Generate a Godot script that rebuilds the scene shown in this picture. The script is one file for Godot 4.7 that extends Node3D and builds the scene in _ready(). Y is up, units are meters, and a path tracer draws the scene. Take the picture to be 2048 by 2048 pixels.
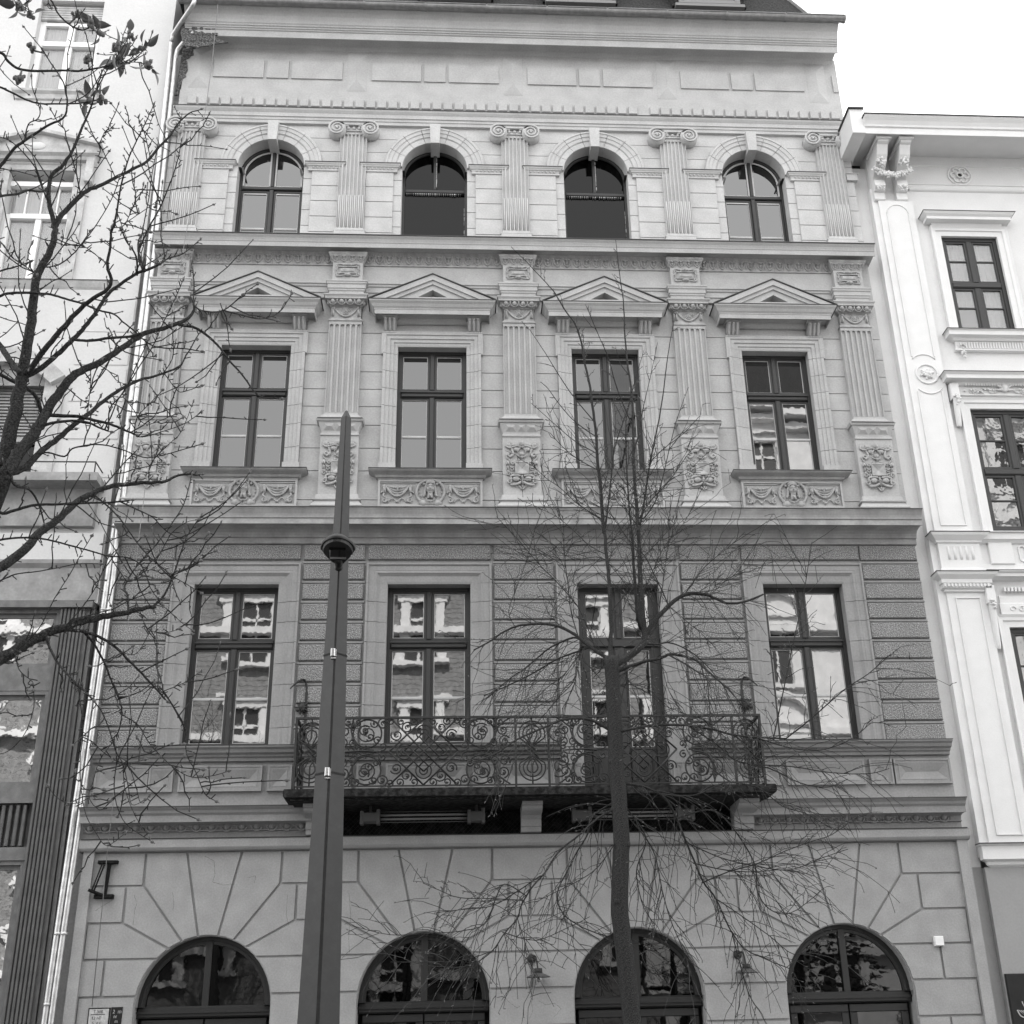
extends Node3D
# A grey overcast-looking street front: stucco apartment house between two neighbours, bare trees and a lamp post.

const EYE := Vector3(-1.047, 1.6, 18.008)
const FOCAL := 2420.0
var lens := Basis(Vector3(0.99797841, -0.02289867, 0.05928525), Vector3(-0.00317897, 0.91368144, 0.40641865), Vector3(-0.06347428, -0.40578551, 0.91176156))
var S: SurfaceTool
var M := {}
var used := {}
var rng := RandomNumberGenerator.new()

# ---------------------------------------------------------------- nodes
func numbered(called: String) -> String:
	var n: int = used.get(called, 0)
	used[called] = n + 1
	return called if n == 0 else "%s_%03d" % [called, n]

func thing(called: String, label: String, category: String, group := "") -> Node3D:
	var o := Node3D.new()
	o.name = numbered(called)
	add_child(o)
	o.set_meta("label", label)
	o.set_meta("category", category)
	if group != "":
		o.set_meta("group", group)
	return o

func part(called: String, parent: Node) -> Node3D:
	var o := Node3D.new()
	o.name = called
	parent.add_child(o, true)
	return o

func mb(smooth := false) -> void:
	S = SurfaceTool.new()
	S.begin(Mesh.PRIMITIVE_TRIANGLES)
	S.set_smooth_group(0 if smooth else -1)

func smooth(on: bool) -> void:
	S.set_smooth_group(0 if on else -1)

func done() -> ArrayMesh:
	S.generate_normals()
	return S.commit()

func inst(called: String, mesh: Mesh, m: Material, parent: Node, at := Vector3.ZERO) -> MeshInstance3D:
	var o := MeshInstance3D.new()
	o.name = called
	o.mesh = mesh
	o.material_override = m
	o.position = at
	parent.add_child(o, true)
	return o

func put(called: String, m: Material, parent: Node, at := Vector3.ZERO) -> MeshInstance3D:
	return inst(called, done(), m, parent, at)

func copy(o: Node3D, parent: Node, dx: float) -> Node3D:
	var c: Node3D = o.duplicate()
	parent.add_child(c, true)
	c.position.x += dx
	return c

# ---------------------------------------------------------------- shapes
func tri(a: Vector3, b: Vector3, c: Vector3) -> void:
	S.add_vertex(a); S.add_vertex(c); S.add_vertex(b)

func quad(a: Vector3, b: Vector3, c: Vector3, d: Vector3) -> void:
	tri(a, b, c); tri(a, c, d)

func box(x0: float, x1: float, y0: float, y1: float, z0: float, z1: float) -> void:
	var a := Vector3(x0, y0, z1); var b := Vector3(x1, y0, z1); var c := Vector3(x1, y1, z1); var d := Vector3(x0, y1, z1)
	var e := Vector3(x0, y0, z0); var f := Vector3(x1, y0, z0); var g := Vector3(x1, y1, z0); var h := Vector3(x0, y1, z0)
	quad(a, b, c, d); quad(f, e, h, g); quad(e, a, d, h); quad(b, f, g, c); quad(d, c, g, h); quad(e, f, b, a)

func cbox(x0: float, x1: float, y0: float, y1: float, z0: float, z1: float, k: float) -> void:
	# box whose front edges are chamfered
	var a := Vector3(x0 + k, y0 + k, z1); var b := Vector3(x1 - k, y0 + k, z1); var c := Vector3(x1 - k, y1 - k, z1); var d := Vector3(x0 + k, y1 - k, z1)
	var p := Vector3(x0, y0, z1 - k); var q := Vector3(x1, y0, z1 - k); var r := Vector3(x1, y1, z1 - k); var s := Vector3(x0, y1, z1 - k)
	var e := Vector3(x0, y0, z0); var f := Vector3(x1, y0, z0); var g := Vector3(x1, y1, z0); var h := Vector3(x0, y1, z0)
	quad(a, b, c, d); quad(p, q, b, a); quad(q, r, c, b); quad(r, s, d, c); quad(s, p, a, d)
	quad(f, e, h, g); quad(e, p, s, h); quad(q, f, g, r); quad(s, r, g, h); quad(e, f, q, p)

func hip(x0: float, x1: float, y0: float, y1: float, z0: float, z1: float, kx: float, ky: float) -> void:
	# rectangle at z0 rising (or sinking) to an inner rectangle at z1
	var p := Vector3(x0, y0, z0); var q := Vector3(x1, y0, z0); var r := Vector3(x1, y1, z0); var s := Vector3(x0, y1, z0)
	var a := Vector3(x0 + kx, y0 + ky, z1); var b := Vector3(x1 - kx, y0 + ky, z1); var c := Vector3(x1 - kx, y1 - ky, z1); var d := Vector3(x0 + kx, y1 - ky, z1)
	quad(p, q, b, a); quad(q, r, c, b); quad(r, s, d, c); quad(s, p, a, d)
	if x1 - x0 - 2 * kx > 0.002 and y1 - y0 - 2 * ky > 0.002:
		quad(a, b, c, d)

func prism(poly: PackedVector2Array, z0: float, z1: float) -> void:
	var p := poly
	if Geometry2D.is_polygon_clockwise(p):
		p.reverse()
	var t := Geometry2D.triangulate_polygon(p)
	for i in range(0, t.size(), 3):
		var a := p[t[i]]; var b := p[t[i + 1]]; var c := p[t[i + 2]]
		if (b - a).cross(c - a) < 0.0:
			var w := b; b = c; c = w
		tri(Vector3(a.x, a.y, z1), Vector3(b.x, b.y, z1), Vector3(c.x, c.y, z1))
		tri(Vector3(a.x, a.y, z0), Vector3(c.x, c.y, z0), Vector3(b.x, b.y, z0))
	for i in p.size():
		var a := p[i]; var b := p[(i + 1) % p.size()]
		quad(Vector3(a.x, a.y, z0), Vector3(b.x, b.y, z0), Vector3(b.x, b.y, z1), Vector3(a.x, a.y, z1))

func prof(P: Array, x0: float, x1: float, turned := false, back := 0.0) -> void:
	# moulding: profile of (z, y) points from bottom to top run along x; "turned" returns it round both ends
	for i in P.size() - 1:
		var a: Vector2 = P[i]; var b: Vector2 = P[i + 1]
		var ea: float = a.x if turned else 0.0
		var eb: float = b.x if turned else 0.0
		quad(Vector3(x0 - ea, a.y, a.x), Vector3(x1 + ea, a.y, a.x), Vector3(x1 + eb, b.y, b.x), Vector3(x0 - eb, b.y, b.x))
		if turned:
			quad(Vector3(x1 + ea, a.y, a.x), Vector3(x1 + ea, a.y, back), Vector3(x1 + eb, b.y, back), Vector3(x1 + eb, b.y, b.x))
			quad(Vector3(x0 - ea, a.y, back), Vector3(x0 - ea, a.y, a.x), Vector3(x0 - eb, b.y, b.x), Vector3(x0 - eb, b.y, back))
	var f: Vector2 = P[0]; var l: Vector2 = P[P.size() - 1]
	var ef: float = f.x if turned else 0.0
	var el: float = l.x if turned else 0.0
	quad(Vector3(x0 - ef, f.y, back), Vector3(x1 + ef, f.y, back), Vector3(x1 + ef, f.y, f.x), Vector3(x0 - ef, f.y, f.x))
	quad(Vector3(x0 - el, l.y, l.x), Vector3(x1 + el, l.y, l.x), Vector3(x1 + el, l.y, back), Vector3(x0 - el, l.y, back))
	if not turned:
		var p := PackedVector2Array()
		for v in P:
			p.append(v)
		p.append(Vector2(back, l.y)); p.append(Vector2(back, f.y))
		var t := Geometry2D.triangulate_polygon(p)
		for i in range(0, t.size(), 3):
			for x in [x0, x1]:
				tri(Vector3(x, p[t[i]].y, p[t[i]].x), Vector3(x, p[t[i + 1]].y, p[t[i + 1]].x), Vector3(x, p[t[i + 2]].y, p[t[i + 2]].x))

func jamb(P: Array, edge: float, side: float, y0: float, y1: float) -> void:
	# upright moulding beside an opening: (distance from the edge, z)
	for i in P.size() - 1:
		var a: Vector2 = P[i]; var b: Vector2 = P[i + 1]
		var xa := edge + side * (a.x if a.x > 0.0 else -0.004); var xb := edge + side * (b.x if b.x > 0.0 else -0.004)
		quad(Vector3(xa, y0, a.y), Vector3(xb, y0, b.y), Vector3(xb, y1, b.y), Vector3(xa, y1, a.y))
		quad(Vector3(xa, y1, a.y), Vector3(xb, y1, b.y), Vector3(xb, y1, -0.05), Vector3(xa, y1, -0.05))
		quad(Vector3(xa, y0, -0.05), Vector3(xb, y0, -0.05), Vector3(xb, y0, b.y), Vector3(xa, y0, a.y))
	for k in [0, P.size() - 1]:
		var e: Vector2 = P[k]
		var x := edge + side * (e.x if e.x > 0.0 else -0.004)
		quad(Vector3(x, y0, -0.05), Vector3(x, y0, e.y), Vector3(x, y1, e.y), Vector3(x, y1, -0.05))

func head(R: Array, c: float, half: float, top: float) -> void:
	var P := []
	for v in R:
		P.append(v if v.x > 0.0 else Vector2(-0.004, v.y))
	# the same moulding over the top of an opening, mitred
	for i in P.size() - 1:
		var a: Vector2 = P[i]; var b: Vector2 = P[i + 1]
		quad(Vector3(c - half - a.x, top + a.x, a.y), Vector3(c + half + a.x, top + a.x, a.y), Vector3(c + half + b.x, top + b.x, b.y), Vector3(c - half - b.x, top + b.x, b.y))
	var e: Vector2 = P[P.size() - 1]
	var w := half + e.x
	quad(Vector3(c - w, top + e.x, e.y), Vector3(c + w, top + e.x, e.y), Vector3(c + w, top + e.x, -0.05), Vector3(c - w, top + e.x, -0.05))
	for s in [-1.0, 1.0]:
		for i in P.size() - 1:
			var a: Vector2 = P[i]; var b: Vector2 = P[i + 1]
			quad(Vector3(c + s * (half + a.x), top, a.y), Vector3(c + s * (half + b.x), top, b.y), Vector3(c + s * (half + b.x), top + b.x, b.y), Vector3(c + s * (half + a.x), top + a.x, a.y))
		quad(Vector3(c + s * w, top, e.y), Vector3(c + s * w, top, -0.05), Vector3(c + s * w, top + e.x, -0.05), Vector3(c + s * w, top + e.x, e.y))

func ringprof(P: Array, c: Vector2, a0: float, a1: float, n: int, back := -0.05) -> void:
	# moulding of (radius, z) points bent round an arch
	for k in n:
		var t0 := lerpf(a0, a1, float(k) / n); var t1 := lerpf(a0, a1, float(k + 1) / n)
		for i in P.size() - 1:
			var a: Vector2 = P[i]; var b: Vector2 = P[i + 1]
			quad(Vector3(c.x + cos(t0) * a.x, c.y + sin(t0) * a.x, a.y), Vector3(c.x + cos(t0) * b.x, c.y + sin(t0) * b.x, b.y), Vector3(c.x + cos(t1) * b.x, c.y + sin(t1) * b.x, b.y), Vector3(c.x + cos(t1) * a.x, c.y + sin(t1) * a.x, a.y))
	for t in [a0, a1]:
		for i in P.size() - 1:
			var a: Vector2 = P[i]; var b: Vector2 = P[i + 1]
			quad(Vector3(c.x + cos(t) * a.x, c.y + sin(t) * a.x, a.y), Vector3(c.x + cos(t) * b.x, c.y + sin(t) * b.x, b.y), Vector3(c.x + cos(t) * b.x, c.y + sin(t) * b.x, back), Vector3(c.x + cos(t) * a.x, c.y + sin(t) * a.x, back))

func tube(pts: Array, r0: float, r1: float, sides := 6, closed := false, flat := 1.0) -> void:
	var n := pts.size()
	if n < 2:
		return
	var rows := []
	var u := Vector3.ZERO
	for i in n:
		var a: Vector3 = pts[maxi(i - 1, 0)]; var b: Vector3 = pts[mini(i + 1, n - 1)]
		var t := (b - a).normalized()
		if u == Vector3.ZERO:
			u = t.cross(Vector3.UP if absf(t.y) < 0.9 else Vector3.RIGHT).normalized()
		else:
			u = (u - t * u.dot(t)).normalized()
		var v := t.cross(u)
		var r := lerpf(r0, r1, float(i) / (n - 1))
		var row := []
		for k in sides:
			var g := TAU * k / sides
			var off := (u * cos(g) + v * sin(g)) * r
			off.z *= flat
			row.append(pts[i] + off)
		rows.append(row)
	for i in n - 1:
		for k in sides:
			var k2 := (k + 1) % sides
			quad(rows[i][k2], rows[i][k], rows[i + 1][k], rows[i + 1][k2])
	if not closed:
		for k in range(1, sides - 1):
			tri(rows[0][0], rows[0][k], rows[0][k + 1])
			tri(rows[n - 1][0], rows[n - 1][k + 1], rows[n - 1][k])

func ball(c: Vector3, r: Vector3, n := 8) -> void:
	var m := maxi(n / 2, 3)
	for i in m:
		var a0 := PI * i / m - PI / 2; var a1 := PI * (i + 1) / m - PI / 2
		for k in n:
			var b0 := TAU * k / n; var b1 := TAU * (k + 1) / n
			var p := func(a: float, b: float) -> Vector3: return c + Vector3(cos(a) * sin(b) * r.x, sin(a) * r.y, cos(a) * cos(b) * r.z)
			if i == 0:
				tri(p.call(a0, b0), p.call(a1, b1), p.call(a1, b0))
			elif i == m - 1:
				tri(p.call(a0, b0), p.call(a0, b1), p.call(a1, b0))
			else:
				quad(p.call(a0, b0), p.call(a0, b1), p.call(a1, b1), p.call(a1, b0))

func lathe(P: Array, c: Vector3, n := 16) -> void:
	# (radius, y) points turned round the upright through c
	for i in P.size() - 1:
		var a: Vector2 = P[i]; var b: Vector2 = P[i + 1]
		for k in n:
			var g := TAU * k / n; var h := TAU * (k + 1) / n
			quad(c + Vector3(sin(g) * a.x, a.y, cos(g) * a.x), c + Vector3(sin(h) * a.x, a.y, cos(h) * a.x), c + Vector3(sin(h) * b.x, b.y, cos(h) * b.x), c + Vector3(sin(g) * b.x, b.y, cos(g) * b.x))

func spiral(c: Vector3, r0: float, r1: float, a0: float, a1: float, n: int) -> Array:
	var out := []
	for i in n + 1:
		var t := float(i) / n
		var a := lerpf(a0, a1, t); var r := lerpf(r0, r1, t)
		out.append(c + Vector3(cos(a) * r, sin(a) * r, 0))
	return out

func curve(P: Array, n: int) -> Array:
	# smooth line through the points
	var out := []
	for i in P.size() - 1:
		var a: Vector3 = P[maxi(i - 1, 0)]; var b: Vector3 = P[i]; var c: Vector3 = P[i + 1]; var d: Vector3 = P[mini(i + 2, P.size() - 1)]
		for k in n:
			out.append(b.cubic_interpolate(c, a, d, float(k) / n))
	out.append(P[P.size() - 1])
	return out

func arc(c: Vector2, r: float, a0: float, a1: float, n: int) -> PackedVector2Array:
	var out := PackedVector2Array()
	for i in n + 1:
		var a := lerpf(a0, a1, float(i) / n)
		out.append(c + Vector2(cos(a), sin(a)) * r)
	return out

# a pixel of the 2048 px photograph on the plane z
func at(u: float, v: float, z: float) -> Vector3:
	var d := lens * Vector3((u - 1024.0 - 46.15) / FOCAL, -(v - 1024.0) / FOCAL, -1.0)
	return EYE + d * ((z - EYE.z) / d.z)

# ---------------------------------------------------------------- materials
func noise_image(px: int, freq: float, seeded: int, lo: float, hi: float, octaves := 4, sharp := 1.0) -> Image:
	var f := FastNoiseLite.new()
	f.seed = seeded
	f.frequency = freq
	f.fractal_octaves = octaves
	var src := f.get_seamless_image(px, px)
	src.convert(Image.FORMAT_L8)
	var data := src.get_data()
	var lut := PackedByteArray()
	for i in 256:
		var v := clampf(0.5 + (i / 255.0 - 0.5) * sharp, 0.0, 1.0)
		lut.append(int(255.0 * lerpf(lo, hi, v)))
	for i in data.size():
		data[i] = lut[data[i]]
	return Image.create_from_data(px, px, false, Image.FORMAT_L8, data)

func blend(a: Image, b: Image) -> ImageTexture:
	var x := a.get_data(); var y := b.get_data()
	for i in x.size():
		x[i] = int(x[i] * y[i] / 255)
	var im := Image.create_from_data(a.get_width(), a.get_height(), false, Image.FORMAT_L8, x)
	im.convert(Image.FORMAT_RGB8)
	return ImageTexture.create_from_image(im)

func bump(im: Image, depth: float) -> ImageTexture:
	im.convert(Image.FORMAT_RGBA8)
	im.bump_map_to_normal_map(depth)
	return ImageTexture.create_from_image(im)

func grey(v: float) -> Color:
	return Color(v, v, v).linear_to_srgb()

func mat(v: float, rough := 0.9, tex: Texture2D = null, size := 0.5, normal: Texture2D = null, strength := 0.5) -> StandardMaterial3D:
	var m := StandardMaterial3D.new()
	m.albedo_color = grey(v)
	m.roughness = rough
	if rough > 0.6:
		m.metallic_specular = 0.25
	if tex or normal:
		m.uv1_triplanar = true
		m.uv1_world_triplanar = true
		m.uv1_scale = Vector3.ONE * size
	if tex:
		m.albedo_texture = tex
	if normal:
		m.normal_enabled = true
		m.normal_texture = normal
		m.normal_scale = strength
	return m

func mirror(v: float, normal: Texture2D, strength: float, rough := 0.015) -> StandardMaterial3D:
	# window glass: a dim mirror in front of a dark room
	var m := StandardMaterial3D.new()
	m.albedo_color = grey(v)
	m.metallic = 1.0
	m.roughness = rough
	m.normal_enabled = true
	m.normal_texture = normal
	m.normal_scale = strength
	m.uv1_triplanar = true
	m.uv1_world_triplanar = true
	m.uv1_scale = Vector3.ONE * 0.8
	return m

func materials() -> void:
	var blot := noise_image(512, 0.008, 3, 0.93, 1.0, 5, 1.3)
	var fine := noise_image(512, 0.12, 4, 0.93, 1.0, 3, 1.3)
	var speck := noise_image(512, 0.22, 5, 0.6, 1.0, 2, 2.0)
	var plaster := blend(blot, fine)
	var clean := blend(noise_image(512, 0.01, 31, 0.975, 1.0, 4, 1.2), noise_image(512, 0.15, 32, 0.965, 1.0, 3, 1.2))
	var patchy := blend(noise_image(512, 0.014, 13, 0.84, 1.0, 6, 1.7), fine)
	var gritty := blend(blot, speck)
	var soot := blend(noise_image(512, 0.02, 8, 0.5, 1.0, 5, 1.7), noise_image(512, 0.1, 9, 0.7, 1.0, 3, 1.5))
	var flat_bump := bump(noise_image(512, 0.05, 6, 0.0, 1.0, 4), 1.2)
	var grit_bump := bump(noise_image(512, 0.13, 7, 0.0, 1.0, 2, 1.6), 5.0)
	var wave := bump(noise_image(256, 0.016, 11, 0.0, 1.0, 3), 2.0)
	var bark := blend(noise_image(256, 0.05, 21, 0.5, 1.0, 4, 1.6), noise_image(256, 0.2, 22, 0.7, 1.0, 2, 1.4))
	var bark_bump := bump(noise_image(256, 0.09, 23, 0.0, 1.0, 3, 1.4), 4.0)
	M.attic = mat(0.46, 0.92, plaster, 0.35, flat_bump, 0.3)
	M.upper = mat(0.52, 0.92, plaster, 0.41, flat_bump, 0.3)
	M.stucco = mat(0.43, 0.92, plaster, 0.38, flat_bump, 0.35)
	M.relief = mat(0.42, 0.9, patchy, 0.9, flat_bump, 0.4)
	M.trim = mat(0.38, 0.92, patchy, 0.3, flat_bump, 0.35)
	M.lower = mat(0.3, 0.92, plaster, 0.37, flat_bump, 0.35)
	M.rough = mat(0.36, 0.96, gritty, 0.42, grit_bump, 0.35)
	M.street = mat(0.35, 0.92, plaster, 0.5, flat_bump, 0.3)
	M.joint = mat(0.2, 0.95, plaster, 0.5)
	M.shade_painted_recess = mat(0.05, 0.9, soot, 0.6)  # near-black colour puts in the shade of a void below the balcony
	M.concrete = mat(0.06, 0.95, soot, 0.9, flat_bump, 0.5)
	M.frame = mat(0.016, 0.5)
	M.door = mat(0.008, 0.5)
	M.sash = mat(0.42, 0.6)
	M.flash = mat(0.03, 0.6)
	M.iron = mat(0.009, 0.6)
	M.rust = mat(0.03, 0.8, soot, 2.0)
	M.zinc = mat(0.62, 0.33, patchy, 0.9)
	M.zinc.metallic = 0.7
	M.gutter = mat(0.24, 0.4, patchy, 0.9)
	M.gutter.metallic = 0.4
	M.slate = mat(0.07, 0.85, soot, 1.5, grit_bump, 0.6)
	M.brick_dark = mat(0.3, 0.95, soot, 2.2, grit_bump, 0.8)
	M.white_wall = mat(0.63, 0.9, clean, 0.35, flat_bump, 0.15)
	M.white_trim = mat(0.68, 0.88, clean, 0.5, flat_bump, 0.15)
	M.white_base = mat(0.3, 0.9, clean, 0.3, flat_bump, 0.2)
	M.pale_wall = mat(0.57, 0.92, clean, 0.27, flat_bump, 0.3)
	M.pale_low = mat(0.36, 0.92, patchy, 0.25, flat_bump, 0.4)
	M.pale_trim = mat(0.55, 0.9, patchy, 0.4, flat_bump, 0.3)
	M.shop = mat(0.1, 0.6, patchy, 0.5, flat_bump, 0.2)
	M.shop_frame = mat(0.15, 0.6, patchy, 0.6)
	M.white_frame = mat(0.75, 0.45)
	M.shutter = mat(0.3, 0.6)
	M.dark_frame = mat(0.018, 0.5)
	M.curtain = mat(0.5, 0.95, gritty, 3.0)
	M.glass_high = mirror(0.13, wave, 0.01)
	M.glass_mid = mirror(0.11, wave, 0.012)
	M.glass_low = mirror(0.24, wave, 0.011)
	M.glass_dark = mirror(0.02, wave, 0.01)
	M.glass_door = mirror(0.045, wave, 0.015)
	M.glass_shop = mirror(0.35, wave, 0.03)
	M.glass_side = mirror(0.22, wave, 0.03)
	M.bark = mat(0.105, 0.95, bark, 5.0, bark_bump, 1.6)
	M.twig = mat(0.045, 0.9)
	M.bud = mat(0.12, 0.7)
	M.leaf = mat(0.07, 0.6)
	M.leaf.backlight = grey(0.1)
	M.lamp_metal = mat(0.017, 0.58, soot, 0.8)
	M.lamp_dark = mat(0.012, 0.4)
	M.steel = mat(0.55, 0.3)
	M.steel.metallic = 1.0
	M.asphalt = mat(0.06, 0.95, gritty, 0.8, grit_bump, 0.5)
	M.paving = mat(0.24, 0.92, patchy, 0.6, flat_bump, 0.4)
	M.brick_far = mat(0.27, 0.92, patchy, 0.6)
	M.far_white = mat(0.72, 0.9, plaster, 0.4)
	M.far_dark = mat(0.03, 0.3)
	M.needles = mat(0.06, 0.8)
	M.plate = mat(0.5, 0.5, patchy, 2.0)
	M.black = mat(0.02, 0.7)
	M.board = mat(0.03, 0.75, plaster, 1.0)
	M.chalk = mat(0.4, 0.95)
	M.white_plastic = mat(0.7, 0.5)
	M.lamp_box = mat(0.05, 0.6)
	M.lamp_tube = mat(0.16, 0.4)
	M.enamel = mat(0.07, 0.4)
	var jar := StandardMaterial3D.new()
	jar.albedo_color = Color(0.9, 0.9, 0.9, 0.12)
	jar.transparency = BaseMaterial3D.TRANSPARENCY_ALPHA
	jar.roughness = 0.03
	M.jar = jar
	var thin_glass := StandardMaterial3D.new()
	thin_glass.albedo_color = Color(0.92, 0.92, 0.92, 0.1)
	thin_glass.transparency = BaseMaterial3D.TRANSPARENCY_ALPHA
	thin_glass.roughness = 0.02
	thin_glass.metallic_specular = 1.0
	M.clear = thin_glass
	M.net = mat(0.11, 0.95, plaster, 2.0)
	M.net_pale = mat(0.2, 0.95, plaster, 2.0)
	M.room_dark_panel = mat(0.05, 0.95)  # flat dark colour in place of the shade inside a room
	M.crack = mat(0.1, 0.95)
	M.roof_sill = mat(0.2, 0.8)

# ---------------------------------------------------------------- windows
func pane(poly: PackedVector2Array, z: float, m: Material, parent: Node, tilt := 0.004) -> void:
	var c := Vector2.ZERO
	for p in poly:
		c += p
	c /= poly.size()
	var q := PackedVector2Array()
	for p in poly:
		q.append(p - c)
	mb()
	prism(q, -0.004, 0.0)
	var o := put("pane", m, parent, Vector3(c.x, c.y, z))
	o.rotation = Vector3(rng.randf_range(-tilt, tilt), rng.randf_range(-tilt, tilt), 0)

func rect(x0: float, x1: float, y0: float, y1: float) -> PackedVector2Array:
	return PackedVector2Array([Vector2(x0, y0), Vector2(x1, y0), Vector2(x1, y1), Vector2(x0, y1)])

func casement(x0: float, x1: float, y0: float, y1: float, z: float, wood: Material, line: Material, glass: Material, parent: Node, bars: Array) -> void:
	# one sash: wooden border, pale inner edge, a pane between the glazing bars
	var t := 0.035
	mb()
	box(x0, x1, y1 - t, y1, z - 0.03, z + 0.012); box(x0, x1, y0, y0 + t, z - 0.03, z + 0.012)
	box(x0, x0 + t, y0 + t, y1 - t, z - 0.03, z + 0.012); box(x1 - t, x1, y0 + t, y1 - t, z - 0.03, z + 0.012)
	put("sash", wood, parent)
	var a := x0 + t; var b := x1 - t; var k := 0.011
	var ys := [y0 + t] + bars + [y1 - t]
	mb()
	for i in ys.size() - 1:
		var lo: float = ys[i] + (0.012 if i > 0 else 0.0)
		var hi: float = ys[i + 1] - (0.012 if i < ys.size() - 2 else 0.0)
		box(a, b, hi - k, hi, z - 0.022, z - 0.004); box(a, b, lo, lo + k, z - 0.022, z - 0.004)
		box(a, a + k, lo + k, hi - k, z - 0.022, z - 0.004); box(b - k, b, lo + k, hi - k, z - 0.022, z - 0.004)
	put("sash_edge", line, parent)
	for y in bars:
		mb(); box(a, b, y - 0.012, y + 0.012, z - 0.026, z + 0.004)
		put("glazing_bar", wood if line == wood else M.sash, parent)
	for i in ys.size() - 1:
		pane(rect(a, b, ys[i] + 0.005, ys[i + 1] - 0.005), z - 0.016, glass, parent)

func room(w: Node, c: float, half: float, y0: float, y1: float, z: float, cloth: Material, gap: float) -> void:
	# drawn curtains behind a clear window; the unlit room is a panel painted dark
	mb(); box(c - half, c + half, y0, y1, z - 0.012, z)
	put("room_dark_panel", M.room_dark_panel, w)
	for s in [-1.0, 1.0]:
		if gap > half:
			continue
		mb(true)
		var n := 26
		var ph := rng.randf_range(0, TAU)
		var low := y0 + (0.0 if rng.randf() < 0.6 else (y1 - y0) * 0.3)
		for k in n:
			var a := lerpf(gap, half - 0.02, float(k) / n); var b := lerpf(gap, half - 0.02, float(k + 1) / n)
			var za := z + 0.02 + 0.009 * sin(a * 44.0 + ph) + 0.005 * sin(a * 97.0); var zb := z + 0.02 + 0.009 * sin(b * 44.0 + ph) + 0.005 * sin(b * 97.0)
			quad(Vector3(c + s * a, low, za), Vector3(c + s * b, low, zb), Vector3(c + s * b, y1, zb), Vector3(c + s * a, y1, za))
		put("curtain", cloth, w)

func window(parent: Node, c: float, half: float, y0: float, y1: float, tr: float, bars: Array, z: float, wood: Material, line: Material, glass_top: Material, glass_low: Material) -> Node3D:
	var w := part("window", parent)
	mb()
	var f := 0.055
	box(c - half, c + half, y1 - f, y1, z - 0.06, z + 0.03); box(c - half, c + half, y0, y0 + f, z - 0.06, z + 0.03)
	box(c - half, c - half + f, y0 + f, y1 - f, z - 0.06, z + 0.03); box(c + half - f, c + half, y0 + f, y1 - f, z - 0.06, z + 0.03)
	cbox(c - 0.045, c + 0.045, y0 + f, tr - 0.07, z - 0.06, z + 0.05, 0.015); cbox(c - 0.045, c + 0.045, tr + 0.07, y1 - f, z - 0.06, z + 0.04, 0.015)
	cbox(c - half + f, c + half - f, tr - 0.07, tr + 0.07, z - 0.06, z + 0.055, 0.02)
	box(c - half + f, c + half - f, tr + 0.01, tr + 0.04, z + 0.055, z + 0.08)
	put("frame", wood, w)
	for s in [[c - half + f, c - 0.045], [c + 0.045, c + half - f]]:
		casement(s[0], s[1], y0 + f, tr - 0.07, z, wood, line, glass_low, w, bars)
		casement(s[0], s[1], tr + 0.07, y1 - f, z, wood, line, glass_top, w, [])
	return w

func wall_round(parent: Node, called: String, m: Material, x0: float, x1: float, y0: float, y1: float, c: float, half: float, o0: float, o1: float, z0: float, z1: float) -> void:
	# a bay of wall left open between o0 and o1
	mb()
	box(x0, c - half, y0, y1, z0, z1); box(c + half, x1, y0, y1, z0, z1)
	if o0 > y0:
		box(c - half, c + half, y0, o0, z0, z1)
	if o1 < y1:
		box(c - half, c + half, o1, y1, z0, z1)
	put(called, m, parent)

func arch_cut(x0: float, x1: float, y0: float, y1: float, c: Vector2, r: float) -> Array:
	# two polygons that fill a rectangle outside an arch springing at c
	var l := PackedVector2Array([Vector2(x0, y0), Vector2(c.x - r, y0)]) + arc(c, r, PI, PI / 2, 12) + PackedVector2Array([Vector2(c.x, y1), Vector2(x0, y1)])
	var k := PackedVector2Array([Vector2(x1, y0), Vector2(x1, y1), Vector2(c.x, y1)]) + arc(c, r, PI / 2, 0.0, 12) + PackedVector2Array([Vector2(c.x + r, y0)])
	return [l, k]

const COLS := [-4.5, -1.5, 1.5, 4.5]
const PIERS := [-6.0, -3.0, 0.0, 3.0, 6.0]
const XL := -6.36
const XR := 6.45

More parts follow.
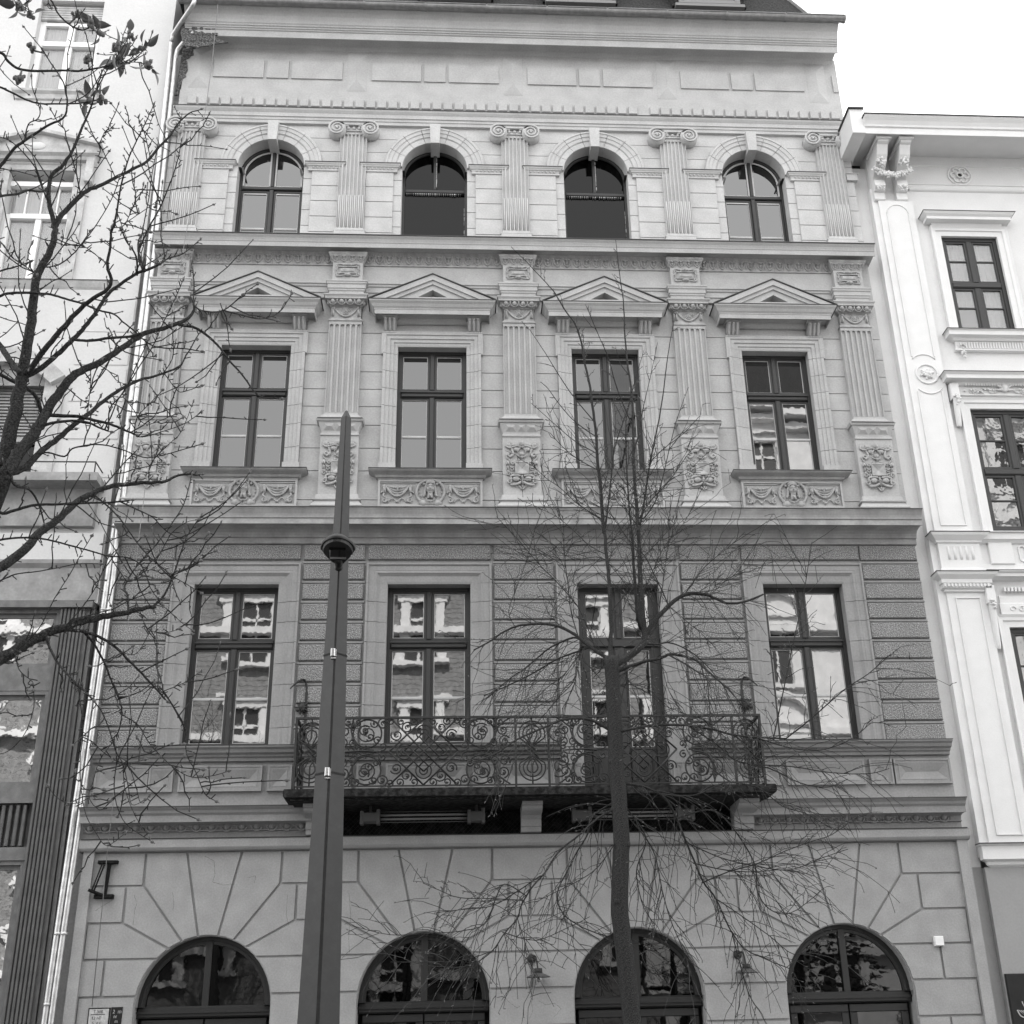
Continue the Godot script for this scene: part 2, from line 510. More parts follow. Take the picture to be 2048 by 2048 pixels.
# ---------------------------------------------------------------- street storey
func street_storey(h: Node) -> void:
	var g := 0.017
	var G := [1.9, 2.38, 2.86, 3.335, 3.83, 4.29]
	var r := 0.91; var sy := 2.24
	for i in 4:
		var c: float = COLS[i]
		var x0: float = -6.17 if i == 0 else c - 1.5
		var x1: float = 6.34 if i == 3 else c + 1.5
		mb()
		for p in arch_cut(x0, x1, 1.2, 4.32, Vector2(c, sy), r):
			prism(p, -0.34, -0.03)
		box(x0, c - r, 0.0, 1.2, -0.34, -0.03); box(c + r, x1, 0.0, 1.2, -0.34, -0.03)
		put("street_wall", M.street, h)
		# voussoirs: key, two shoulders, two flanks a side
		var A := func(x: float) -> float: return acos(clampf(x / r, -1, 1))
		var C := Vector2(c, sy)
		var keys := [[-0.135, 0.135, [Vector2(0.39, 4.29), Vector2(-0.39, 4.29)]]]
		for s in [-1.0, 1.0]:
			keys.append([s * 0.135, s * 0.35, [Vector2(s * 0.949, 3.833), Vector2(s * 0.96, 4.29), Vector2(s * 0.39, 4.29)]])
			keys.append([s * 0.35, s * 0.52, [Vector2(s * 1.183, 3.335), Vector2(s * 1.19, 3.833), Vector2(s * 0.949, 3.833)]])
		for k in keys:
			var p := arc(C, r - 0.004, A.call(k[0]), A.call(k[1]), 5)
			for q in k[2]:
				p.append(Vector2(c + q.x, q.y))
			var cut := Geometry2D.offset_polygon(p if not Geometry2D.is_polygon_clockwise(p) else p, -g, Geometry2D.JOIN_MITER)
			mb(); prism(cut[0], -0.05, 0.0)
			put("stone_block", M.street, h)
		# courses beside the arch
		for s in [-1.0, 1.0]:
			var lim: float = x0 if s < 0 else x1
			var outer: bool = (s < 0 and i == 0) or (s > 0 and i == 3)
			var rows := [[2.86, 3.335], [2.38, 2.86], [1.9, 2.38], [1.42, 1.9], [0.94, 1.42], [0.46, 0.94], [0.0, 0.46]]
			for q in rows.size():
				var y0: float = rows[q][0]; var y1: float = rows[q][1]
				var p := PackedVector2Array()
				if q == 0:
					p = arc(C, r - 0.004, A.call(s * 0.52), A.call(s * sqrt(r * r - pow(y0 - sy, 2))), 4)
					p.append_array([Vector2(lim, y0), Vector2(lim, y1), Vector2(c + s * 1.183, y1)])
				else:
					for k in 5:
						var y := lerpf(y1, y0, k / 4.0)
						p.append(Vector2(c + s * (sqrt(maxf(r * r - pow(y - sy, 2), 0.0)) if y > sy else r - 0.004), y))
					if q == 2 or q == 4 or q == 6 or not outer and q == 1:
						p.append_array([Vector2(lim, y0), Vector2(lim, y1)])
					else:
						var m: float = c + s * 1.37
						p.append_array([Vector2(m, y0), Vector2(m, y1)])
						if outer:
							mb(); box(minf(m + s * g, lim), maxf(m + s * g, lim), y0 + g, y1 - g, -0.05, 0.0)
							put("stone_block", M.street, h)
				var shrunk := Geometry2D.offset_polygon(p, -g, Geometry2D.JOIN_MITER)
				if shrunk.is_empty():
					continue
				var b: PackedVector2Array = shrunk[0]
				# keep the run unbroken at the bay line where the photograph shows no joint
				if not outer and (q == 0 or q == 2 or q == 4 or q == 6):
					for k in b.size():
						if absf(b[k].x - lim) < g * 1.6:
							b[k].x = lim
				mb(); prism(b, -0.05, 0.0)
				put("stone_block", M.street, h)
			# the two upper courses
			if outer:
				for e in [[3.335, 3.83, 1.19], [3.83, 4.29, 0.96]]:
					mb(); box(minf(c + s * (e[2] + g), lim), maxf(c + s * (e[2] + g), lim), e[0] + g, e[1] - g, -0.05, 0.0)
					put("stone_block", M.street, h)
	for b in [-3.0, 0.0, 3.0]:
		for s in [-1.0, 1.0]:
			mb(); box(b + minf(s * g, s * (0.31 - g)), b + maxf(s * g, s * (0.31 - g)), 3.335 + g, 3.83 - g, -0.05, 0.0)
			put("stone_block", M.street, h)
		mb(); box(b - 0.54 + g, b + 0.54 - g, 3.83 + g, 4.29 - g, -0.05, 0.0)
		put("stone_block", M.street, h)
	# edge strips
	mb(); box(XL + 0.04, -6.17, 0, 4.30, -0.34, 0.06)
	put("edge_strip", M.street, h)
	mb(); box(6.34, 6.5, 0, 4.30, -0.34, 0.06)
	put("edge_strip", M.street, h)
	for c in COLS:
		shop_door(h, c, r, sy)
	street_cornice(h)

func shop_door(h: Node, c: float, r: float, sy: float) -> void:
	var w := part("arched_door", h)
	var z := -0.2
	mb()
	ringprof([Vector2(r + 0.02, z - 0.05), Vector2(r + 0.02, z + 0.02), Vector2(r - 0.05, z + 0.02), Vector2(r - 0.06, z + 0.01), Vector2(r - 0.1, z + 0.01), Vector2(r - 0.1, z - 0.05)], Vector2(c, sy), 0, PI, 28)
	box(c - 0.045, c + 0.045, sy, sy + r - 0.06, z - 0.04, z + 0.03)
	put("lunette_frame", M.door, w)
	mb()
	cbox(c - r, c + r, 2.10, 2.25, z - 0.06, z + 0.05, 0.02)
	box(c - r, c + r, 2.16, 2.19, z + 0.05, z + 0.075)
	put("transom", M.door, w)
	for s in [-1.0, 1.0]:
		var p := PackedVector2Array([Vector2(c + s * 0.045, sy), Vector2(c + s * (r - 0.1), sy)]) + arc(Vector2(c, sy), r - 0.1, 0.0 if s > 0 else PI, PI / 2, 12)
		p[p.size() - 1] = Vector2(c + s * 0.045, sy + r - 0.1)
		pane(p, z - 0.02, M.glass_door, w, 0.02)
		var d := part("door_leaf", w)
		var a := c + minf(s * 0.01, s * (r - 0.06)); var b := c + maxf(s * 0.01, s * (r - 0.06))
		mb()
		cbox(a, b, 1.98, 2.09, z - 0.05, z, 0.01); cbox(a, b, 0.05, 0.75, z - 0.05, z, 0.01)
		cbox(a, a + 0.1, 0.75, 1.98, z - 0.05, z, 0.01); cbox(b - 0.1, b, 0.75, 1.98, z - 0.05, z, 0.01)
		put("stile", M.door, d)
		pane(rect(a + 0.1, b - 0.1, 0.75, 1.98), z - 0.03, M.glass_door, d, 0.01)
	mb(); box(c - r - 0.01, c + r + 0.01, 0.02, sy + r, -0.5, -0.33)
	put("interior_dark_panel", M.black, w)  # black panel stands in for the unlit inside of the shop

func egg_mesh() -> ArrayMesh:
	# one egg in its shell with a dart beside it, about 0.21 wide
	mb(true)
	ball(Vector3(0, -0.004, 0.02), Vector3(0.045, 0.043, 0.04), 8)
	tube(spiral(Vector3(0, 0.0, 0.012), 0.068, 0.068, PI * 1.03, PI * 1.97, 8), 0.012, 0.012, 5)
	tube([Vector3(0.103, 0.045, 0.015), Vector3(0.103, -0.04, 0.005)], 0.012, 0.004, 4)
	tube([Vector3(0.085, 0.04, 0.01), Vector3(0.103, -0.02, 0.01)], 0.006, 0.004, 4)
	tube([Vector3(0.121, 0.04, 0.01), Vector3(0.103, -0.02, 0.01)], 0.006, 0.004, 4)
	return done()

func street_cornice(h: Node) -> void:
	mb()
	prof([Vector2(0, 4.29), Vector2(0.09, 4.30), Vector2(0.115, 4.325), Vector2(0.125, 4.34), Vector2(0.125, 4.45), Vector2(0.11, 4.46), Vector2(0.0, 4.475)], XL - 0.02, 6.53, false, -0.2)
	put("fascia", M.street, h)
	mb(); box(XL, 6.5, 4.453, 4.465, -0.1, 0.14)
	put("flashing", M.flash, h)
	var up := [Vector2(0.06, 4.465), Vector2(0.06, 4.555), Vector2(0.1, 4.565), Vector2(0.1, 4.575), Vector2(0.075, 4.58), Vector2(0.1, 4.64), Vector2(0.16, 4.66), Vector2(0.295, 4.665), Vector2(0.295, 4.655), Vector2(0.31, 4.655), Vector2(0.31, 4.745), Vector2(0.325, 4.76), Vector2(0.345, 4.775), Vector2(0.36, 4.81), Vector2(0.40, 4.838), Vector2(0.41, 4.85), Vector2(0.0, 4.92)]
	var egg := egg_mesh()
	for e in [[XL, -3.12], [3.1, XR]]:
		mb(); prof(up, e[0], e[1], false, -0.2)
		put("cornice", M.lower, h)
		mb(); box(e[0] - 0.005, e[1] + 0.005, 4.851, 4.862, 0.0, 0.42)
		put("flashing", M.flash, h)
		var n := int((e[1] - e[0]) / 0.213)
		for k in n:
			inst("egg_ornament", egg, M.lower, h, Vector3(e[0] + 0.1 + k * 0.213, 4.622, 0.085))
	# shallow niche behind wire netting under the balcony, painted near-black to imitate deep shade
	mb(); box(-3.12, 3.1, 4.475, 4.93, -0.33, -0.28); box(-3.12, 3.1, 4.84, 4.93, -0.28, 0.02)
	put("shade_painted_recess", M.shade_painted_recess, h)
	mb()
	for k in 96:
		for s in [-1.0, 1.0]:
			var x := -3.3 + k * 0.068
			if x > -3.1 and x < 3.05:
				tube([Vector3(x, 4.48, 0.01), Vector3(clampf(x + s * 0.38, -3.12, 3.1), 4.86, 0.012)], 0.0025, 0.0025, 3)
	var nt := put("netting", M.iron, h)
	nt.set_meta("kind", "stuff")

# ---------------------------------------------------------------- balcony storey
func coffer(x0: float, x1: float, y0: float, y1: float, parent: Node) -> void:
	mb()
	for k in [[0.0, 0.022, 0.03, 0.062], [0.03, 0.05, 0.045, 0.05]]:
		var a: float = k[0]; var b: float = k[2] if k[0] == 0.0 else k[2] + 0.02
		var zz: float = k[3]
		box(x0 + a, x1 - a, y1 - b, y1 - a, 0.0, zz); box(x0 + a, x1 - a, y0 + a, y0 + b, 0.0, zz)
		box(x0 + a, x0 + b, y0 + b, y1 - b, 0.0, zz); box(x1 - b, x1 - a, y0 + b, y1 - b, 0.0, zz)
	put("panel_frame", M.lower, parent)
	mb()
	var w := x1 - x0 - 0.13; var t := y1 - y0 - 0.13
	hip(x0 + 0.065, x1 - 0.065, y0 + 0.065, y1 - 0.065, 0.055, 0.003, minf(w, t) / 2, t / 2 - 0.001)
	put("panel_field", M.lower, parent)

func architrave(h: Node, P: Array, c: float, half: float, y0: float, top: float, joints: Array, m: Material) -> void:
	var a := part("architrave", h)
	var ys := [y0] + joints + [top]
	ys.sort()
	for s in [-1.0, 1.0]:
		for i in ys.size() - 1:
			mb(); jamb(P, c + s * half, s, ys[i] + 0.004, ys[i + 1] - 0.004)
			put("jamb_stone", m, a)
	mb(); head(P, c, half, top)
	put("lintel_stone", m, a)

func balcony_storey(h: Node) -> void:
	var half := 0.655
	for i in 4:
		var c: float = COLS[i]
		var door := i == 2
		var x0: float = XL if i == 0 else c - 1.5
		var x1: float = XR if i == 3 else c + 1.5
		wall_round(h, "storey_wall", M.lower, x0, x1, 4.9, 9.2, c, half, 4.98 if door else 5.80, 8.365, -0.34, 0.0)
		var P := [Vector2(0.0, -0.02), Vector2(0.0, 0.0), Vector2(0.03, 0.012), Vector2(0.12, 0.02), Vector2(0.15, 0.045), Vector2(0.165, 0.06), Vector2(0.2, 0.045), Vector2(0.215, 0.05), Vector2(0.29, 0.05), Vector2(0.3, 0.075), Vector2(0.33, 0.075), Vector2(0.33, 0.0)]
		var js := []
		for k in range(1, 8):
			js.append(8.365 - 0.331 * k + 0.02)
		architrave(h, P, c, half, 5.75 if not door else 4.98, 8.365, js, M.lower)
		if door:
			balcony_door(h, c, half)
		else:
			window(h, c, half, 5.80, 8.365, 7.43, [6.575], -0.22, M.frame, M.sash, M.glass_low, M.glass_low)
		# rough-cast blocks
		mb(); cbox(c - 0.97, c + 0.97, 8.765, 9.01, -0.02, 0.05, 0.012)
		put("roughcast_block", M.rough, h)
	for i in 5:
		var b: float = PIERS[i]
		var x0 := b - 0.475; var x1 := b + 0.475
		if i == 0:
			x0 = XL + 0.02; x1 = -5.49
		if i == 4:
			x0 = 5.5; x1 = XR - 0.01
		for k in 10:
			var t := 9.012 - 0.331 * k
			mb(); cbox(x0, x1, t - 0.253, t, -0.02, 0.05, 0.012)
			put("roughcast_block", M.rough, h)
			mb(); cbox(x0 - 0.02, x1 + 0.02, t - 0.253 - 0.055, t - 0.253 - 0.018, -0.02, 0.022, 0.006)
			put("joint_band", M.lower, h)
	# parapet: panels, sill
	for c in COLS:
		if c == 1.5:
			continue
		coffer(c - 0.6, c + 0.6, 5.13, 5.51, h)
	for c in COLS:
		for s in [-1.0, 1.0]:
			coffer(c + s * 0.855 - 0.175, c + s * 0.855 + 0.175, 5.13, 5.51, h)
	for e in [[-6.30, -5.54], [-3.40, -2.60], [-0.4, 0.4], [2.6, 3.4], [5.555, 6.43]]:
		coffer(e[0], e[1], 5.13, 5.51, h)
	var sill := [Vector2(0.0, 5.56), Vector2(0.06, 5.57), Vector2(0.07, 5.61), Vector2(0.11, 5.625), Vector2(0.12, 5.65), Vector2(0.18, 5.67), Vector2(0.2, 5.71), Vector2(0.25, 5.735), Vector2(0.255, 5.755), Vector2(-0.2, 5.80)]
	for e in [[XL, 0.5], [2.5, XR]]:
		mb(); prof(sill, e[0], e[1], false, -0.3)
		put("sill_course", M.lower, h)
		mb(); box(e[0] - 0.004, e[1] + 0.004, 5.756, 5.765, -0.1, 0.262)
		put("flashing", M.flash, h)
	var D := [Vector2(0.0, 9.02), Vector2(0.06, 9.03), Vector2(0.065, 9.05), Vector2(0.065, 9.115), Vector2(0.1, 9.125), Vector2(0.105, 9.15), Vector2(0.125, 9.19), Vector2(0.17, 9.225), Vector2(0.24, 9.24), Vector2(0.395, 9.245), Vector2(0.4, 9.218), Vector2(0.42, 9.218), Vector2(0.42, 9.305), Vector2(0.44, 9.315), Vector2(0.445, 9.345), Vector2(0.455, 9.375), Vector2(0.485, 9.43), Vector2(0.5, 9.45), Vector2(0.505, 9.475), Vector2(0.1, 9.60)]
	mb(); prof(D, XL - 0.05, XR + 0.015, false, -0.3)
	put("cornice", M.trim, h)
	mb(); quad(Vector3(XL - 0.055, 9.478, 0.515), Vector3(XR + 0.02, 9.478, 0.515), Vector3(XR + 0.02, 9.606, 0.09), Vector3(XL - 0.055, 9.606, 0.09))
	box(XL - 0.055, XR + 0.02, 9.463, 9.478, 0.5, 0.515)
	put("flashing", M.flash, h)

func balcony_door(h: Node, c: float, half: float) -> void:
	var z := -0.22
	var w := part("balcony_door", h)
	var f := 0.06
	mb()
	box(c - half, c + half, 8.365 - f, 8.365, z - 0.06, z + 0.03)
	box(c - half, c - half + 0.15, 4.98, 8.3, z - 0.06, z + 0.03); box(c + half - 0.15, c + half, 4.98, 8.3, z - 0.06, z + 0.03)
	cbox(c - half, c + half, 7.36, 7.5, z - 0.06, z + 0.055, 0.02)
	cbox(c - 0.045, c + 0.045, 7.5, 8.31, z - 0.06, z + 0.04, 0.015)
	cbox(c - 0.085, c + 0.085, 4.98, 7.36, z - 0.06, z + 0.05, 0.015)
	put("frame", M.frame, w)
	for s in [[c - half + f, c - 0.045], [c + 0.045, c + half - f]]:
		casement(s[0], s[1], 7.5, 8.365 - f, z, M.frame, M.sash, M.glass_low, w, [])
	for s in [[c - half + 0.15, c - 0.085], [c + 0.085, c + half - 0.15]]:
		mb(); cbox(s[0], s[1], 4.98, 5.75, z - 0.05, z + 0.02, 0.02); hip(s[0] + 0.08, s[1] - 0.08, 5.08, 5.66, z + 0.021, z + 0.04, 0.03, 0.03)
		put("door_panel", M.frame, w)
		casement(s[0], s[1], 5.75, 7.36, z, M.frame, M.sash, M.glass_low, w, [6.575])

# ---------------------------------------------------------------- balcony
func leaf_sprig(p: Vector3, a: float, k: float) -> void:
	for d in [-0.7, 0.0, 0.7]:
		var q := p + Vector3(cos(a + d), sin(a + d), 0) * k * (1.0 if d == 0.0 else 0.75)
		tube([p, p.lerp(q, 0.5) + Vector3(0, 0, 0.004), q], k * 0.2, k * 0.04, 4)

func scroll_mesh(r: float, turns: float) -> ArrayMesh:
	mb(true)
	tube(spiral(Vector3.ZERO, r, r * 0.22, 0, TAU * turns, int(14 * turns)), 0.0105, 0.009, 4)
	ball(Vector3(r * 0.2, 0, 0), Vector3(0.017, 0.017, 0.012), 6)
	leaf_sprig(Vector3(r * 0.1, 0, 0), 0.6, r * 0.45)
	return done()

func balcony(h: Node) -> void:
	var b := part("balcony", h)
	var y0 := 4.855; var y1 := 4.965; var zf := 1.0
	mb()
	prism(PackedVector2Array([Vector2(-3.44, y0), Vector2(3.46, y0), Vector2(3.47, y0 + 0.02), Vector2(3.47, y1 - 0.015), Vector2(3.455, y1), Vector2(-3.435, y1), Vector2(-3.45, y1 - 0.02), Vector2(-3.45, y0 + 0.02)]), 0.0, zf)
	box(-3.36, 3.38, y0 - 0.03, y0 - 0.002, 0.02, zf - 0.1)
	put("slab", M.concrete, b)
	for x in [-3.06, 0.022, 3.14]:
		mb()
		var P := [Vector2(0.12, 4.47), Vector2(0.2, 4.475), Vector2(0.21, 4.535), Vector2(0.24, 4.55), Vector2(0.25, 4.64), Vector2(0.33, 4.69), Vector2(0.44, 4.7), Vector2(0.55, 4.715), Vector2(0.6, 4.74), Vector2(0.61, 4.77), Vector2(0.68, 4.78), Vector2(0.68, 4.826), Vector2(0.0, 4.826)]
		prof(P, x - 0.145, x + 0.145, false, 0.0)
		put("bracket", M.street, b)
	var r := part("railing", h)
	var yt := 5.975; var yb := 4.995
	mb()
	box(-3.33, 3.34, yt - 0.02, yt + 0.012, zf - 0.075, zf - 0.035)
	box(-3.33, 3.34, yb, yb + 0.018, zf - 0.065, zf - 0.045)
	for x in [-3.32, 3.33]:
		box(x - 0.018, x + 0.018, yt - 0.02, yt + 0.012, 0.0, zf - 0.05); box(x - 0.01, x + 0.01, yb, yb + 0.018, 0.0, zf - 0.05)
	put("rail", M.iron, r)
	var zr := zf - 0.055
	for x in [-3.32, -2.89, -0.46 + 0.24, 0.25, 2.92, 3.33]:
		mb(); box(x - 0.016, x + 0.016, yb - 0.03, yt - 0.02, zr - 0.016, zr + 0.016)
		put("post", M.iron, r)
	for x in [-3.32, 3.33]:
		mb(); box(x - 0.02, x + 0.02, yb - 0.03, 6.60, 0.03, 0.07)
		put("post", M.iron, r)
		# crook and flower on top of the wall post
		var s := -1.0 if x < 0 else 1.0
		mb(true)
		for k in 3:
			var a := 0.10 + 0.05 * k
			tube(curve([Vector3(x, 6.5, 0.05), Vector3(x + s * 0.01, 6.70 + 0.02 * k, 0.06), Vector3(x - s * a * 0.5 * -1.0 * s * s, 6.79 - 0.005 * k, 0.1), Vector3(x + s * (0.12 + a * 0.6), 6.70 - 0.03 * k, 0.12)], 6), 0.015, 0.01, 5)
		ball(Vector3(x + s * 0.05, 6.37, 0.08), Vector3(0.055, 0.06, 0.04), 8)
		ball(Vector3(x + s * 0.11, 6.32, 0.1), Vector3(0.035, 0.035, 0.03), 8)
		for k in 5:
			leaf_sprig(Vector3(x + s * 0.04, 6.36, 0.09), 0.8 + k * 1.2, 0.12)
		put("finial", M.iron, r)
	var s1 := scroll_mesh(0.145, 1.4)
	var s2 := scroll_mesh(0.085, 1.5)
	var s3 := scroll_mesh(0.06, 1.3)
	var ym := 5.485
	# two lattice knots set between panels of scrolls
	for cx in [-1.52, 1.6]:
		mb(true)
		for k in [-2, -1, 0, 1, 2]:
			for s in [-1.0, 1.0]:
				var u: float = 0.1 * k
				var ends := []
				for v in [-0.2, 0.2]:
					ends.append(Vector3(cx + (u + v) * 0.7071, ym + s * (u - v) * 0.7071, zr + 0.005 * s))
				tube(ends, 0.0105, 0.0105, 4)
		for s in [-1.0, 1.0]:
			tube([Vector3(cx - 0.455, ym - s * 0.455, zr), Vector3(cx + 0.455, ym + s * 0.455, zr)], 0.0135, 0.0135, 5)
			for q in [-1.0, 1.0]:
				tube([Vector3(cx + q * 0.49, ym, zr), Vector3(cx, ym + s * 0.47, zr)], 0.0135, 0.0135, 5)
		for e in [[0.0, 0.27], [0.0, -0.27], [0.27, 0.0], [-0.27, 0.0]]:
			var a := atan2(e[1], e[0])
			for rr in [0.055, 0.11]:
				tube(spiral(Vector3(cx + e[0], ym + e[1], zr), rr, rr, a - 2.3, a + 2.3, 14), 0.0105, 0.0105, 4)
		put("lattice_knot", M.iron, r)
		for sx in [-1.0, 1.0]:
			for sy in [-1.0, 1.0]:
				for e in [[0.58, 0.40, s2, 1.9], [0.94, 0.42, s3, 0.2], [0.66, 0.16, s3, 2.8], [0.93, 0.05, s3, 1.0], [1.14, 0.14, s2, 0.5], [1.08, 0.42, s3, 2.2], [0.13, 0.43, s3, 0.9], [0.24, 0.34, s2, 2.2], [0.385, 0.235, s2, 0.4], [0.47, 0.44, s3, 1.0], [0.80, 0.26, s1, 0.9], [0.58, 0.075, s3, -1.2], [1.0, 0.12, s3, 2.0], [0.70, 0.40, s3, 0.3], [0.84, 0.30, s2, 2.5], [0.76, 0.21, s3, -0.6], [1.12, 0.30, s2, 1.4], [0.33, 0.43, s3, 2.0]]:
					if cx > 0 and e[0] > 0.9 and sx > 0:
						continue
					var o := inst("scroll", e[2], M.iron, r, Vector3(cx + sx * e[0], ym + sy * e[1], zr))
					o.rotation.z = e[3] * sx * sy + (PI if sx < 0 else 0.0)
		for s in [-1.0, 1.0]:
			mb(true)
			tube(curve([Vector3(cx + s * 0.66, ym, zr), Vector3(cx + s * 0.85, ym + 0.015, zr), Vector3(cx + s * 1.15, ym, zr)], 6), 0.018, 0.01, 5)
			for k in 6:
				for v in [-1.0, 1.0]:
					var px: float = cx + s * (0.74 + 0.06 * k)
					tube(curve([Vector3(px, ym, zr), Vector3(px + s * 0.03, ym + v * 0.05, zr), Vector3(px + s * 0.075, ym + v * (0.085 - 0.01 * k), zr)], 4), 0.006, 0.005, 4)
					ball(Vector3(px + s * 0.075, ym + v * (0.085 - 0.01 * k), zr), Vector3(0.013, 0.013, 0.012), 5)
			for v in [-1.0, 1.0]:
				tube(curve([Vector3(cx + s * 1.0, ym + v * 0.47, zr), Vector3(cx + s * 1.03, ym + v * 0.3, zr), Vector3(cx + s * 0.93, ym + v * 0.08, zr), Vector3(cx + s * 0.7, ym + v * 0.02, zr)], 8), 0.012, 0.012, 5)
				tube(curve([Vector3(cx + s * 0.99, ym + v * 0.3, zr), Vector3(cx + s * 1.14, ym + v * 0.42, zr), Vector3(cx + s * 1.22, ym + v * 0.47, zr)], 6), 0.012, 0.012, 5)
				ball(Vector3(cx + s * 1.0, ym + v * 0.18, zr), Vector3(0.028, 0.03, 0.022), 7)
				leaf_sprig(Vector3(cx + s * 0.995, ym + v * 0.34, zr), v * PI / 2, 0.1)
				tube(spiral(Vector3(cx + s * 0.80, ym + v * 0.26, zr), 0.2, 0.2, 0, TAU, 26), 0.012, 0.012, 4)
			put("leaf_spray", M.iron, r)
	# loop panels beside the posts and in the middle
	for e in [[-3.105, 0.2], [0.015, 0.21], [3.12, 0.19]]:
		mb(true)
		for rr in [0.075, 0.13, 0.185]:
			if rr > e[1]:
				continue
			for v in [-1.0, 1.0]:
				var p := []
				for k in 15:
					var a := lerpf(-0.35, PI + 0.35, k / 14.0)
					p.append(Vector3(e[0] + cos(a) * rr, ym + v * (0.24 + sin(a) * rr), zr))
				p.push_front(Vector3(e[0] - rr * 0.4, ym, zr))
				p.append(Vector3(e[0] + rr * 0.4, ym, zr))
				tube(p, 0.0105, 0.0105, 4)
		tube([Vector3(e[0], yt - 0.02, zr), Vector3(e[0], ym + 0.2, zr), Vector3(e[0] - 0.07, ym + 0.08, zr), Vector3(e[0] + 0.1, ym - 0.12, zr)], 0.0105, 0.0105, 4)
		tube([Vector3(e[0], yb, zr), Vector3(e[0], ym - 0.2, zr), Vector3(e[0] + 0.07, ym - 0.08, zr), Vector3(e[0] - 0.1, ym + 0.12, zr)], 0.0105, 0.0105, 4)
		put("loop_panel", M.iron, r)
	# scrolls between the middle posts and the second knot, and the two side runs
	for e in [[0.40, 0.24, s1], [0.40, -0.24, s1], [0.46, 0.06, s3], [0.46, -0.07, s3], [2.62, 0.24, s1], [2.62, -0.24, s1], [2.75, 0.06, s2], [2.75, -0.08, s2]]:
		inst("scroll", e[2], M.iron, r, Vector3(e[0], ym + e[1], zr)).rotation.z = e[1] * 9.0
	for x in [-3.32, 3.33]:
		for k in 3:
			for v in [-1.0, 1.0]:
				var o := inst("scroll", s1, M.iron, r, Vector3(x, ym + v * 0.24, 0.2 + 0.29 * k))
				o.rotation = Vector3(0, PI / 2, v * k)
				var o2 := inst("scroll", s2, M.iron, r, Vector3(x, ym + v * 0.06, 0.33 + 0.25 * k))
				o2.rotation = Vector3(0, PI / 2, v + k)
		mb(true)
		tube([Vector3(x, yb, 0.06), Vector3(x, yt, 0.5), Vector3(x, yb, 0.92)], 0.009, 0.009, 4)
		tube([Vector3(x, yt, 0.06), Vector3(x, yb, 0.5), Vector3(x, yt, 0.92)], 0.009, 0.009, 4)
		put("side_lattice", M.iron, r)

# ---------------------------------------------------------------- ornaments of the pedimented storey
func heart_mesh() -> ArrayMesh:
	# heart leaf of the frieze, about 0.17 wide
	mb(true)
	for s in [-1.0, 1.0]:
		tube(curve([Vector3(0, -0.075, 0.02), Vector3(s * 0.05, -0.02, 0.012), Vector3(s * 0.055, 0.045, 0.02), Vector3(s * 0.018, 0.06, 0.03), Vector3(0, 0.03, 0.03)], 4), 0.012, 0.012, 5)
		tube(curve([Vector3(s * 0.083, -0.09, 0.0), Vector3(s * 0.08, 0.0, 0.012), Vector3(s * 0.07, 0.08, 0.035)], 4), 0.01, 0.013, 5)
		tube([Vector3(s * 0.03, -0.1, 0.0), Vector3(s * 0.06, -0.07, 0.005)], 0.01, 0.006, 4)
	ball(Vector3(0, 0.0, 0.015), Vector3(0.02, 0.035, 0.015), 6)
	return done()

func fluted(half: float, y0: float, y1: float, z: float, n: int, cable: float) -> void:
	# pilaster shaft with round-ended flutes; below "cable" the flutes are filled by rods
	var w := half * 2.0 / n
	var f := w * 0.3
	box(-half, half, y0, y1, -0.05, z - 0.034)
	box(-half, half, y0, y0 + 0.05, z - 0.036, z); box(-half, half, y1 - 0.06, y1, z - 0.036, z)
	for k in n + 1:
		var x := -half + w * k
		var a := maxf(x - w * 0.19, -half); var b := minf(x + w * 0.19, half)
		cbox(a, b, y0 + 0.05, y1 - 0.06, z - 0.036, z, 0.008)
	for k in n:
		var x := -half + w * (k + 0.5)
		# arched ends
		for e in [[y1 - 0.06, -1.0], [y0 + 0.05, 1.0]]:
			for s in [-1.0, 1.0]:
				var p := PackedVector2Array([Vector2(x + s * f, e[0]), Vector2(x, e[0])])
				for j in 5:
					var a := lerpf(0.0, PI / 2, j / 4.0)
					p.append(Vector2(x + s * sin(a) * f, e[0] + e[1] * (1.0 - cos(a)) * f))
				prism(p, z - 0.036, z - 0.001)
		if cable > y0:
			smooth(true)
			tube([Vector3(x, y0 + 0.07, z - 0.02), Vector3(x, cable, z - 0.02)], f * 0.85, f * 0.85, 8)
			smooth(false)

func rosette(c: Vector3, r: float) -> void:
	smooth(true)
	for k in 3:
		tube(spiral(c + Vector3(0, 0, 0.008 * k), r * (1.0 - 0.3 * k), r * (1.0 - 0.3 * k), 0, TAU, 14), 0.011, 0.011, 5, true)
	ball(c + Vector3(0, 0, 0.02), Vector3(r * 0.3, r * 0.3, 0.02), 8)
	smooth(false)

func swag(a: Vector3, b: Vector3, drop: float, r: float, strands: int) -> void:
	smooth(true)
	for k in strands:
		var d := drop * (1.0 - 0.28 * k)
		var p := []
		for i in 9:
			var t := i / 8.0
			p.append(a.lerp(b, t) + Vector3(0, -d * (1.0 - pow(2.0 * t - 1.0, 2.0)), 0.012 - 0.004 * k))
		tube(p, r * (1.0 - 0.2 * k), r * (1.0 - 0.2 * k), 5)
	smooth(false)

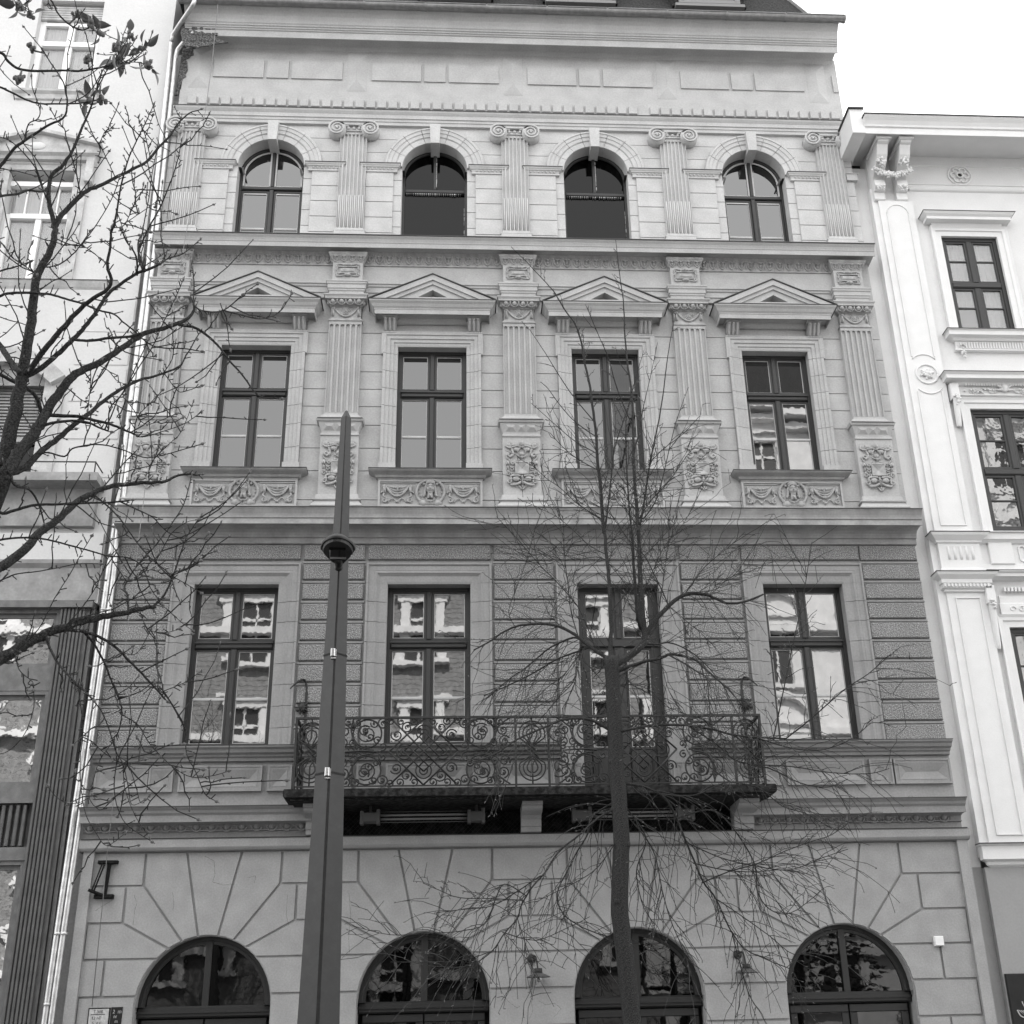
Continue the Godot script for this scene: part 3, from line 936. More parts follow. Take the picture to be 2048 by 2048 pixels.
func cartouche() -> ArrayMesh:
	# scrollwork shield on the pedestal; origin at the pedestal's centre, 0.60 x 0.98
	mb(true)
	ball(Vector3(0, 0.41, 0.03), Vector3(0.048, 0.048, 0.045), 10)
	for s in [-1.0, 1.0]:
		ball(Vector3(s * 0.215, 0.40, 0.015), Vector3(0.045, 0.045, 0.03), 8)
		tube(spiral(Vector3(s * 0.215, 0.40, 0.02), 0.045, 0.045, 0, TAU, 10), 0.012, 0.012, 5)
		tube(curve([Vector3(s * 0.27, 0.38, 0.01), Vector3(s * 0.2, 0.335, 0.03), Vector3(s * 0.12, 0.36, 0.03), Vector3(s * 0.06, 0.37, 0.03), Vector3(0, 0.345, 0.03)], 4), 0.016, 0.018, 5)
		ball(Vector3(s * 0.12, 0.39, 0.02), Vector3(0.05, 0.028, 0.03), 8)
		ball(Vector3(s * 0.09, 0.31, 0.02), Vector3(0.06, 0.04, 0.03), 8)
		tube(curve([Vector3(s * 0.03, 0.34, 0.02), Vector3(s * 0.06, 0.29, 0.03), Vector3(s * 0.07, 0.25, 0.02)], 4), 0.018, 0.01, 5)
		# upper side scroll
		tube(curve([Vector3(s * 0.17, 0.33, 0.02), Vector3(s * 0.145, 0.25, 0.03), Vector3(s * 0.15, 0.2, 0.03), Vector3(s * 0.2, 0.165, 0.03)], 5), 0.02, 0.018, 6)
		tube(spiral(Vector3(s * 0.205, 0.205, 0.03), 0.042, 0.012, -PI / 2, -PI / 2 - s * TAU * 1.2, 16), 0.016, 0.01, 6)
		tube(curve([Vector3(s * 0.255, 0.22, 0.02), Vector3(s * 0.25, 0.16, 0.02), Vector3(s * 0.2, 0.1, 0.02), Vector3(s * 0.2, 0.06, 0.02)], 4), 0.012, 0.012, 5)
		# hanging tassels
		tube([Vector3(s * 0.235, 0.09, 0.025), Vector3(s * 0.235, 0.02, 0.03)], 0.026, 0.03, 8)
		tube([Vector3(s * 0.235, 0.02, 0.02), Vector3(s * 0.235, -0.06, 0.02)], 0.014, 0.02, 6)
		ball(Vector3(s * 0.23, -0.09, 0.02), Vector3(0.026, 0.03, 0.025), 7)
		tube(spiral(Vector3(s * 0.225, -0.135, 0.025), 0.032, 0.02, 0, TAU, 10), 0.012, 0.012, 5)
		for e in [[0.155, 0.06], [0.165, -0.05], [0.16, -0.13]]:
			tube(spiral(Vector3(s * e[0], e[1], 0.02), 0.032, 0.01, 0.5, 0.5 + s * TAU * 1.1, 12), 0.013, 0.009, 5)
		tube(curve([Vector3(s * 0.2, 0.0, 0.015), Vector3(s * 0.17, -0.03, 0.03), Vector3(s * 0.13, -0.01, 0.015)], 4), 0.013, 0.013, 5)
		# lower leaves and scrolls
		tube(curve([Vector3(s * 0.03, -0.18, 0.03), Vector3(s * 0.1, -0.17, 0.03), Vector3(s * 0.19, -0.19, 0.03), Vector3(s * 0.17, -0.25, 0.03)], 5), 0.02, 0.016, 6)
		tube(spiral(Vector3(s * 0.215, -0.275, 0.03), 0.044, 0.012, PI / 2, PI / 2 + s * TAU * 1.2, 16), 0.017, 0.01, 6)
		ball(Vector3(s * 0.1, -0.23, 0.02), Vector3(0.07, 0.05, 0.035), 8)
		tube(curve([Vector3(s * 0.02, -0.29, 0.03), Vector3(s * 0.09, -0.335, 0.04), Vector3(s * 0.17, -0.345, 0.03), Vector3(s * 0.19, -0.32, 0.02)], 5), 0.024, 0.016, 6)
		for e in [[0.07, 0.19, 0.09, 0.21], [0.05, 0.13, 0.09, 0.12]]:
			tube([Vector3(s * 0.02, e[1] - 0.03, 0.03), Vector3(s * e[2], e[3], 0.02)], 0.018, 0.006, 5)
		tube([Vector3(s * 0.02, -0.26, 0.03), Vector3(s * 0.09, -0.20, 0.03)], 0.018, 0.006, 5)
	ball(Vector3(0, 0.165, 0.03), Vector3(0.028, 0.03, 0.03), 7)
	ball(Vector3(0, 0.23, 0.02), Vector3(0.05, 0.035, 0.025), 8)
	ball(Vector3(0, -0.225, 0.03), Vector3(0.026, 0.028, 0.03), 7)
	tube(curve([Vector3(-0.09, 0.085, 0.02), Vector3(-0.04, 0.105, 0.03), Vector3(0, 0.085, 0.03), Vector3(0.04, 0.105, 0.03), Vector3(0.09, 0.085, 0.02)], 4), 0.013, 0.013, 5)
	tube([Vector3(0, -0.16, 0.02), Vector3(0, -0.34, 0.03)], 0.016, 0.022, 6)
	tube(curve([Vector3(-0.05, -0.36, 0.02), Vector3(0, -0.42, 0.03), Vector3(0.05, -0.36, 0.02)], 4), 0.014, 0.014, 5)
	ball(Vector3(0, -0.37, 0.02), Vector3(0.024, 0.035, 0.03), 7)
	smooth(false)
	box(-0.115, 0.115, -0.145, -0.125, 0, 0.045); box(-0.115, 0.115, 0.065, 0.085, 0, 0.045)
	box(-0.115, -0.098, -0.125, 0.065, 0, 0.045); box(0.098, 0.115, -0.125, 0.065, 0, 0.045)
	hip(-0.098, 0.098, -0.125, 0.065, 0.04, 0.002, 0.0975, 0.0945)
	return done()

func strap_frame() -> ArrayMesh:
	# strapwork tablet of the upper block, 0.46 x 0.30
	mb(true)
	for s in [-1.0, 1.0]:
		ball(Vector3(0, s * 0.105, 0.02), Vector3(0.075, 0.028, 0.045), 8)
		for v in [-1.0, 1.0]:
			tube(spiral(Vector3(s * 0.175, v * 0.085, 0.015), 0.03, 0.012, 0, TAU * 1.1 * s * v, 10), 0.013, 0.01, 5)
			tube(curve([Vector3(s * 0.08, v * 0.115, 0.01), Vector3(s * 0.14, v * 0.125, 0.02), Vector3(s * 0.2, v * 0.12, 0.01)], 4), 0.011, 0.011, 5)
		tube(curve([Vector3(s * 0.2, 0.1, 0.01), Vector3(s * 0.18, 0.03, 0.02), Vector3(s * 0.205, 0.0, 0.03), Vector3(s * 0.18, -0.03, 0.02), Vector3(s * 0.2, -0.1, 0.01)], 4), 0.014, 0.014, 5)
	smooth(false)
	box(-0.15, 0.15, -0.075, -0.06, 0, 0.03); box(-0.15, 0.15, 0.06, 0.075, 0, 0.03)
	hip(-0.15, 0.15, -0.06, 0.06, 0.0, 0.03, 0.045, 0.035)
	return done()

func bust() -> ArrayMesh:
	# woman's head in high relief; origin at the middle of the medallion
	mb(true)
	ball(Vector3(0, 0.045, 0.03), Vector3(0.066, 0.095, 0.07), 14)
	ball(Vector3(0, -0.03, 0.035), Vector3(0.04, 0.035, 0.055), 8)
	tube([Vector3(0, 0.06, 0.098), Vector3(0, 0.03, 0.112), Vector3(0, 0.018, 0.105)], 0.008, 0.014, 6)
	for s in [-1.0, 1.0]:
		tube(curve([Vector3(s * 0.008, 0.072, 0.098), Vector3(s * 0.03, 0.08, 0.093), Vector3(s * 0.052, 0.068, 0.075)], 4), 0.007, 0.005, 5)
		ball(Vector3(s * 0.027, 0.057, 0.088), Vector3(0.014, 0.008, 0.01), 6)
		ball(Vector3(s * 0.035, 0.02, 0.07), Vector3(0.026, 0.026, 0.024), 7)
		# hair falling to the shoulders
		tube(curve([Vector3(s * 0.055, 0.11, 0.05), Vector3(s * 0.078, 0.05, 0.03), Vector3(s * 0.085, -0.02, 0.02), Vector3(s * 0.105, -0.09, 0.015)], 5), 0.026, 0.02, 7)
		tube(curve([Vector3(s * 0.07, 0.04, 0.02), Vector3(s * 0.1, -0.03, 0.015), Vector3(s * 0.07, -0.06, 0.03), Vector3(s * 0.12, -0.065, 0.01)], 4), 0.013, 0.008, 5)
		ball(Vector3(s * 0.105, 0.135, 0.01), Vector3(0.03, 0.03, 0.025), 7)
		ball(Vector3(s * 0.11, -0.2, 0.0), Vector3(0.085, 0.065, 0.05), 10)
		for k in 6:
			var a := 0.5 - k * 0.35
			ball(Vector3(s * cos(a) * 0.185, sin(a) * 0.185 + 0.02, 0.005), Vector3(0.012, 0.016, 0.012), 5)
	tube(curve([Vector3(-0.018, 0.0, 0.092), Vector3(0, 0.003, 0.1), Vector3(0.018, 0.0, 0.092)], 4), 0.006, 0.006, 5)
	ball(Vector3(0, -0.012, 0.088), Vector3(0.014, 0.007, 0.012), 6)
	ball(Vector3(0, 0.15, 0.03), Vector3(0.085, 0.055, 0.06), 10)
	for k in 9:
		var a := lerpf(0.25, PI - 0.25, k / 8.0)
		ball(Vector3(cos(a) * 0.075, 0.09 + sin(a) * 0.045, 0.075), Vector3(0.013, 0.013, 0.013), 5)
	tube([Vector3(0, -0.03, 0.03), Vector3(0, -0.13, 0.02)], 0.042, 0.055, 10)
	ball(Vector3(0, -0.19, 0.0), Vector3(0.1, 0.07, 0.05), 10)
	for k in 9:
		var a := lerpf(PI + 0.3, TAU - 0.3, k / 8.0)
		ball(Vector3(cos(a) * 0.072, -0.115 + sin(a) * 0.075, 0.055), Vector3(0.014, 0.014, 0.014), 6)
	return done()

func garland() -> ArrayMesh:
	# half panel beside the medallion, 0.54 x 0.36
	mb(true)
	for s in [-1.0, 1.0]:
		ball(Vector3(s * 0.21, 0.12, 0.02), Vector3(0.035, 0.04, 0.03), 8)
		tube([Vector3(s * 0.21, 0.1, 0.025), Vector3(s * 0.205, 0.0, 0.03)], 0.03, 0.02, 7)
		tube(curve([Vector3(s * 0.2, 0.02, 0.02), Vector3(s * 0.225, -0.05, 0.03), Vector3(s * 0.18, -0.09, 0.03), Vector3(s * 0.175, -0.14, 0.02)], 5), 0.017, 0.015, 6)
		tube(spiral(Vector3(s * 0.205, -0.125, 0.025), 0.04, 0.012, PI if s > 0 else 0.0, (PI if s > 0 else 0.0) + s * TAU * 1.2, 16), 0.015, 0.01, 6)
		tube(curve([Vector3(s * 0.26, 0.0, 0.01), Vector3(s * 0.245, 0.03, 0.02), Vector3(s * 0.2, 0.01, 0.02)], 4), 0.014, 0.014, 5)
		tube(curve([Vector3(s * 0.15, -0.16, 0.01), Vector3(s * 0.1, -0.1, 0.02), Vector3(s * 0.05, -0.1, 0.02), Vector3(s * 0.035, -0.13, 0.02), Vector3(0, -0.145, 0.02)], 4), 0.011, 0.011, 5)
		ball(Vector3(s * 0.035, 0.105, 0.015), Vector3(0.018, 0.02, 0.02), 6)
		ball(Vector3(s * 0.012, -0.15, 0.015), Vector3(0.02, 0.018, 0.02), 6)
	ball(Vector3(0, 0.075, 0.015), Vector3(0.018, 0.022, 0.02), 6)
	swag(Vector3(-0.19, 0.13, 0.015), Vector3(0.19, 0.13, 0.015), 0.19, 0.018, 4)
	smooth(true)
	ball(Vector3(0, -0.035, 0.02), Vector3(0.05, 0.018, 0.02), 7)
	return done()

func console_mesh() -> ArrayMesh:
	mb()
	box(-0.135, 0.135, 13.21, 13.262, 0, 0.23)
	prof([Vector2(0.0, 12.985), Vector2(0.06, 12.985), Vector2(0.07, 13.03), Vector2(0.1, 13.06), Vector2(0.15, 13.14), Vector2(0.19, 13.21), Vector2(0.19, 13.212)], -0.108, 0.108, false, 0.0)
	box(-0.115, 0.115, 12.965, 12.985, 0, 0.075)
	for x in [-0.066, 0.0, 0.066]:
		box(x - 0.006, x + 0.006, 13.0, 13.05, 0.06, 0.085)
	smooth(true)
	for x in [-0.072, 0.0, 0.072]:
		tube(curve([Vector3(x, 13.19, 0.19), Vector3(x, 13.12, 0.15), Vector3(x, 13.06, 0.11), Vector3(x, 13.0, 0.07)], 3), 0.026, 0.02, 7)
		ball(Vector3(x, 13.175, 0.19), Vector3(0.026, 0.03, 0.02), 6)
	return done()

func giant_pilaster(h: Node) -> Node3D:
	var p := part("pilaster", h)
	mb()
	prof([Vector2(0.16, 9.52), Vector2(0.22, 9.63), Vector2(0.20, 9.66), Vector2(0.165, 9.71), Vector2(0.155, 9.735), Vector2(0.185, 9.745), Vector2(0.185, 9.765), Vector2(0.15, 9.775), Vector2(0.145, 9.81), Vector2(0.135, 9.86)], -0.2, 0.2, true)
	put("base", M.stucco, p)
	mb(); cbox(-0.315, 0.315, 9.83, 10.93, -0.05, 0.13, 0.008)
	put("pedestal", M.stucco, p)
	inst("cartouche", cartouche(), M.relief, p, Vector3(0, 10.37, 0.128))
	mb(); prof([Vector2(0.13, 10.92), Vector2(0.15, 10.925), Vector2(0.15, 10.95), Vector2(0.135, 10.97), Vector2(0.135, 11.0), Vector2(0.185, 11.15), Vector2(0.185, 11.16), Vector2(0.21, 11.165), Vector2(0.225, 11.2), Vector2(0.225, 11.21), Vector2(0.10, 11.26)], -0.17, 0.17, true)
	put("pedestal_cap", M.stucco, p)
	mb()
	for e in [[-0.265, -0.085], [-0.065, 0.065], [0.085, 0.265]]:
		var zb := 0.14; var zt := 0.178
		var a := Vector3(e[0], 11.015, zb); var b := Vector3(e[1], 11.015, zb); var c := Vector3(e[1], 11.135, zt); var d := Vector3(e[0], 11.135, zt)
		var k := 0.055
		var m0 := Vector3(e[0] + k, 11.075, 0.19); var m1 := Vector3(e[1] - k, 11.075, 0.19)
		quad(a, b, m1, m0); tri(b, c, m1); quad(c, d, m0, m1); tri(d, a, m0)
	put("diamond_band", M.stucco, p)
	mb(); box(-0.37, 0.37, 11.2, 11.212, 0.0, 0.236)
	put("flashing", M.flash, p)
	mb(); prof([Vector2(0.13, 11.25), Vector2(0.14, 11.27), Vector2(0.13, 11.30), Vector2(0.11, 11.31), Vector2(0.1, 11.335)], -0.19, 0.19, true)
	put("shaft_base", M.stucco, p)
	mb(); fluted(0.28, 11.32, 13.17, 0.1, 6, 0.0)
	put("shaft", M.stucco, p)
	mb(); prof([Vector2(0.1, 13.165), Vector2(0.12, 13.17), Vector2(0.12, 13.195), Vector2(0.1, 13.215), Vector2(0.09, 13.235), Vector2(0.09, 13.45), Vector2(0.11, 13.46), Vector2(0.11, 13.475), Vector2(0.105, 13.48)], -0.17, 0.17, true)
	rosette(Vector3(0, 13.36, 0.1), 0.085)
	swag(Vector3(-0.2, 13.43, 0.09), Vector3(0.2, 13.43, 0.09), 0.17, 0.018, 2)
	smooth(true)
	for s in [-1.0, 1.0]:
		tube([Vector3(s * 0.215, 13.44, 0.1), Vector3(s * 0.22, 13.27, 0.1)], 0.02, 0.026, 6)
		ball(Vector3(s * 0.21, 13.42, 0.11), Vector3(0.03, 0.03, 0.025), 6)
	put("necking", M.relief, p)
	mb(true)
	for k in 4:
		var x := -0.225 + 0.15 * k
		ball(Vector3(x, 13.52, 0.175), Vector3(0.042, 0.045, 0.045), 8)
		tube(spiral(Vector3(x, 13.525, 0.165), 0.06, 0.06, PI * 1.03, PI * 1.97, 7), 0.011, 0.011, 5)
		if k < 3:
			tube([Vector3(x + 0.075, 13.56, 0.19), Vector3(x + 0.075, 13.48, 0.165)], 0.012, 0.006, 5)
	for s in [-1.0, 1.0]:
		ball(Vector3(s * 0.305, 13.52, 0.1), Vector3(0.035, 0.045, 0.05), 7)
	smooth(false)
	prof([Vector2(0.105, 13.47), Vector2(0.13, 13.5), Vector2(0.16, 13.56), Vector2(0.18, 13.565)], -0.17, 0.17, true)
	put("egg_band", M.relief, p)
	mb(); prof([Vector2(0.18, 13.565), Vector2(0.205, 13.57), Vector2(0.205, 13.6), Vector2(0.215, 13.62), Vector2(0.23, 13.635), Vector2(0.23, 13.655), Vector2(0.15, 13.7), Vector2(0.15, 13.75), Vector2(0.165, 13.76), Vector2(0.165, 13.79), Vector2(0.18, 13.8), Vector2(0.18, 13.875), Vector2(0.195, 13.885), Vector2(0.2, 13.92), Vector2(0.21, 13.925), Vector2(0.21, 13.95), Vector2(0.12, 13.97)], -0.15, 0.15, true)
	put("abacus", M.stucco, p)
	mb(); cbox(-0.265, 0.265, 13.96, 14.40, -0.05, 0.12, 0.006)
	put("block", M.stucco, p)
	inst("tablet", strap_frame(), M.relief, p, Vector3(0, 14.20, 0.12))
	mb(); prof([Vector2(0.115, 14.36), Vector2(0.125, 14.37), Vector2(0.13, 14.41), Vector2(0.155, 14.46), Vector2(0.18, 14.51), Vector2(0.19, 14.52), Vector2(0.19, 14.56)], -0.15, 0.15, true)
	put("block_cap", M.relief, p)
	var heart := heart_mesh()
	for k in 4:
		var o := inst("leaf_ornament", heart, M.relief, p, Vector3(-0.225 + 0.15 * k, 14.44, 0.14))
		o.scale = Vector3(0.85, 0.75, 0.8)
		o.rotation.x = 0.4
	return p

func pediment(h: Node) -> Node3D:
	var p := part("pediment", h)
	mb(); prof([Vector2(0.0, 13.17), Vector2(0.03, 13.18), Vector2(0.07, 13.22), Vector2(0.08, 13.255), Vector2(0.27, 13.265), Vector2(0.275, 13.21), Vector2(0.29, 13.21), Vector2(0.29, 13.29), Vector2(0.30, 13.30), Vector2(0.30, 13.315), Vector2(0.325, 13.34), Vector2(0.35, 13.385), Vector2(0.385, 13.42), Vector2(0.39, 13.445), Vector2(0.0, 13.47)], -0.70, 0.70, true)
	put("cornice", M.stucco, p)
	mb()
	for s in [-1.0, 1.0]:
		prism(PackedVector2Array([Vector2(s * 1.06, 13.455), Vector2(0, 13.965), Vector2(0, 13.86), Vector2(s * 0.84, 13.455)]), 0.0, 0.38)
		prism(PackedVector2Array([Vector2(s * 0.842, 13.455), Vector2(0, 13.862), Vector2(0, 13.785), Vector2(s * 0.68, 13.455)]), 0.0, 0.35)
		prism(PackedVector2Array([Vector2(s * 0.682, 13.455), Vector2(0, 13.787), Vector2(0, 13.685), Vector2(s * 0.25, 13.535), Vector2(s * 0.25, 13.455)]), 0.0, 0.32)
	box(-0.25, 0.25, 13.455, 13.535, 0.0, 0.32)
	put("raking_cornice", M.stucco, p)
	mb(); prism(PackedVector2Array([Vector2(-0.27, 13.53), Vector2(0.27, 13.53), Vector2(0, 13.69)]), 0.0, 0.14)
	put("tympanum", M.trim, p)
	mb()
	for s in [-1.0, 1.0]:
		prism(PackedVector2Array([Vector2(s * 1.10, 13.449), Vector2(0, 13.967), Vector2(0, 13.985), Vector2(s * 1.10, 13.467)]), 0.0, 0.40)
		var e: float = s * 1.10
		prism(PackedVector2Array([Vector2(e - 0.006, 13.43), Vector2(e + 0.006, 13.43), Vector2(e + 0.006, 13.455), Vector2(e - 0.006, 13.455)]), 0.0, 0.40)
	box(-1.09, 1.09, 13.446, 13.456, 0.385, 0.40)
	put("flashing", M.flash, p)
	var con := console_mesh()
	for x in [-0.73, 0.715]:
		inst("console", con, M.relief, p, Vector3(x, 0, 0))
	return p

func sill_panel(h: Node) -> Node3D:
	var p := part("sill_panel", h)
	mb(); prof([Vector2(0.05, 10.14), Vector2(0.075, 10.15), Vector2(0.08, 10.17), Vector2(0.11, 10.18), Vector2(0.13, 10.215), Vector2(0.2, 10.25), Vector2(0.225, 10.27), Vector2(0.225, 10.285), Vector2(-0.1, 10.345)], -0.775, 0.775, true)
	put("sill", M.trim, p)
	mb(); box(-1.006, 1.006, 10.285, 10.297, 0.0, 0.238)
	put("flashing", M.flash, p)
	mb()
	box(-0.85, 0.85, 9.58, 10.16, -0.03, 0.035)
	box(-0.85, 0.85, 10.12, 10.16, 0.035, 0.07); box(-0.85, 0.85, 9.58, 9.70, 0.035, 0.07)
	box(-0.85, -0.815, 9.70, 10.12, 0.035, 0.07); box(0.815, 0.85, 9.70, 10.12, 0.035, 0.07)
	for s in [-1.0, 1.0]:
		box(s * 0.525 - 0.285, s * 0.525 + 0.285, 10.095, 10.11, 0.035, 0.055); box(s * 0.525 - 0.285, s * 0.525 + 0.285, 9.705, 9.718, 0.035, 0.055)
	put("panel", M.stucco, p)
	mb(true)
	var q := []
	for k in 33:
		var a := lerpf(-0.9, PI + 0.9, k / 32.0)
		q.append(Vector3(cos(a) * 0.225, 9.935 + sin(a) * 0.225, 0.06))
	tube(q, 0.024, 0.024, 6)
	put("medallion_ring", M.relief, p)
	inst("bust", bust(), M.relief, p, Vector3(0, 9.945, 0.045))
	var gar := garland()
	for s in [-1.0, 1.0]:
		inst("garland", gar, M.relief, p, Vector3(s * 0.535, 9.915, 0.04))
	return p

func pedimented_storey(h: Node) -> void:
	var half := 0.593
	for i in 4:
		var c: float = COLS[i]
		var x0: float = XL if i == 0 else c - 1.5
		var x1: float = XR - 0.02 if i == 3 else c + 1.5
		wall_round(h, "storey_wall", M.stucco, x0, x1, 9.2, 14.75, c, half, 10.33, 12.73, -0.34, -0.022)
		var P := [Vector2(0.0, -0.03), Vector2(0.0, 0.0), Vector2(0.025, 0.012), Vector2(0.06, 0.012), Vector2(0.065, 0.03), Vector2(0.125, 0.03), Vector2(0.13, 0.05), Vector2(0.19, 0.05), Vector2(0.2, 0.07), Vector2(0.225, 0.075), Vector2(0.245, 0.075), Vector2(0.245, 0.0)]
		architrave(h, P, c, half, 10.46, 12.73, [10.76, 11.19, 11.545, 11.88, 12.22, 12.565], M.stucco)
		for s in [-1.0, 1.0]:
			mb(); box(c + minf(s * 0.838, s * 0.87), c + maxf(s * 0.838, s * 0.87), 12.55, 12.97, 0.0, 0.07)
			put("architrave_ear", M.stucco, h)
			mb(); box(c + minf(s * 0.58, s * 0.86), c + maxf(s * 0.58, s * 0.86), 10.34, 10.46, -0.02, 0.085)
			put("plinth_block", M.stucco, h)
		mb(); box(c - 0.87, c + 0.87, 12.972, 12.99, 0.0, 0.078)
		put("cap_fillet", M.stucco, h)
		var g: Material = M.glass_mid if i < 3 else M.glass_low
		window(h, c, half, 10.33, 12.73, 11.89, [11.079], -0.2, M.frame, M.sash, g, g)
		mb(); box(c - half + 0.05, c + half - 0.05, 12.55, 12.67, -0.23, -0.212)
		put("roller_blind", M.black, h)
		for s in [-1.0, 1.0]:
			var ys := [9.6, 9.82, 10.343, 10.76, 11.19, 11.545, 11.88, 12.22, 12.565, 12.99, 13.68]
			for k in ys.size() - 1:
				mb(); cbox(c + minf(s * 0.84, s * 1.225), c + maxf(s * 0.84, s * 1.225), ys[k] + 0.006, ys[k + 1] - 0.006, -0.03, 0.0, 0.004)
				put("stone_course", M.stucco, h)
		mb()
		prof([Vector2(0.0, 13.68), Vector2(0.045, 13.685), Vector2(0.045, 13.775), Vector2(0.065, 13.785), Vector2(0.065, 13.80), Vector2(0.05, 13.81), Vector2(0.05, 13.90), Vector2(0.07, 13.91), Vector2(0.075, 13.945), Vector2(0.095, 13.955), Vector2(0.095, 13.975), Vector2(0.0, 13.99)], c - 1.22, c + 1.22, false, -0.05)
		put("string_moulding", M.stucco, h)
		mb(); box(c - 1.235, c + 1.235, 13.99, 14.375, -0.03, 0.004)
		put("frieze_course", M.stucco, h)
		mb(); prof([Vector2(0.0, 14.37), Vector2(0.03, 14.375), Vector2(0.03, 14.395), Vector2(0.02, 14.4), Vector2(0.03, 14.46), Vector2(0.06, 14.55), Vector2(0.09, 14.6), Vector2(0.1, 14.625)], c - 1.22, c + 1.22, false, -0.05)
		put("leaf_moulding", M.relief, h)
	for x in [[6.285, XR - 0.02], [XL, -6.285]]:
		var ys := [9.6, 9.82, 10.343, 10.76, 11.19, 11.545, 11.88, 12.22, 12.565, 12.99, 13.68]
		for k in ys.size() - 1:
			mb(); box(x[0], x[1], ys[k] + 0.006, ys[k + 1] - 0.006, -0.03, 0.0)
			put("stone_course", M.stucco, h)
	var heart := heart_mesh()
	for i in 4:
		for k in 14:
			var o := inst("leaf_ornament", heart, M.relief, h, Vector3(COLS[i] - 1.135 + 0.1746 * k, 14.49, 0.035))
			o.rotation.x = 0.3
	var p0 := giant_pilaster(h)
	p0.position.x = PIERS[0] - 0.02
	for k in range(1, 5):
		copy(p0, h, PIERS[k] - PIERS[0] + (0.02 if k < 4 else 0.0))
	var d0 := pediment(h)
	var s0 := sill_panel(h)
	d0.position.x = COLS[0]
	s0.position.x = COLS[0]
	for k in range(1, 4):
		copy(d0, h, 3.0 * k); copy(s0, h, 3.0 * k)
	var C := [Vector2(0.05, 14.61), Vector2(0.1, 14.62), Vector2(0.27, 14.63), Vector2(0.275, 14.578), Vector2(0.29, 14.578), Vector2(0.29, 14.665), Vector2(0.30, 14.675), Vector2(0.305, 14.70), Vector2(0.32, 14.74), Vector2(0.345, 14.77), Vector2(0.355, 14.80), Vector2(-0.1, 14.86)]
	mb(); prof(C, XL - 0.01, XR + 0.02, false, -0.3)
	put("cornice", M.stucco, h)
	mb(); box(XL - 0.015, XR + 0.025, 14.79, 14.805, 0.355, 0.37)
	quad(Vector3(XL - 0.015, 14.805, 0.37), Vector3(XR + 0.025, 14.805, 0.37), Vector3(XR + 0.025, 14.868, -0.1), Vector3(XL - 0.015, 14.868, -0.1))
	put("flashing", M.flash, h)

# ---------------------------------------------------------------- arched storey
func ionic_pilaster(h: Node) -> Node3D:
	var p := part("ionic_pilaster", h)
	mb(); box(-0.295, 0.295, 14.85, 15.0, -0.05, 0.14); box(-0.275, 0.275, 15.0, 15.06, -0.05, 0.125)
	prof([Vector2(0.1, 15.06), Vector2(0.125, 15.065), Vector2(0.125, 15.085), Vector2(0.1, 15.1)], -0.16, 0.16, true)
	put("base", M.upper, p)
	mb(); fluted(0.248, 15.09, 17.33, 0.1, 7, 15.87)
	put("shaft", M.upper, p)
	mb()
	box(-0.25, 0.25, 17.33, 17.42, -0.05, 0.115)
	smooth(true)
	for s in [-1.0, 1.0]:
		var c := Vector3(s * 0.305, 17.345, 0.19)
		tube([c + Vector3(0, 0, -0.2), c + Vector3(0, 0, -0.012)], 0.165, 0.165, 20)
		var q := spiral(c, 0.16, 0.03, PI / 2, PI / 2 - s * TAU * 2.2, 44)
		tube(q, 0.021, 0.014, 6)
		ball(c + Vector3(0, 0, 0.002), Vector3(0.028, 0.028, 0.025), 8)
		ball(Vector3(s * 0.12, 17.42, 0.15), Vector3(0.05, 0.022, 0.02), 6)
	for x in [-0.1, 0.0, 0.1]:
		ball(Vector3(x, 17.385, 0.125), Vector3(0.036, 0.035, 0.03), 8)
	tube([Vector3(-0.305, 17.505, 0.19), Vector3(0.305, 17.505, 0.19)], 0.021, 0.021, 6)
	smooth(false)
	box(-0.305, 0.305, 17.43, 17.515, -0.05, 0.178)
	box(-0.24, 0.24, 17.325, 17.345, 0.1, 0.13)
	put("capital", M.upper, p)
	return p

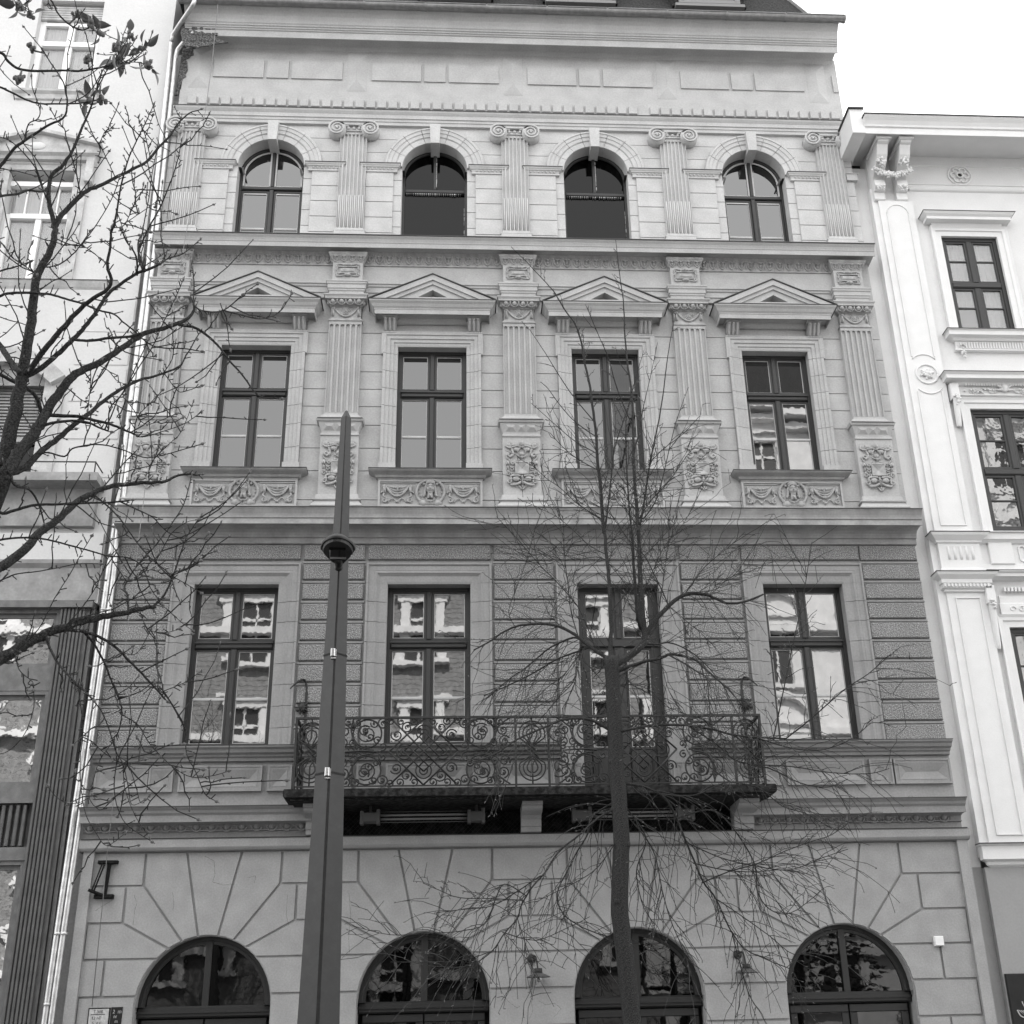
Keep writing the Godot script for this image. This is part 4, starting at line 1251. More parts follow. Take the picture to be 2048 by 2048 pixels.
func arched_storey(h: Node) -> void:
	var r := 0.605; var sy := 16.57
	for i in 4:
		var c: float = COLS[i]
		var x0: float = XL if i == 0 else c - 1.5
		var x1: float = XR - 0.04 if i == 3 else c + 1.5
		mb()
		for q in arch_cut(x0, x1, 14.75, 17.75, Vector2(c, sy), r):
			prism(q, -0.34, -0.022)
		put("storey_wall", M.upper, h)
		# archivolt stones
		var a := part("archivolt", h)
		var P := [Vector2(0.60, -0.3), Vector2(0.60, 0.02), Vector2(0.605, 0.03), Vector2(0.70, 0.035), Vector2(0.715, 0.02), Vector2(0.735, 0.045), Vector2(0.80, 0.05), Vector2(0.81, 0.065), Vector2(0.87, 0.07), Vector2(0.88, 0.085), Vector2(0.91, 0.085), Vector2(0.93, 0.06), Vector2(0.93, -0.02)]
		var cuts := [0.04, 0.45, 0.86, 1.27, 1.47, 1.67, 1.87, 2.28, 2.69, PI - 0.04]
		for k in cuts.size() - 1:
			if k == 4:
				continue
			mb(); ringprof(P, Vector2(c, sy), cuts[k] + 0.006, cuts[k + 1] - 0.006, 5)
			put("arch_stone", M.upper, a)
		mb()
		for s in [[-0.105, 0.105, 0.085, 0.16]]:
			var b := [Vector3(c - 0.085, 17.0, 0.0), Vector3(c + 0.085, 17.0, 0.0)]
			prism(PackedVector2Array([Vector2(c - 0.082, 17.07), Vector2(c + 0.082, 17.07), Vector2(c + 0.1, 17.52), Vector2(c - 0.1, 17.52)]), -0.26, 0.15)
		put("keystone", M.upper, a)
		# jambs and piers
		for s in [-1.0, 1.0]:
			var ys := [14.86, 15.25, 15.6, 15.95, 16.3, 16.56]
			for k in ys.size() - 1:
				mb(); cbox(c + minf(s * (r - 0.005), s * 0.76), c + maxf(s * (r - 0.005), s * 0.76), ys[k] + 0.005, ys[k + 1] - 0.005, -0.3, 0.0, 0.004)
				put("jamb_stone", M.upper, h)
			var pe: float = 1.26
			ys = [14.86, 15.09, 15.435, 15.78, 16.12, 16.45]
			for k in ys.size() - 1:
				mb(); cbox(c + minf(s * 0.755, s * pe), c + maxf(s * 0.755, s * pe), ys[k] + 0.006, ys[k + 1] - 0.006, -0.03, 0.035, 0.004)
				put("stone_course", M.upper, h)
			# spandrel stones
			ys = [16.62, 16.937, 17.245, 17.6]
			for k in 3:
				var q := PackedVector2Array()
				for j in 7:
					var y := lerpf(ys[k] + 0.006, minf(ys[k + 1] - 0.006, 17.54), j / 6.0)
					q.append(Vector2(c + s * sqrt(maxf(0.935 * 0.935 - pow(y - sy, 2), 0.012)), y))
				q.append(Vector2(c + s * pe, minf(ys[k + 1] - 0.006, 17.54))); q.append(Vector2(c + s * pe, ys[k] + 0.006))
				mb(); prism(q, -0.03, 0.0)
				put("stone_course", M.upper, h)
			# impost
			var im := part("impost", h)
			var e0 := c + minf(s * 0.74, s * 1.26); var e1 := c + maxf(s * 0.74, s * 1.26)
			mb()
			var prf := [Vector2(0.035, 16.445), Vector2(0.055, 16.45), Vector2(0.055, 16.475), Vector2(0.045, 16.485), Vector2(0.06, 16.53), Vector2(0.085, 16.545), Vector2(0.085, 16.56), Vector2(0.10, 16.575), Vector2(0.11, 16.6), Vector2(0.0, 16.61)]
			prof(prf, e0, e1, true, -0.02)
			smooth(true)
			for k in 7:
				ball(Vector3(e0 + 0.04 + 0.073 * k, 16.512, 0.062), Vector3(0.02, 0.022, 0.016), 6)
			put("moulding", M.upper, im)
			mb(); box(e0 - 0.115, e1 + 0.115, 16.602, 16.613, -0.02, 0.12)
			put("flashing", M.flash, im)
		arched_window(h, c, r, sy, i == 1 or i == 2)
	for k in 5:
		var x: float = PIERS[k]
		if k == 0 or k == 4:
			var e := [6.26, XR - 0.04] if k == 4 else [XL, -6.26]
			for ys in [[14.86, 15.09], [15.09, 15.435], [15.435, 15.78], [15.78, 16.12], [16.12, 16.45], [16.45, 16.8], [16.8, 17.2]]:
				mb(); box(e[0], e[1], ys[0] + 0.006, ys[1] - 0.006, -0.03, 0.03)
				put("stone_course", M.upper, h)
	mb(); box(6.26, 6.47, 16.46, 16.6, -0.02, 0.08); box(6.26, 6.49, 16.6, 16.612, -0.02, 0.1)
	put("impost_end", M.upper, h)
	var p0 := ionic_pilaster(h)
	p0.position.x = PIERS[0] + 0.02
	for k in range(1, 5):
		copy(p0, h, PIERS[k] - PIERS[0] - 0.03)
	var B := [Vector2(0.0, 17.53), Vector2(0.06, 17.535), Vector2(0.06, 17.60), Vector2(0.075, 17.61), Vector2(0.075, 17.66), Vector2(0.095, 17.67), Vector2(0.095, 17.75), Vector2(0.11, 17.77), Vector2(0.13, 17.80), Vector2(0.14, 17.835), Vector2(0.0, 17.86)]
	mb(); prof(B, XL - 0.01, XR - 0.06, false, -0.3)
	put("cornice", M.attic, h)
	mb(); box(XL - 0.015, XR - 0.055, 17.836, 17.848, 0.0, 0.15)
	put("flashing", M.flash, h)

func arched_window(h: Node, c: float, r: float, sy: float, bare: bool) -> void:
	var w := part("arched_window", h)
	var z := -0.26
	mb()
	ringprof([Vector2(r + 0.01, z - 0.05), Vector2(r + 0.01, z + 0.03), Vector2(r - 0.035, z + 0.03), Vector2(r - 0.05, z + 0.015), Vector2(r - 0.05, z - 0.05)], Vector2(c, sy), 0, PI, 24)
	for s in [-1.0, 1.0]:
		box(c + minf(s * (r - 0.05), s * r), c + maxf(s * (r - 0.05), s * r), 14.9, sy, z - 0.05, z + 0.03)
	cbox(c - r + 0.05, c + r - 0.05, 16.20, 16.28, z - 0.05, z + 0.045, 0.015)
	cbox(c - 0.03, c + 0.03, 16.28, sy + r - 0.045, z - 0.05, z + 0.035, 0.01)
	if not bare:
		cbox(c - 0.04, c + 0.04, 14.9, 16.20, z - 0.05, z + 0.05, 0.012)
	put("frame", M.frame, w)
	var g: Material = M.glass_dark if bare else M.glass_high
	for s in [-1.0, 1.0]:
		var p := PackedVector2Array([Vector2(c + s * 0.03, 16.28), Vector2(c + s * (r - 0.05), 16.28)]) + arc(Vector2(c, sy), r - 0.05, 0.0 if s > 0 else PI, PI / 2, 12)
		p[p.size() - 1] = Vector2(c + s * 0.03, sy + r - 0.052)
		pane(p, z - 0.02, g, w)
		if not bare:
			mb()
			ringprof([Vector2(r - 0.06, z - 0.01), Vector2(r - 0.06, z), Vector2(r - 0.095, z), Vector2(r - 0.095, z - 0.01)], Vector2(c, sy), 0.0 if s > 0 else PI / 2 + 0.09, PI / 2 - 0.09 if s > 0 else PI, 10)
			box(c + minf(s * 0.05, s * (r - 0.06)), c + maxf(s * 0.05, s * (r - 0.06)), 16.285, 16.315, z - 0.01, z)
			box(c + minf(s * 0.035, s * 0.065), c + maxf(s * 0.035, s * 0.065), 16.285, sy + r - 0.1, z - 0.01, z)
			box(c + minf(s * (r - 0.095), s * (r - 0.06)), c + maxf(s * (r - 0.095), s * (r - 0.06)), 16.285, sy, z - 0.01, z)
			put("sash_edge", M.sash, w)
			var a := c + minf(s * 0.045, s * (r - 0.055)); var b := c + maxf(s * 0.045, s * (r - 0.055))
			casement(a, b, 14.92, 16.19, z, M.frame, M.sash, g, w, [15.35])
			mb(); box(a + 0.04, b - 0.04, 16.12, 16.15, z - 0.014, z - 0.002)
			put("sash_edge", M.sash, w)
		else:
			var a := c + minf(0.0, s * (r - 0.05)); var b := c + maxf(0.0, s * (r - 0.05))
			pane(rect(a, b, 14.9, 16.2), z - 0.02, M.glass_dark, w, 0.002)
	if bare:
		# ragged remains of the old putty and paint
		mb()
		for k in 26:
			var x := c - r + 0.08 + k * 0.04
			box(x, x + rng.randf_range(0.004, 0.03), 16.188 - rng.randf_range(0.002, 0.012), 16.199, z - 0.04, z + 0.03)
		for k in 7:
			var y := 16.35 + k * 0.1
			box(c + 0.026, c + 0.026 + rng.randf_range(0.004, 0.014), y, y + rng.randf_range(0.05, 0.1), z, z + 0.037)
		for k in 9:
			var y := 15.0 + k * 0.1
			box(c + r - 0.062, c + r - 0.052 - rng.randf_range(0.0, 0.01), y, y + 0.08, z, z + 0.02)
		put("peeling_paint", M.sash, w)

# ---------------------------------------------------------------- attic, eaves, roof
func attic(h: Node) -> void:
	mb()
	box(XL + 0.06, XR - 0.03, 17.75, 19.5, -0.34, 0.0)
	put("attic_wall", M.attic, h)
	mb(); cbox(XL + 0.05, XR - 0.04, 17.86, 18.31, -0.02, 0.03, 0.006)
	put("dentil_course", M.attic, h)
	mb(); cbox(-0.083, 0.083, -0.088, 0.088, 0.0, 0.04, 0.007)
	var dent := done()
	var k := 0
	var x := -6.06
	while x < XR - 0.1:
		if k != 41:
			inst("dentil", dent, M.attic, h, Vector3(x, 18.04, 0.03))
		k += 1
		x += 0.2085
	for c in COLS:
		for e in [[-1.23, -0.285], [-0.225, 0.185], [0.245, 1.21]]:
			var o := part("attic_panel", h)
			mb()
			box(c + e[0], c + e[1], 18.66, 19.09, 0.001, 0.028)
			put("panel", M.attic, o)
	mb(); box(6.3, XR - 0.05, 18.66, 19.09, 0.0, 0.028)
	put("attic_panel", M.attic, h)
	for i in PIERS.size():
		var b: float = PIERS[i] - 0.015 + (0.02 if i == 0 else 0.0)
		mb(); hip(b - 0.19, b + 0.19, 18.39, 19.37, 0.002, 0.06, 0.189, 0.235)
		put("faceted_strip", M.attic, h)
	var A := [Vector2(0.0, 19.40), Vector2(0.02, 19.42), Vector2(0.04, 19.45), Vector2(0.07, 19.465), Vector2(0.33, 19.47), Vector2(0.335, 19.345), Vector2(0.36, 19.345), Vector2(0.36, 19.49), Vector2(0.385, 19.5), Vector2(0.385, 19.52), Vector2(0.41, 19.53), Vector2(0.41, 19.555), Vector2(0.435, 19.565), Vector2(0.44, 19.59), Vector2(0.46, 19.605), Vector2(0.475, 19.66), Vector2(0.51, 19.74), Vector2(0.57, 19.805), Vector2(0.63, 19.83), Vector2(0.64, 19.85), Vector2(0.0, 19.95)]
	mb(); prof(A, XL + 0.1, XR - 0.08, false, -0.3)
	put("eaves_cornice", M.attic, h)
	# half-round gutter in lengths with collars
	var g := part("gutter", h)
	for e in 11:
		var x0 := XL + 0.02 + e * 1.163
		mb(true)
		var gy := 19.87 + 0.0
		var P := []
		for j in 9:
			var a := PI + PI * j / 8.0
			P.append(Vector2(0.72 + cos(a) * 0.085, gy + sin(a) * 0.085))
		for j in 8:
			quad(Vector3(x0, P[j].y, P[j].x), Vector3(x0 + 1.15, P[j].y, P[j].x), Vector3(x0 + 1.15, P[j + 1].y, P[j + 1].x), Vector3(x0, P[j + 1].y, P[j + 1].x))
		tube([Vector3(x0, gy + 0.005, 0.81), Vector3(x0 + 1.15, gy + 0.005, 0.81)], 0.012, 0.012, 6)
		put("length", M.gutter, g)
		mb(true)
		for j in 8:
			var a := PI + PI * j / 8.0; var b := PI + PI * (j + 1) / 8.0
			quad(Vector3(x0 + 1.135, gy + sin(a) * 0.095, 0.72 + cos(a) * 0.095), Vector3(x0 + 1.175, gy + sin(a) * 0.095, 0.72 + cos(a) * 0.095), Vector3(x0 + 1.175, gy + sin(b) * 0.095, 0.72 + cos(b) * 0.095), Vector3(x0 + 1.135, gy + sin(b) * 0.095, 0.72 + cos(b) * 0.095))
		put("collar", M.gutter, g)
	mb()
	prism(arc(Vector2(0.72, 19.87), 0.085, PI, TAU, 8), 0.0, 0.004)
	var cap := put("gutter_end", M.gutter, g)
	cap.rotation.y = -PI / 2
	cap.position = Vector3(XL + 0.02 + 11 * 1.163 - 0.01, 0, 0)
	var cap_b := Transform3D(Basis(Vector3(0, 0, 1), Vector3(0, 1, 0), Vector3(-1, 0, 0)), cap.position)
	cap.transform = cap_b
	# mansard roof with dormers
	mb()
	var e0 := Vector3(XL, 19.93, 0.55); var e1 := Vector3(5.95, 19.93, 0.55)
	var t0 := Vector3(XL, 23.2, -1.3); var t1 := Vector3(5.55, 23.2, -1.3)
	quad(e0, e1, t1, t0)
	quad(e1, Vector3(5.95, 19.93, -11.5), Vector3(5.55, 23.2, -10.0), t1)
	quad(t0, t1, Vector3(5.55, 23.2, -10.0), Vector3(XL, 23.2, -10.0))
	quad(Vector3(XL, 19.93, -11.5), e0, t0, Vector3(XL, 23.2, -10.0))
	put("roof", M.slate, h)
	mb(); tube([e1 + Vector3(0.02, 0, 0.02), t1 + Vector3(0.02, 0, 0.02)], 0.05, 0.05, 5)
	put("hip_flashing", M.zinc, h)
	for x2 in [-4.4, -1.13, 1.35, 3.95]:
		var d := part("dormer", h)
		mb(); box(x2 - 0.75, x2 + 0.75, 20.62, 22.4, -1.1, 0.22)
		put("cheeks", M.slate, d)
		mb(); box(x2 - 0.7, x2 + 0.7, 20.55, 20.62, -0.4, 0.30); box(x2 - 0.55, x2 + 0.55, 20.66, 20.74, 0.22, 0.27)
		box(x2 - 0.62, x2 - 0.52, 20.66, 22.2, 0.22, 0.27); box(x2 + 0.52, x2 + 0.62, 20.66, 22.2, 0.22, 0.27)
		put("sill", M.roof_sill, d)
		pane(rect(x2 - 0.52, x2 + 0.52, 20.74, 22.2), 0.23, M.glass_mid, d)
	# exposed brickwork where the plaster has fallen at the corner
	var dmg := part("bare_brick_patch", h)
	var rags := [[0.012, [365, 95, 374, 97, 384, 94, 392, 95, 389, 101, 391, 106, 382, 111, 378, 116, 371, 119, 375, 124, 374, 133, 376, 140, 371, 148, 372, 153, 366, 157, 362, 166, 358, 178, 356, 190, 349, 190, 352, 170, 357, 148, 362, 118]], [0.372, [364, 50, 371, 49, 374, 57, 380, 61, 388, 60, 397, 64, 404, 62, 411, 67, 424, 67, 429, 73, 436, 77, 446, 80, 456, 84, 440, 86, 428, 87, 419, 91, 404, 92, 396, 95, 384, 92, 372, 93, 365, 84, 361, 66]]]
	for e in rags:
		var poly := PackedVector2Array()
		for j in range(0, e[1].size(), 2):
			var p := at(e[1][j], e[1][j + 1], e[0])
			poly.append(Vector2(p.x, p.y))
		mb(); prism(poly, e[0] - 0.03, e[0])
		put("bare_masonry", M.brick_dark, dmg)
	for q in 26:
		var e: Array = rags[1] if q < 15 else rags[0]
		var u := 372.0 + (q % 5) * 13.0 if q < 15 else 366.0 + (q % 2) * 9.0
		var v := (56.0 + (q / 5) * 12.0 if q < 15 else 101.0 + ((q - 15) / 2) * 8.0)
		var p := at(u + rng.randf_range(-2, 2), v, e[0])
		if q >= 19 and q % 2 == 1:
			continue
		mb(); cbox(p.x, p.x + rng.randf_range(0.06, 0.11), p.y - 0.028, p.y + 0.03, e[0] - 0.02, e[0] + rng.randf_range(0.004, 0.016), 0.004)
		put("brick", M.brick_dark, dmg)

func main_house() -> void:
	var h := thing("apartment_building", "grey stucco apartment house with pediments, pilasters and an iron balcony", "building")
	mb(); box(XL + 0.01, XR - 0.05, 0.0, 19.9, -11.5, -0.335); box(-6.598, XL + 0.02, 0.0, 19.3, -11.4, -0.12)
	put("body", M.lower, h)
	street_storey(h)
	balcony_storey(h)
	balcony(h)
	pedimented_storey(h)
	arched_storey(h)
	attic(h)

# ---------------------------------------------------------------- white neighbour
func grid_window(h: Node, c: float, half: float, y0: float, y1: float, tr: float, z: float) -> void:
	# four-light casement window with glazing bars, net curtains behind
	var w := part("window", h)
	var glass: Material = M.clear if y0 > 12.0 else M.glass_side
	if y0 > 12.0:
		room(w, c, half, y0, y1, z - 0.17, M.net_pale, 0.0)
	var f := 0.075
	mb()
	box(c - half, c + half, y1 - f, y1, z - 0.05, z + 0.03); box(c - half, c + half, y0, y0 + f, z - 0.05, z + 0.03)
	box(c - half, c - half + f, y0 + f, y1 - f, z - 0.05, z + 0.03); box(c + half - f, c + half, y0 + f, y1 - f, z - 0.05, z + 0.03)
	cbox(c - half + f, c + half - f, tr - 0.06, tr + 0.06, z - 0.05, z + 0.045, 0.02)
	cbox(c - 0.055, c + 0.055, y0 + f, tr - 0.06, z - 0.05, z + 0.035, 0.012); cbox(c - 0.055, c + 0.055, tr + 0.06, y1 - f, z - 0.05, z + 0.035, 0.012)
	put("frame", M.dark_frame, w)
	for s in [[c - half + f, c - 0.055], [c + 0.055, c + half - f]]:
		for v in [[y0 + f, tr - 0.06], [tr + 0.06, y1 - f]]:
			var a: float = s[0]; var b: float = s[1]; var lo: float = v[0]; var hi: float = v[1]
			var mid := (lo + hi) / 2 + 0.02
			mb()
			box(a, a + 0.04, lo, hi, z - 0.03, z + 0.012); box(b - 0.04, b, lo, hi, z - 0.03, z + 0.012)
			box(a + 0.04, b - 0.04, lo, lo + 0.04, z - 0.03, z + 0.012); box(a + 0.04, b - 0.04, hi - 0.04, hi, z - 0.03, z + 0.012)
			box(a + 0.04, b - 0.04, mid - 0.012, mid + 0.012, z - 0.03, z + 0.006)
			put("sash", M.dark_frame, w)
			pane(rect(a + 0.04, b - 0.04, lo + 0.04, mid - 0.012), z - 0.015, glass, w, 0.006)
			pane(rect(a + 0.04, b - 0.04, mid + 0.012, hi - 0.04), z - 0.015, glass, w, 0.006)

func blob_cluster(c: Vector3, r: Vector3, n: int, k: float) -> void:
	smooth(true)
	for i in n:
		var a := rng.randf_range(0, TAU); var e := sqrt(rng.randf())
		ball(c + Vector3(cos(a) * r.x * e, sin(a) * r.y * e, r.z * (1.0 - e * e) + rng.randf_range(-0.01, 0.02)), Vector3.ONE * k * rng.randf_range(0.7, 1.3), 6)
	smooth(false)

func white_house() -> void:
	var h := thing("apartment_building", "white stucco house with paired eaves brackets and dark window frames", "building")
	var X0 := 6.52; var X1 := 14.5
	mb(); box(6.46, X1, 0.0, 16.95, -11.0, -0.32); box(6.46, 6.72, 0.0, 16.9, -0.32, -0.12)
	put("body", M.white_wall, h)
	var wins := [[8.44, 0.54, 13.2, 15.27], [8.48, 0.66, 9.3, 11.61], [8.48, 0.70, 4.95, 7.62]]
	var bands := [[12.5, 17.2], [8.85, 12.5], [4.2, 8.85]]
	for k in 3:
		var w: Array = wins[k]
		for n in 3:
			var c: float = w[0] + 2.55 * n
			var x0: float = 6.72 if n == 0 else c - 1.275
			var x1: float = c + 1.275
			wall_round(h, "storey_wall", M.white_wall, x0, x1, bands[k][0], bands[k][1], c, w[1], w[2], w[3], -0.32, 0.0)
			grid_window(h, c, w[1], w[2], w[3], [14.22, 10.42, 6.35][k], -0.09)
			var P := [Vector2(0.0, -0.03), Vector2(0.0, 0.01), Vector2(0.09, 0.015), Vector2(0.1, 0.04), Vector2(0.15, 0.045), Vector2(0.19, 0.07), Vector2(0.19, 0.0)]
			var a := part("architrave", h)
			mb()
			for s in [-1.0, 1.0]:
				jamb(P, c + s * w[1], s, w[2] - 0.02, w[3])
			head(P, c, w[1], w[3])
			put("moulding", M.white_trim, a)
			if k == 0:
				mb(); prof([Vector2(0.0, 15.44), Vector2(0.06, 15.46), Vector2(0.08, 15.5), Vector2(0.2, 15.51), Vector2(0.2, 15.57), Vector2(0.24, 15.6), Vector2(0.27, 15.64), Vector2(0.0, 15.68)], c - 0.63, c + 0.57, true)
				put("hood", M.white_trim, h)
				mb(); box(c - 0.91, c + 0.85, 15.642, 15.652, 0.0, 0.28)
				put("flashing", M.flash, h)
				mb(); prof([Vector2(0.04, 12.74), Vector2(0.08, 12.75), Vector2(0.08, 12.77), Vector2(0.055, 12.78), Vector2(0.055, 12.93), Vector2(0.09, 12.94), Vector2(0.12, 12.98), Vector2(0.2, 13.0), Vector2(0.2, 13.08), Vector2(0.23, 13.1), Vector2(0.0, 13.16)], c - 0.62, c + 0.68, true)
				for j in 22:
					box(c - 0.5 + j * 0.05, c - 0.475 + j * 0.05, 12.79, 12.92, 0.055, 0.075)
				blob_cluster(Vector3(c - 0.57, 12.84, 0.06), Vector3(0.06, 0.05, 0.03), 14, 0.018)
				blob_cluster(Vector3(c - 0.56, 12.68, 0.03), Vector3(0.05, 0.08, 0.05), 16, 0.02)
				put("sill", M.white_trim, h)
				mb(); box(c - 0.86, c + 0.92, 13.101, 13.112, 0.0, 0.24)
				put("flashing", M.flash, h)
			elif k == 1:
				mb(); prof([Vector2(0.02, 11.84), Vector2(0.05, 11.85), Vector2(0.05, 12.02), Vector2(0.1, 12.03), Vector2(0.12, 12.07), Vector2(0.25, 12.08), Vector2(0.25, 12.15), Vector2(0.29, 12.19), Vector2(0.0, 12.23)], c - 0.83, c + 0.83, true)
				for j in 30:
					box(c - 0.7 + j * 0.047, c - 0.675 + j * 0.047, 12.01, 12.06, 0.05, 0.11)
				put("hood", M.white_trim, h)
				mb(); box(c - 1.13, c + 1.13, 12.191, 12.2, 0.0, 0.30)
				put("flashing", M.flash, h)
				for s in [-1.0, 1.0]:
					mb()
					blob_cluster(Vector3(c + s * 0.42, 11.93, 0.05), Vector3(0.3, 0.05, 0.03), 34, 0.022)
					put("garland", M.white_trim, h)
				mb(true)
				ball(Vector3(c, 11.99, 0.08), Vector3(0.07, 0.1, 0.06), 9)
				for j in 7:
					var t := PI * j / 6.0
					tube([Vector3(c, 11.95, 0.08), Vector3(c + cos(t) * 0.16, 11.93 + sin(t) * 0.2, 0.1)], 0.03, 0.015, 5)
				put("shell_ornament", M.white_trim, h)
			else:
				mb(); prof([Vector2(0.02, 7.81), Vector2(0.05, 7.82), Vector2(0.05, 8.0), Vector2(0.03, 8.02), Vector2(0.03, 8.14)], c - 0.75, c + 0.75, true)
				for j in 24:
					box(c - 0.7 + j * 0.06, c - 0.67 + j * 0.06, 8.2, 8.27, 0.03, 0.09)
				put("hood", M.white_trim, h)
				mb(true)
				for j in 9:
					tube(spiral(Vector3(c - 0.6 + j * 0.15, 7.91, 0.055), 0.05, 0.02, j, j + TAU, 12), 0.014, 0.01, 5)
				put("scroll_frieze", M.white_trim, h)
			if k > 0:
				for s in [-1.0, 1.0]:
					var bx: float = c + s * (w[1] + 0.26)
					var yb: float = w[3] - 0.38
					var yt: float = 12.03 if k == 1 else 8.28
					mb()
					cbox(bx - 0.075, bx + 0.075, yt - 0.3, yt, 0.0, 0.15, 0.01)
					smooth(true)
					tube(curve([Vector3(bx, yt - 0.3, 0.14), Vector3(bx, yt - 0.4, 0.1), Vector3(bx, yb + 0.1, 0.06), Vector3(bx, yb, 0.04)], 4), 0.065, 0.045, 8)
					blob_cluster(Vector3(bx, yt - 0.32, 0.15), Vector3(0.06, 0.1, 0.03), 16, 0.02)
					blob_cluster(Vector3(bx, yt - 0.55, 0.07), Vector3(0.04, 0.12, 0.03), 16, 0.018)
					put("bracket", M.white_trim, h)
	# parapet band between the storeys
	mb(); prof([Vector2(0.0, 8.40), Vector2(0.06, 8.41), Vector2(0.1, 8.43), Vector2(0.15, 8.44), Vector2(0.15, 8.49), Vector2(0.19, 8.51), Vector2(0.19, 8.525), Vector2(0.05, 8.56), Vector2(0.05, 8.68), Vector2(0.03, 8.69), Vector2(0.03, 9.04), Vector2(0.06, 9.05), Vector2(0.1, 9.09), Vector2(0.13, 9.1), Vector2(0.14, 9.19), Vector2(0.16, 9.205), Vector2(0.0, 9.25)], 7.5, X1, false, -0.1)
	put("string_course", M.white_trim, h)
	mb(); box(7.5, X1, 9.206, 9.214, 0.0, 0.17); box(7.5, X1, 8.527, 8.535, 0.0, 0.2)
	put("flashing", M.flash, h)
	mb()
	for n in 3:
		var bx := 7.86 + 2.55 * n
		mb(); cbox(bx - 0.2, bx + 0.2, 8.68, 9.06, 0.0, 0.08, 0.01)
		put("dado_block", M.white_trim, h)
	for n in 8:
		mb(true)
		var bx := 8.23 + 0.19 * n
		var q := []
		for j in 25:
			var t := TAU * j / 24.0
			q.append(Vector3(bx + cos(t) * 0.055, 8.87 + sin(t) * 0.055 + (0.08 if sin(t) > 0 else -0.08), 0.04))
		tube(q, 0.016, 0.016, 5, true)
		tube([Vector3(bx + 0.055, 8.87, 0.035), Vector3(bx + 0.135, 8.87, 0.035)], 0.014, 0.014, 5)
		put("oval_link", M.white_trim, h)
	# corner pilaster: recessed strip, edge strip, panelled shafts
	mb(); box(6.69, 6.83, 4.05, 16.3, -0.14, 0.03)
	put("edge_strip", M.white_trim, h)
	mb(); box(6.8, 7.45, 9.15, 16.0, -0.05, 0.07)
	put("pilaster_upper", M.white_trim, h)
	mb(); box(6.82, 7.49, 4.2, 8.2, -0.05, 0.07)
	put("pilaster_lower", M.white_trim, h)
	var panels := part("pilaster_panels", h)
	mb()
	var fr := 0.018
	for e in [[6.915, 7.34, 12.6, 15.7], [6.915, 7.36, 9.36, 11.9], [6.95, 7.36, 4.35, 8.1]]:
		box(e[0], e[0] + fr, e[2], e[3], 0.07, 0.09); box(e[1] - fr, e[1], e[2], e[3], 0.07, 0.09)
		if e[2] != 12.6:
			box(e[0] + fr, e[1] - fr, e[2], e[2] + fr, 0.07, 0.09)
		if e[3] == 8.1:
			box(e[0] + fr, e[1] - fr, e[3] - fr, e[3], 0.07, 0.09)
	smooth(true)
	tube(spiral(Vector3(7.128, 15.7, 0.075), 0.205, 0.205, 0, PI, 16), 0.012, 0.012, 5)
	tube(spiral(Vector3(7.13, 12.38, 0.075), 0.27, 0.27, 0.7, PI - 0.7, 12), 0.014, 0.014, 5)
	tube(spiral(Vector3(7.15, 12.13, 0.075), 0.27, 0.27, PI + 0.7, TAU - 0.7, 12), 0.014, 0.014, 5)
	put("moulding", M.white_trim, panels)
	mb(true)
	tube(spiral(Vector3(7.14, 12.25, 0.075), 0.19, 0.19, 0, TAU, 24), 0.02, 0.02, 6)
	blob_cluster(Vector3(7.14, 12.25, 0.08), Vector3(0.09, 0.08, 0.03), 18, 0.025)
	for j in 6:
		var t := TAU * j / 6.0 + 0.3
		tube([Vector3(7.14, 12.25, 0.09), Vector3(7.14 + cos(t) * 0.13, 12.25 + sin(t) * 0.11, 0.085)], 0.03, 0.018, 5)
	put("medallion", M.white_trim, panels)
	mb(); prof([Vector2(0.08, 8.18), Vector2(0.11, 8.19), Vector2(0.11, 8.22), Vector2(0.15, 8.24), Vector2(0.15, 8.30), Vector2(0.17, 8.32), Vector2(0.17, 8.38), Vector2(0.24, 8.44), Vector2(0.26, 8.48), Vector2(0.12, 8.52), Vector2(0.12, 8.58), Vector2(0.1, 8.6), Vector2(0.1, 9.03), Vector2(0.13, 9.04), Vector2(0.14, 9.07), Vector2(0.22, 9.14), Vector2(0.24, 9.18), Vector2(0.05, 9.22)], 6.9, 7.4, true)
	for j in 13:
		box(6.76 + j * 0.06, 6.79 + j * 0.06, 8.25, 8.30, 0.15, 0.18)
	for j in 5:
		smooth(true)
		tube([Vector3(6.96 + j * 0.1, 8.75, 0.098), Vector3(6.96 + j * 0.1, 8.97, 0.098)], 0.024, 0.024, 7)
		smooth(false)
	put("pilaster_cap", M.white_trim, h)
	mb(); box(6.63, 7.67, 8.483, 8.493, 0.0, 0.27); box(6.65, 7.65, 9.183, 9.193, 0.0, 0.25)
	put("flashing", M.flash, h)
	# eaves
	mb(); prof([Vector2(0.0, 16.28), Vector2(0.04, 16.3), Vector2(0.06, 16.33), Vector2(0.0, 16.36)], 7.45, X1, false, -0.05)
	prof([Vector2(0.0, 16.44), Vector2(0.02, 16.45), Vector2(0.02, 16.46), Vector2(0.0, 16.47)], 7.45, X1, false, -0.05)
	prof([Vector2(0.0, 16.88), Vector2(0.02, 16.89), Vector2(0.02, 16.9), Vector2(0.0, 16.91)], 7.45, X1, false, -0.05)
	put("frieze_moulding", M.white_trim, h)
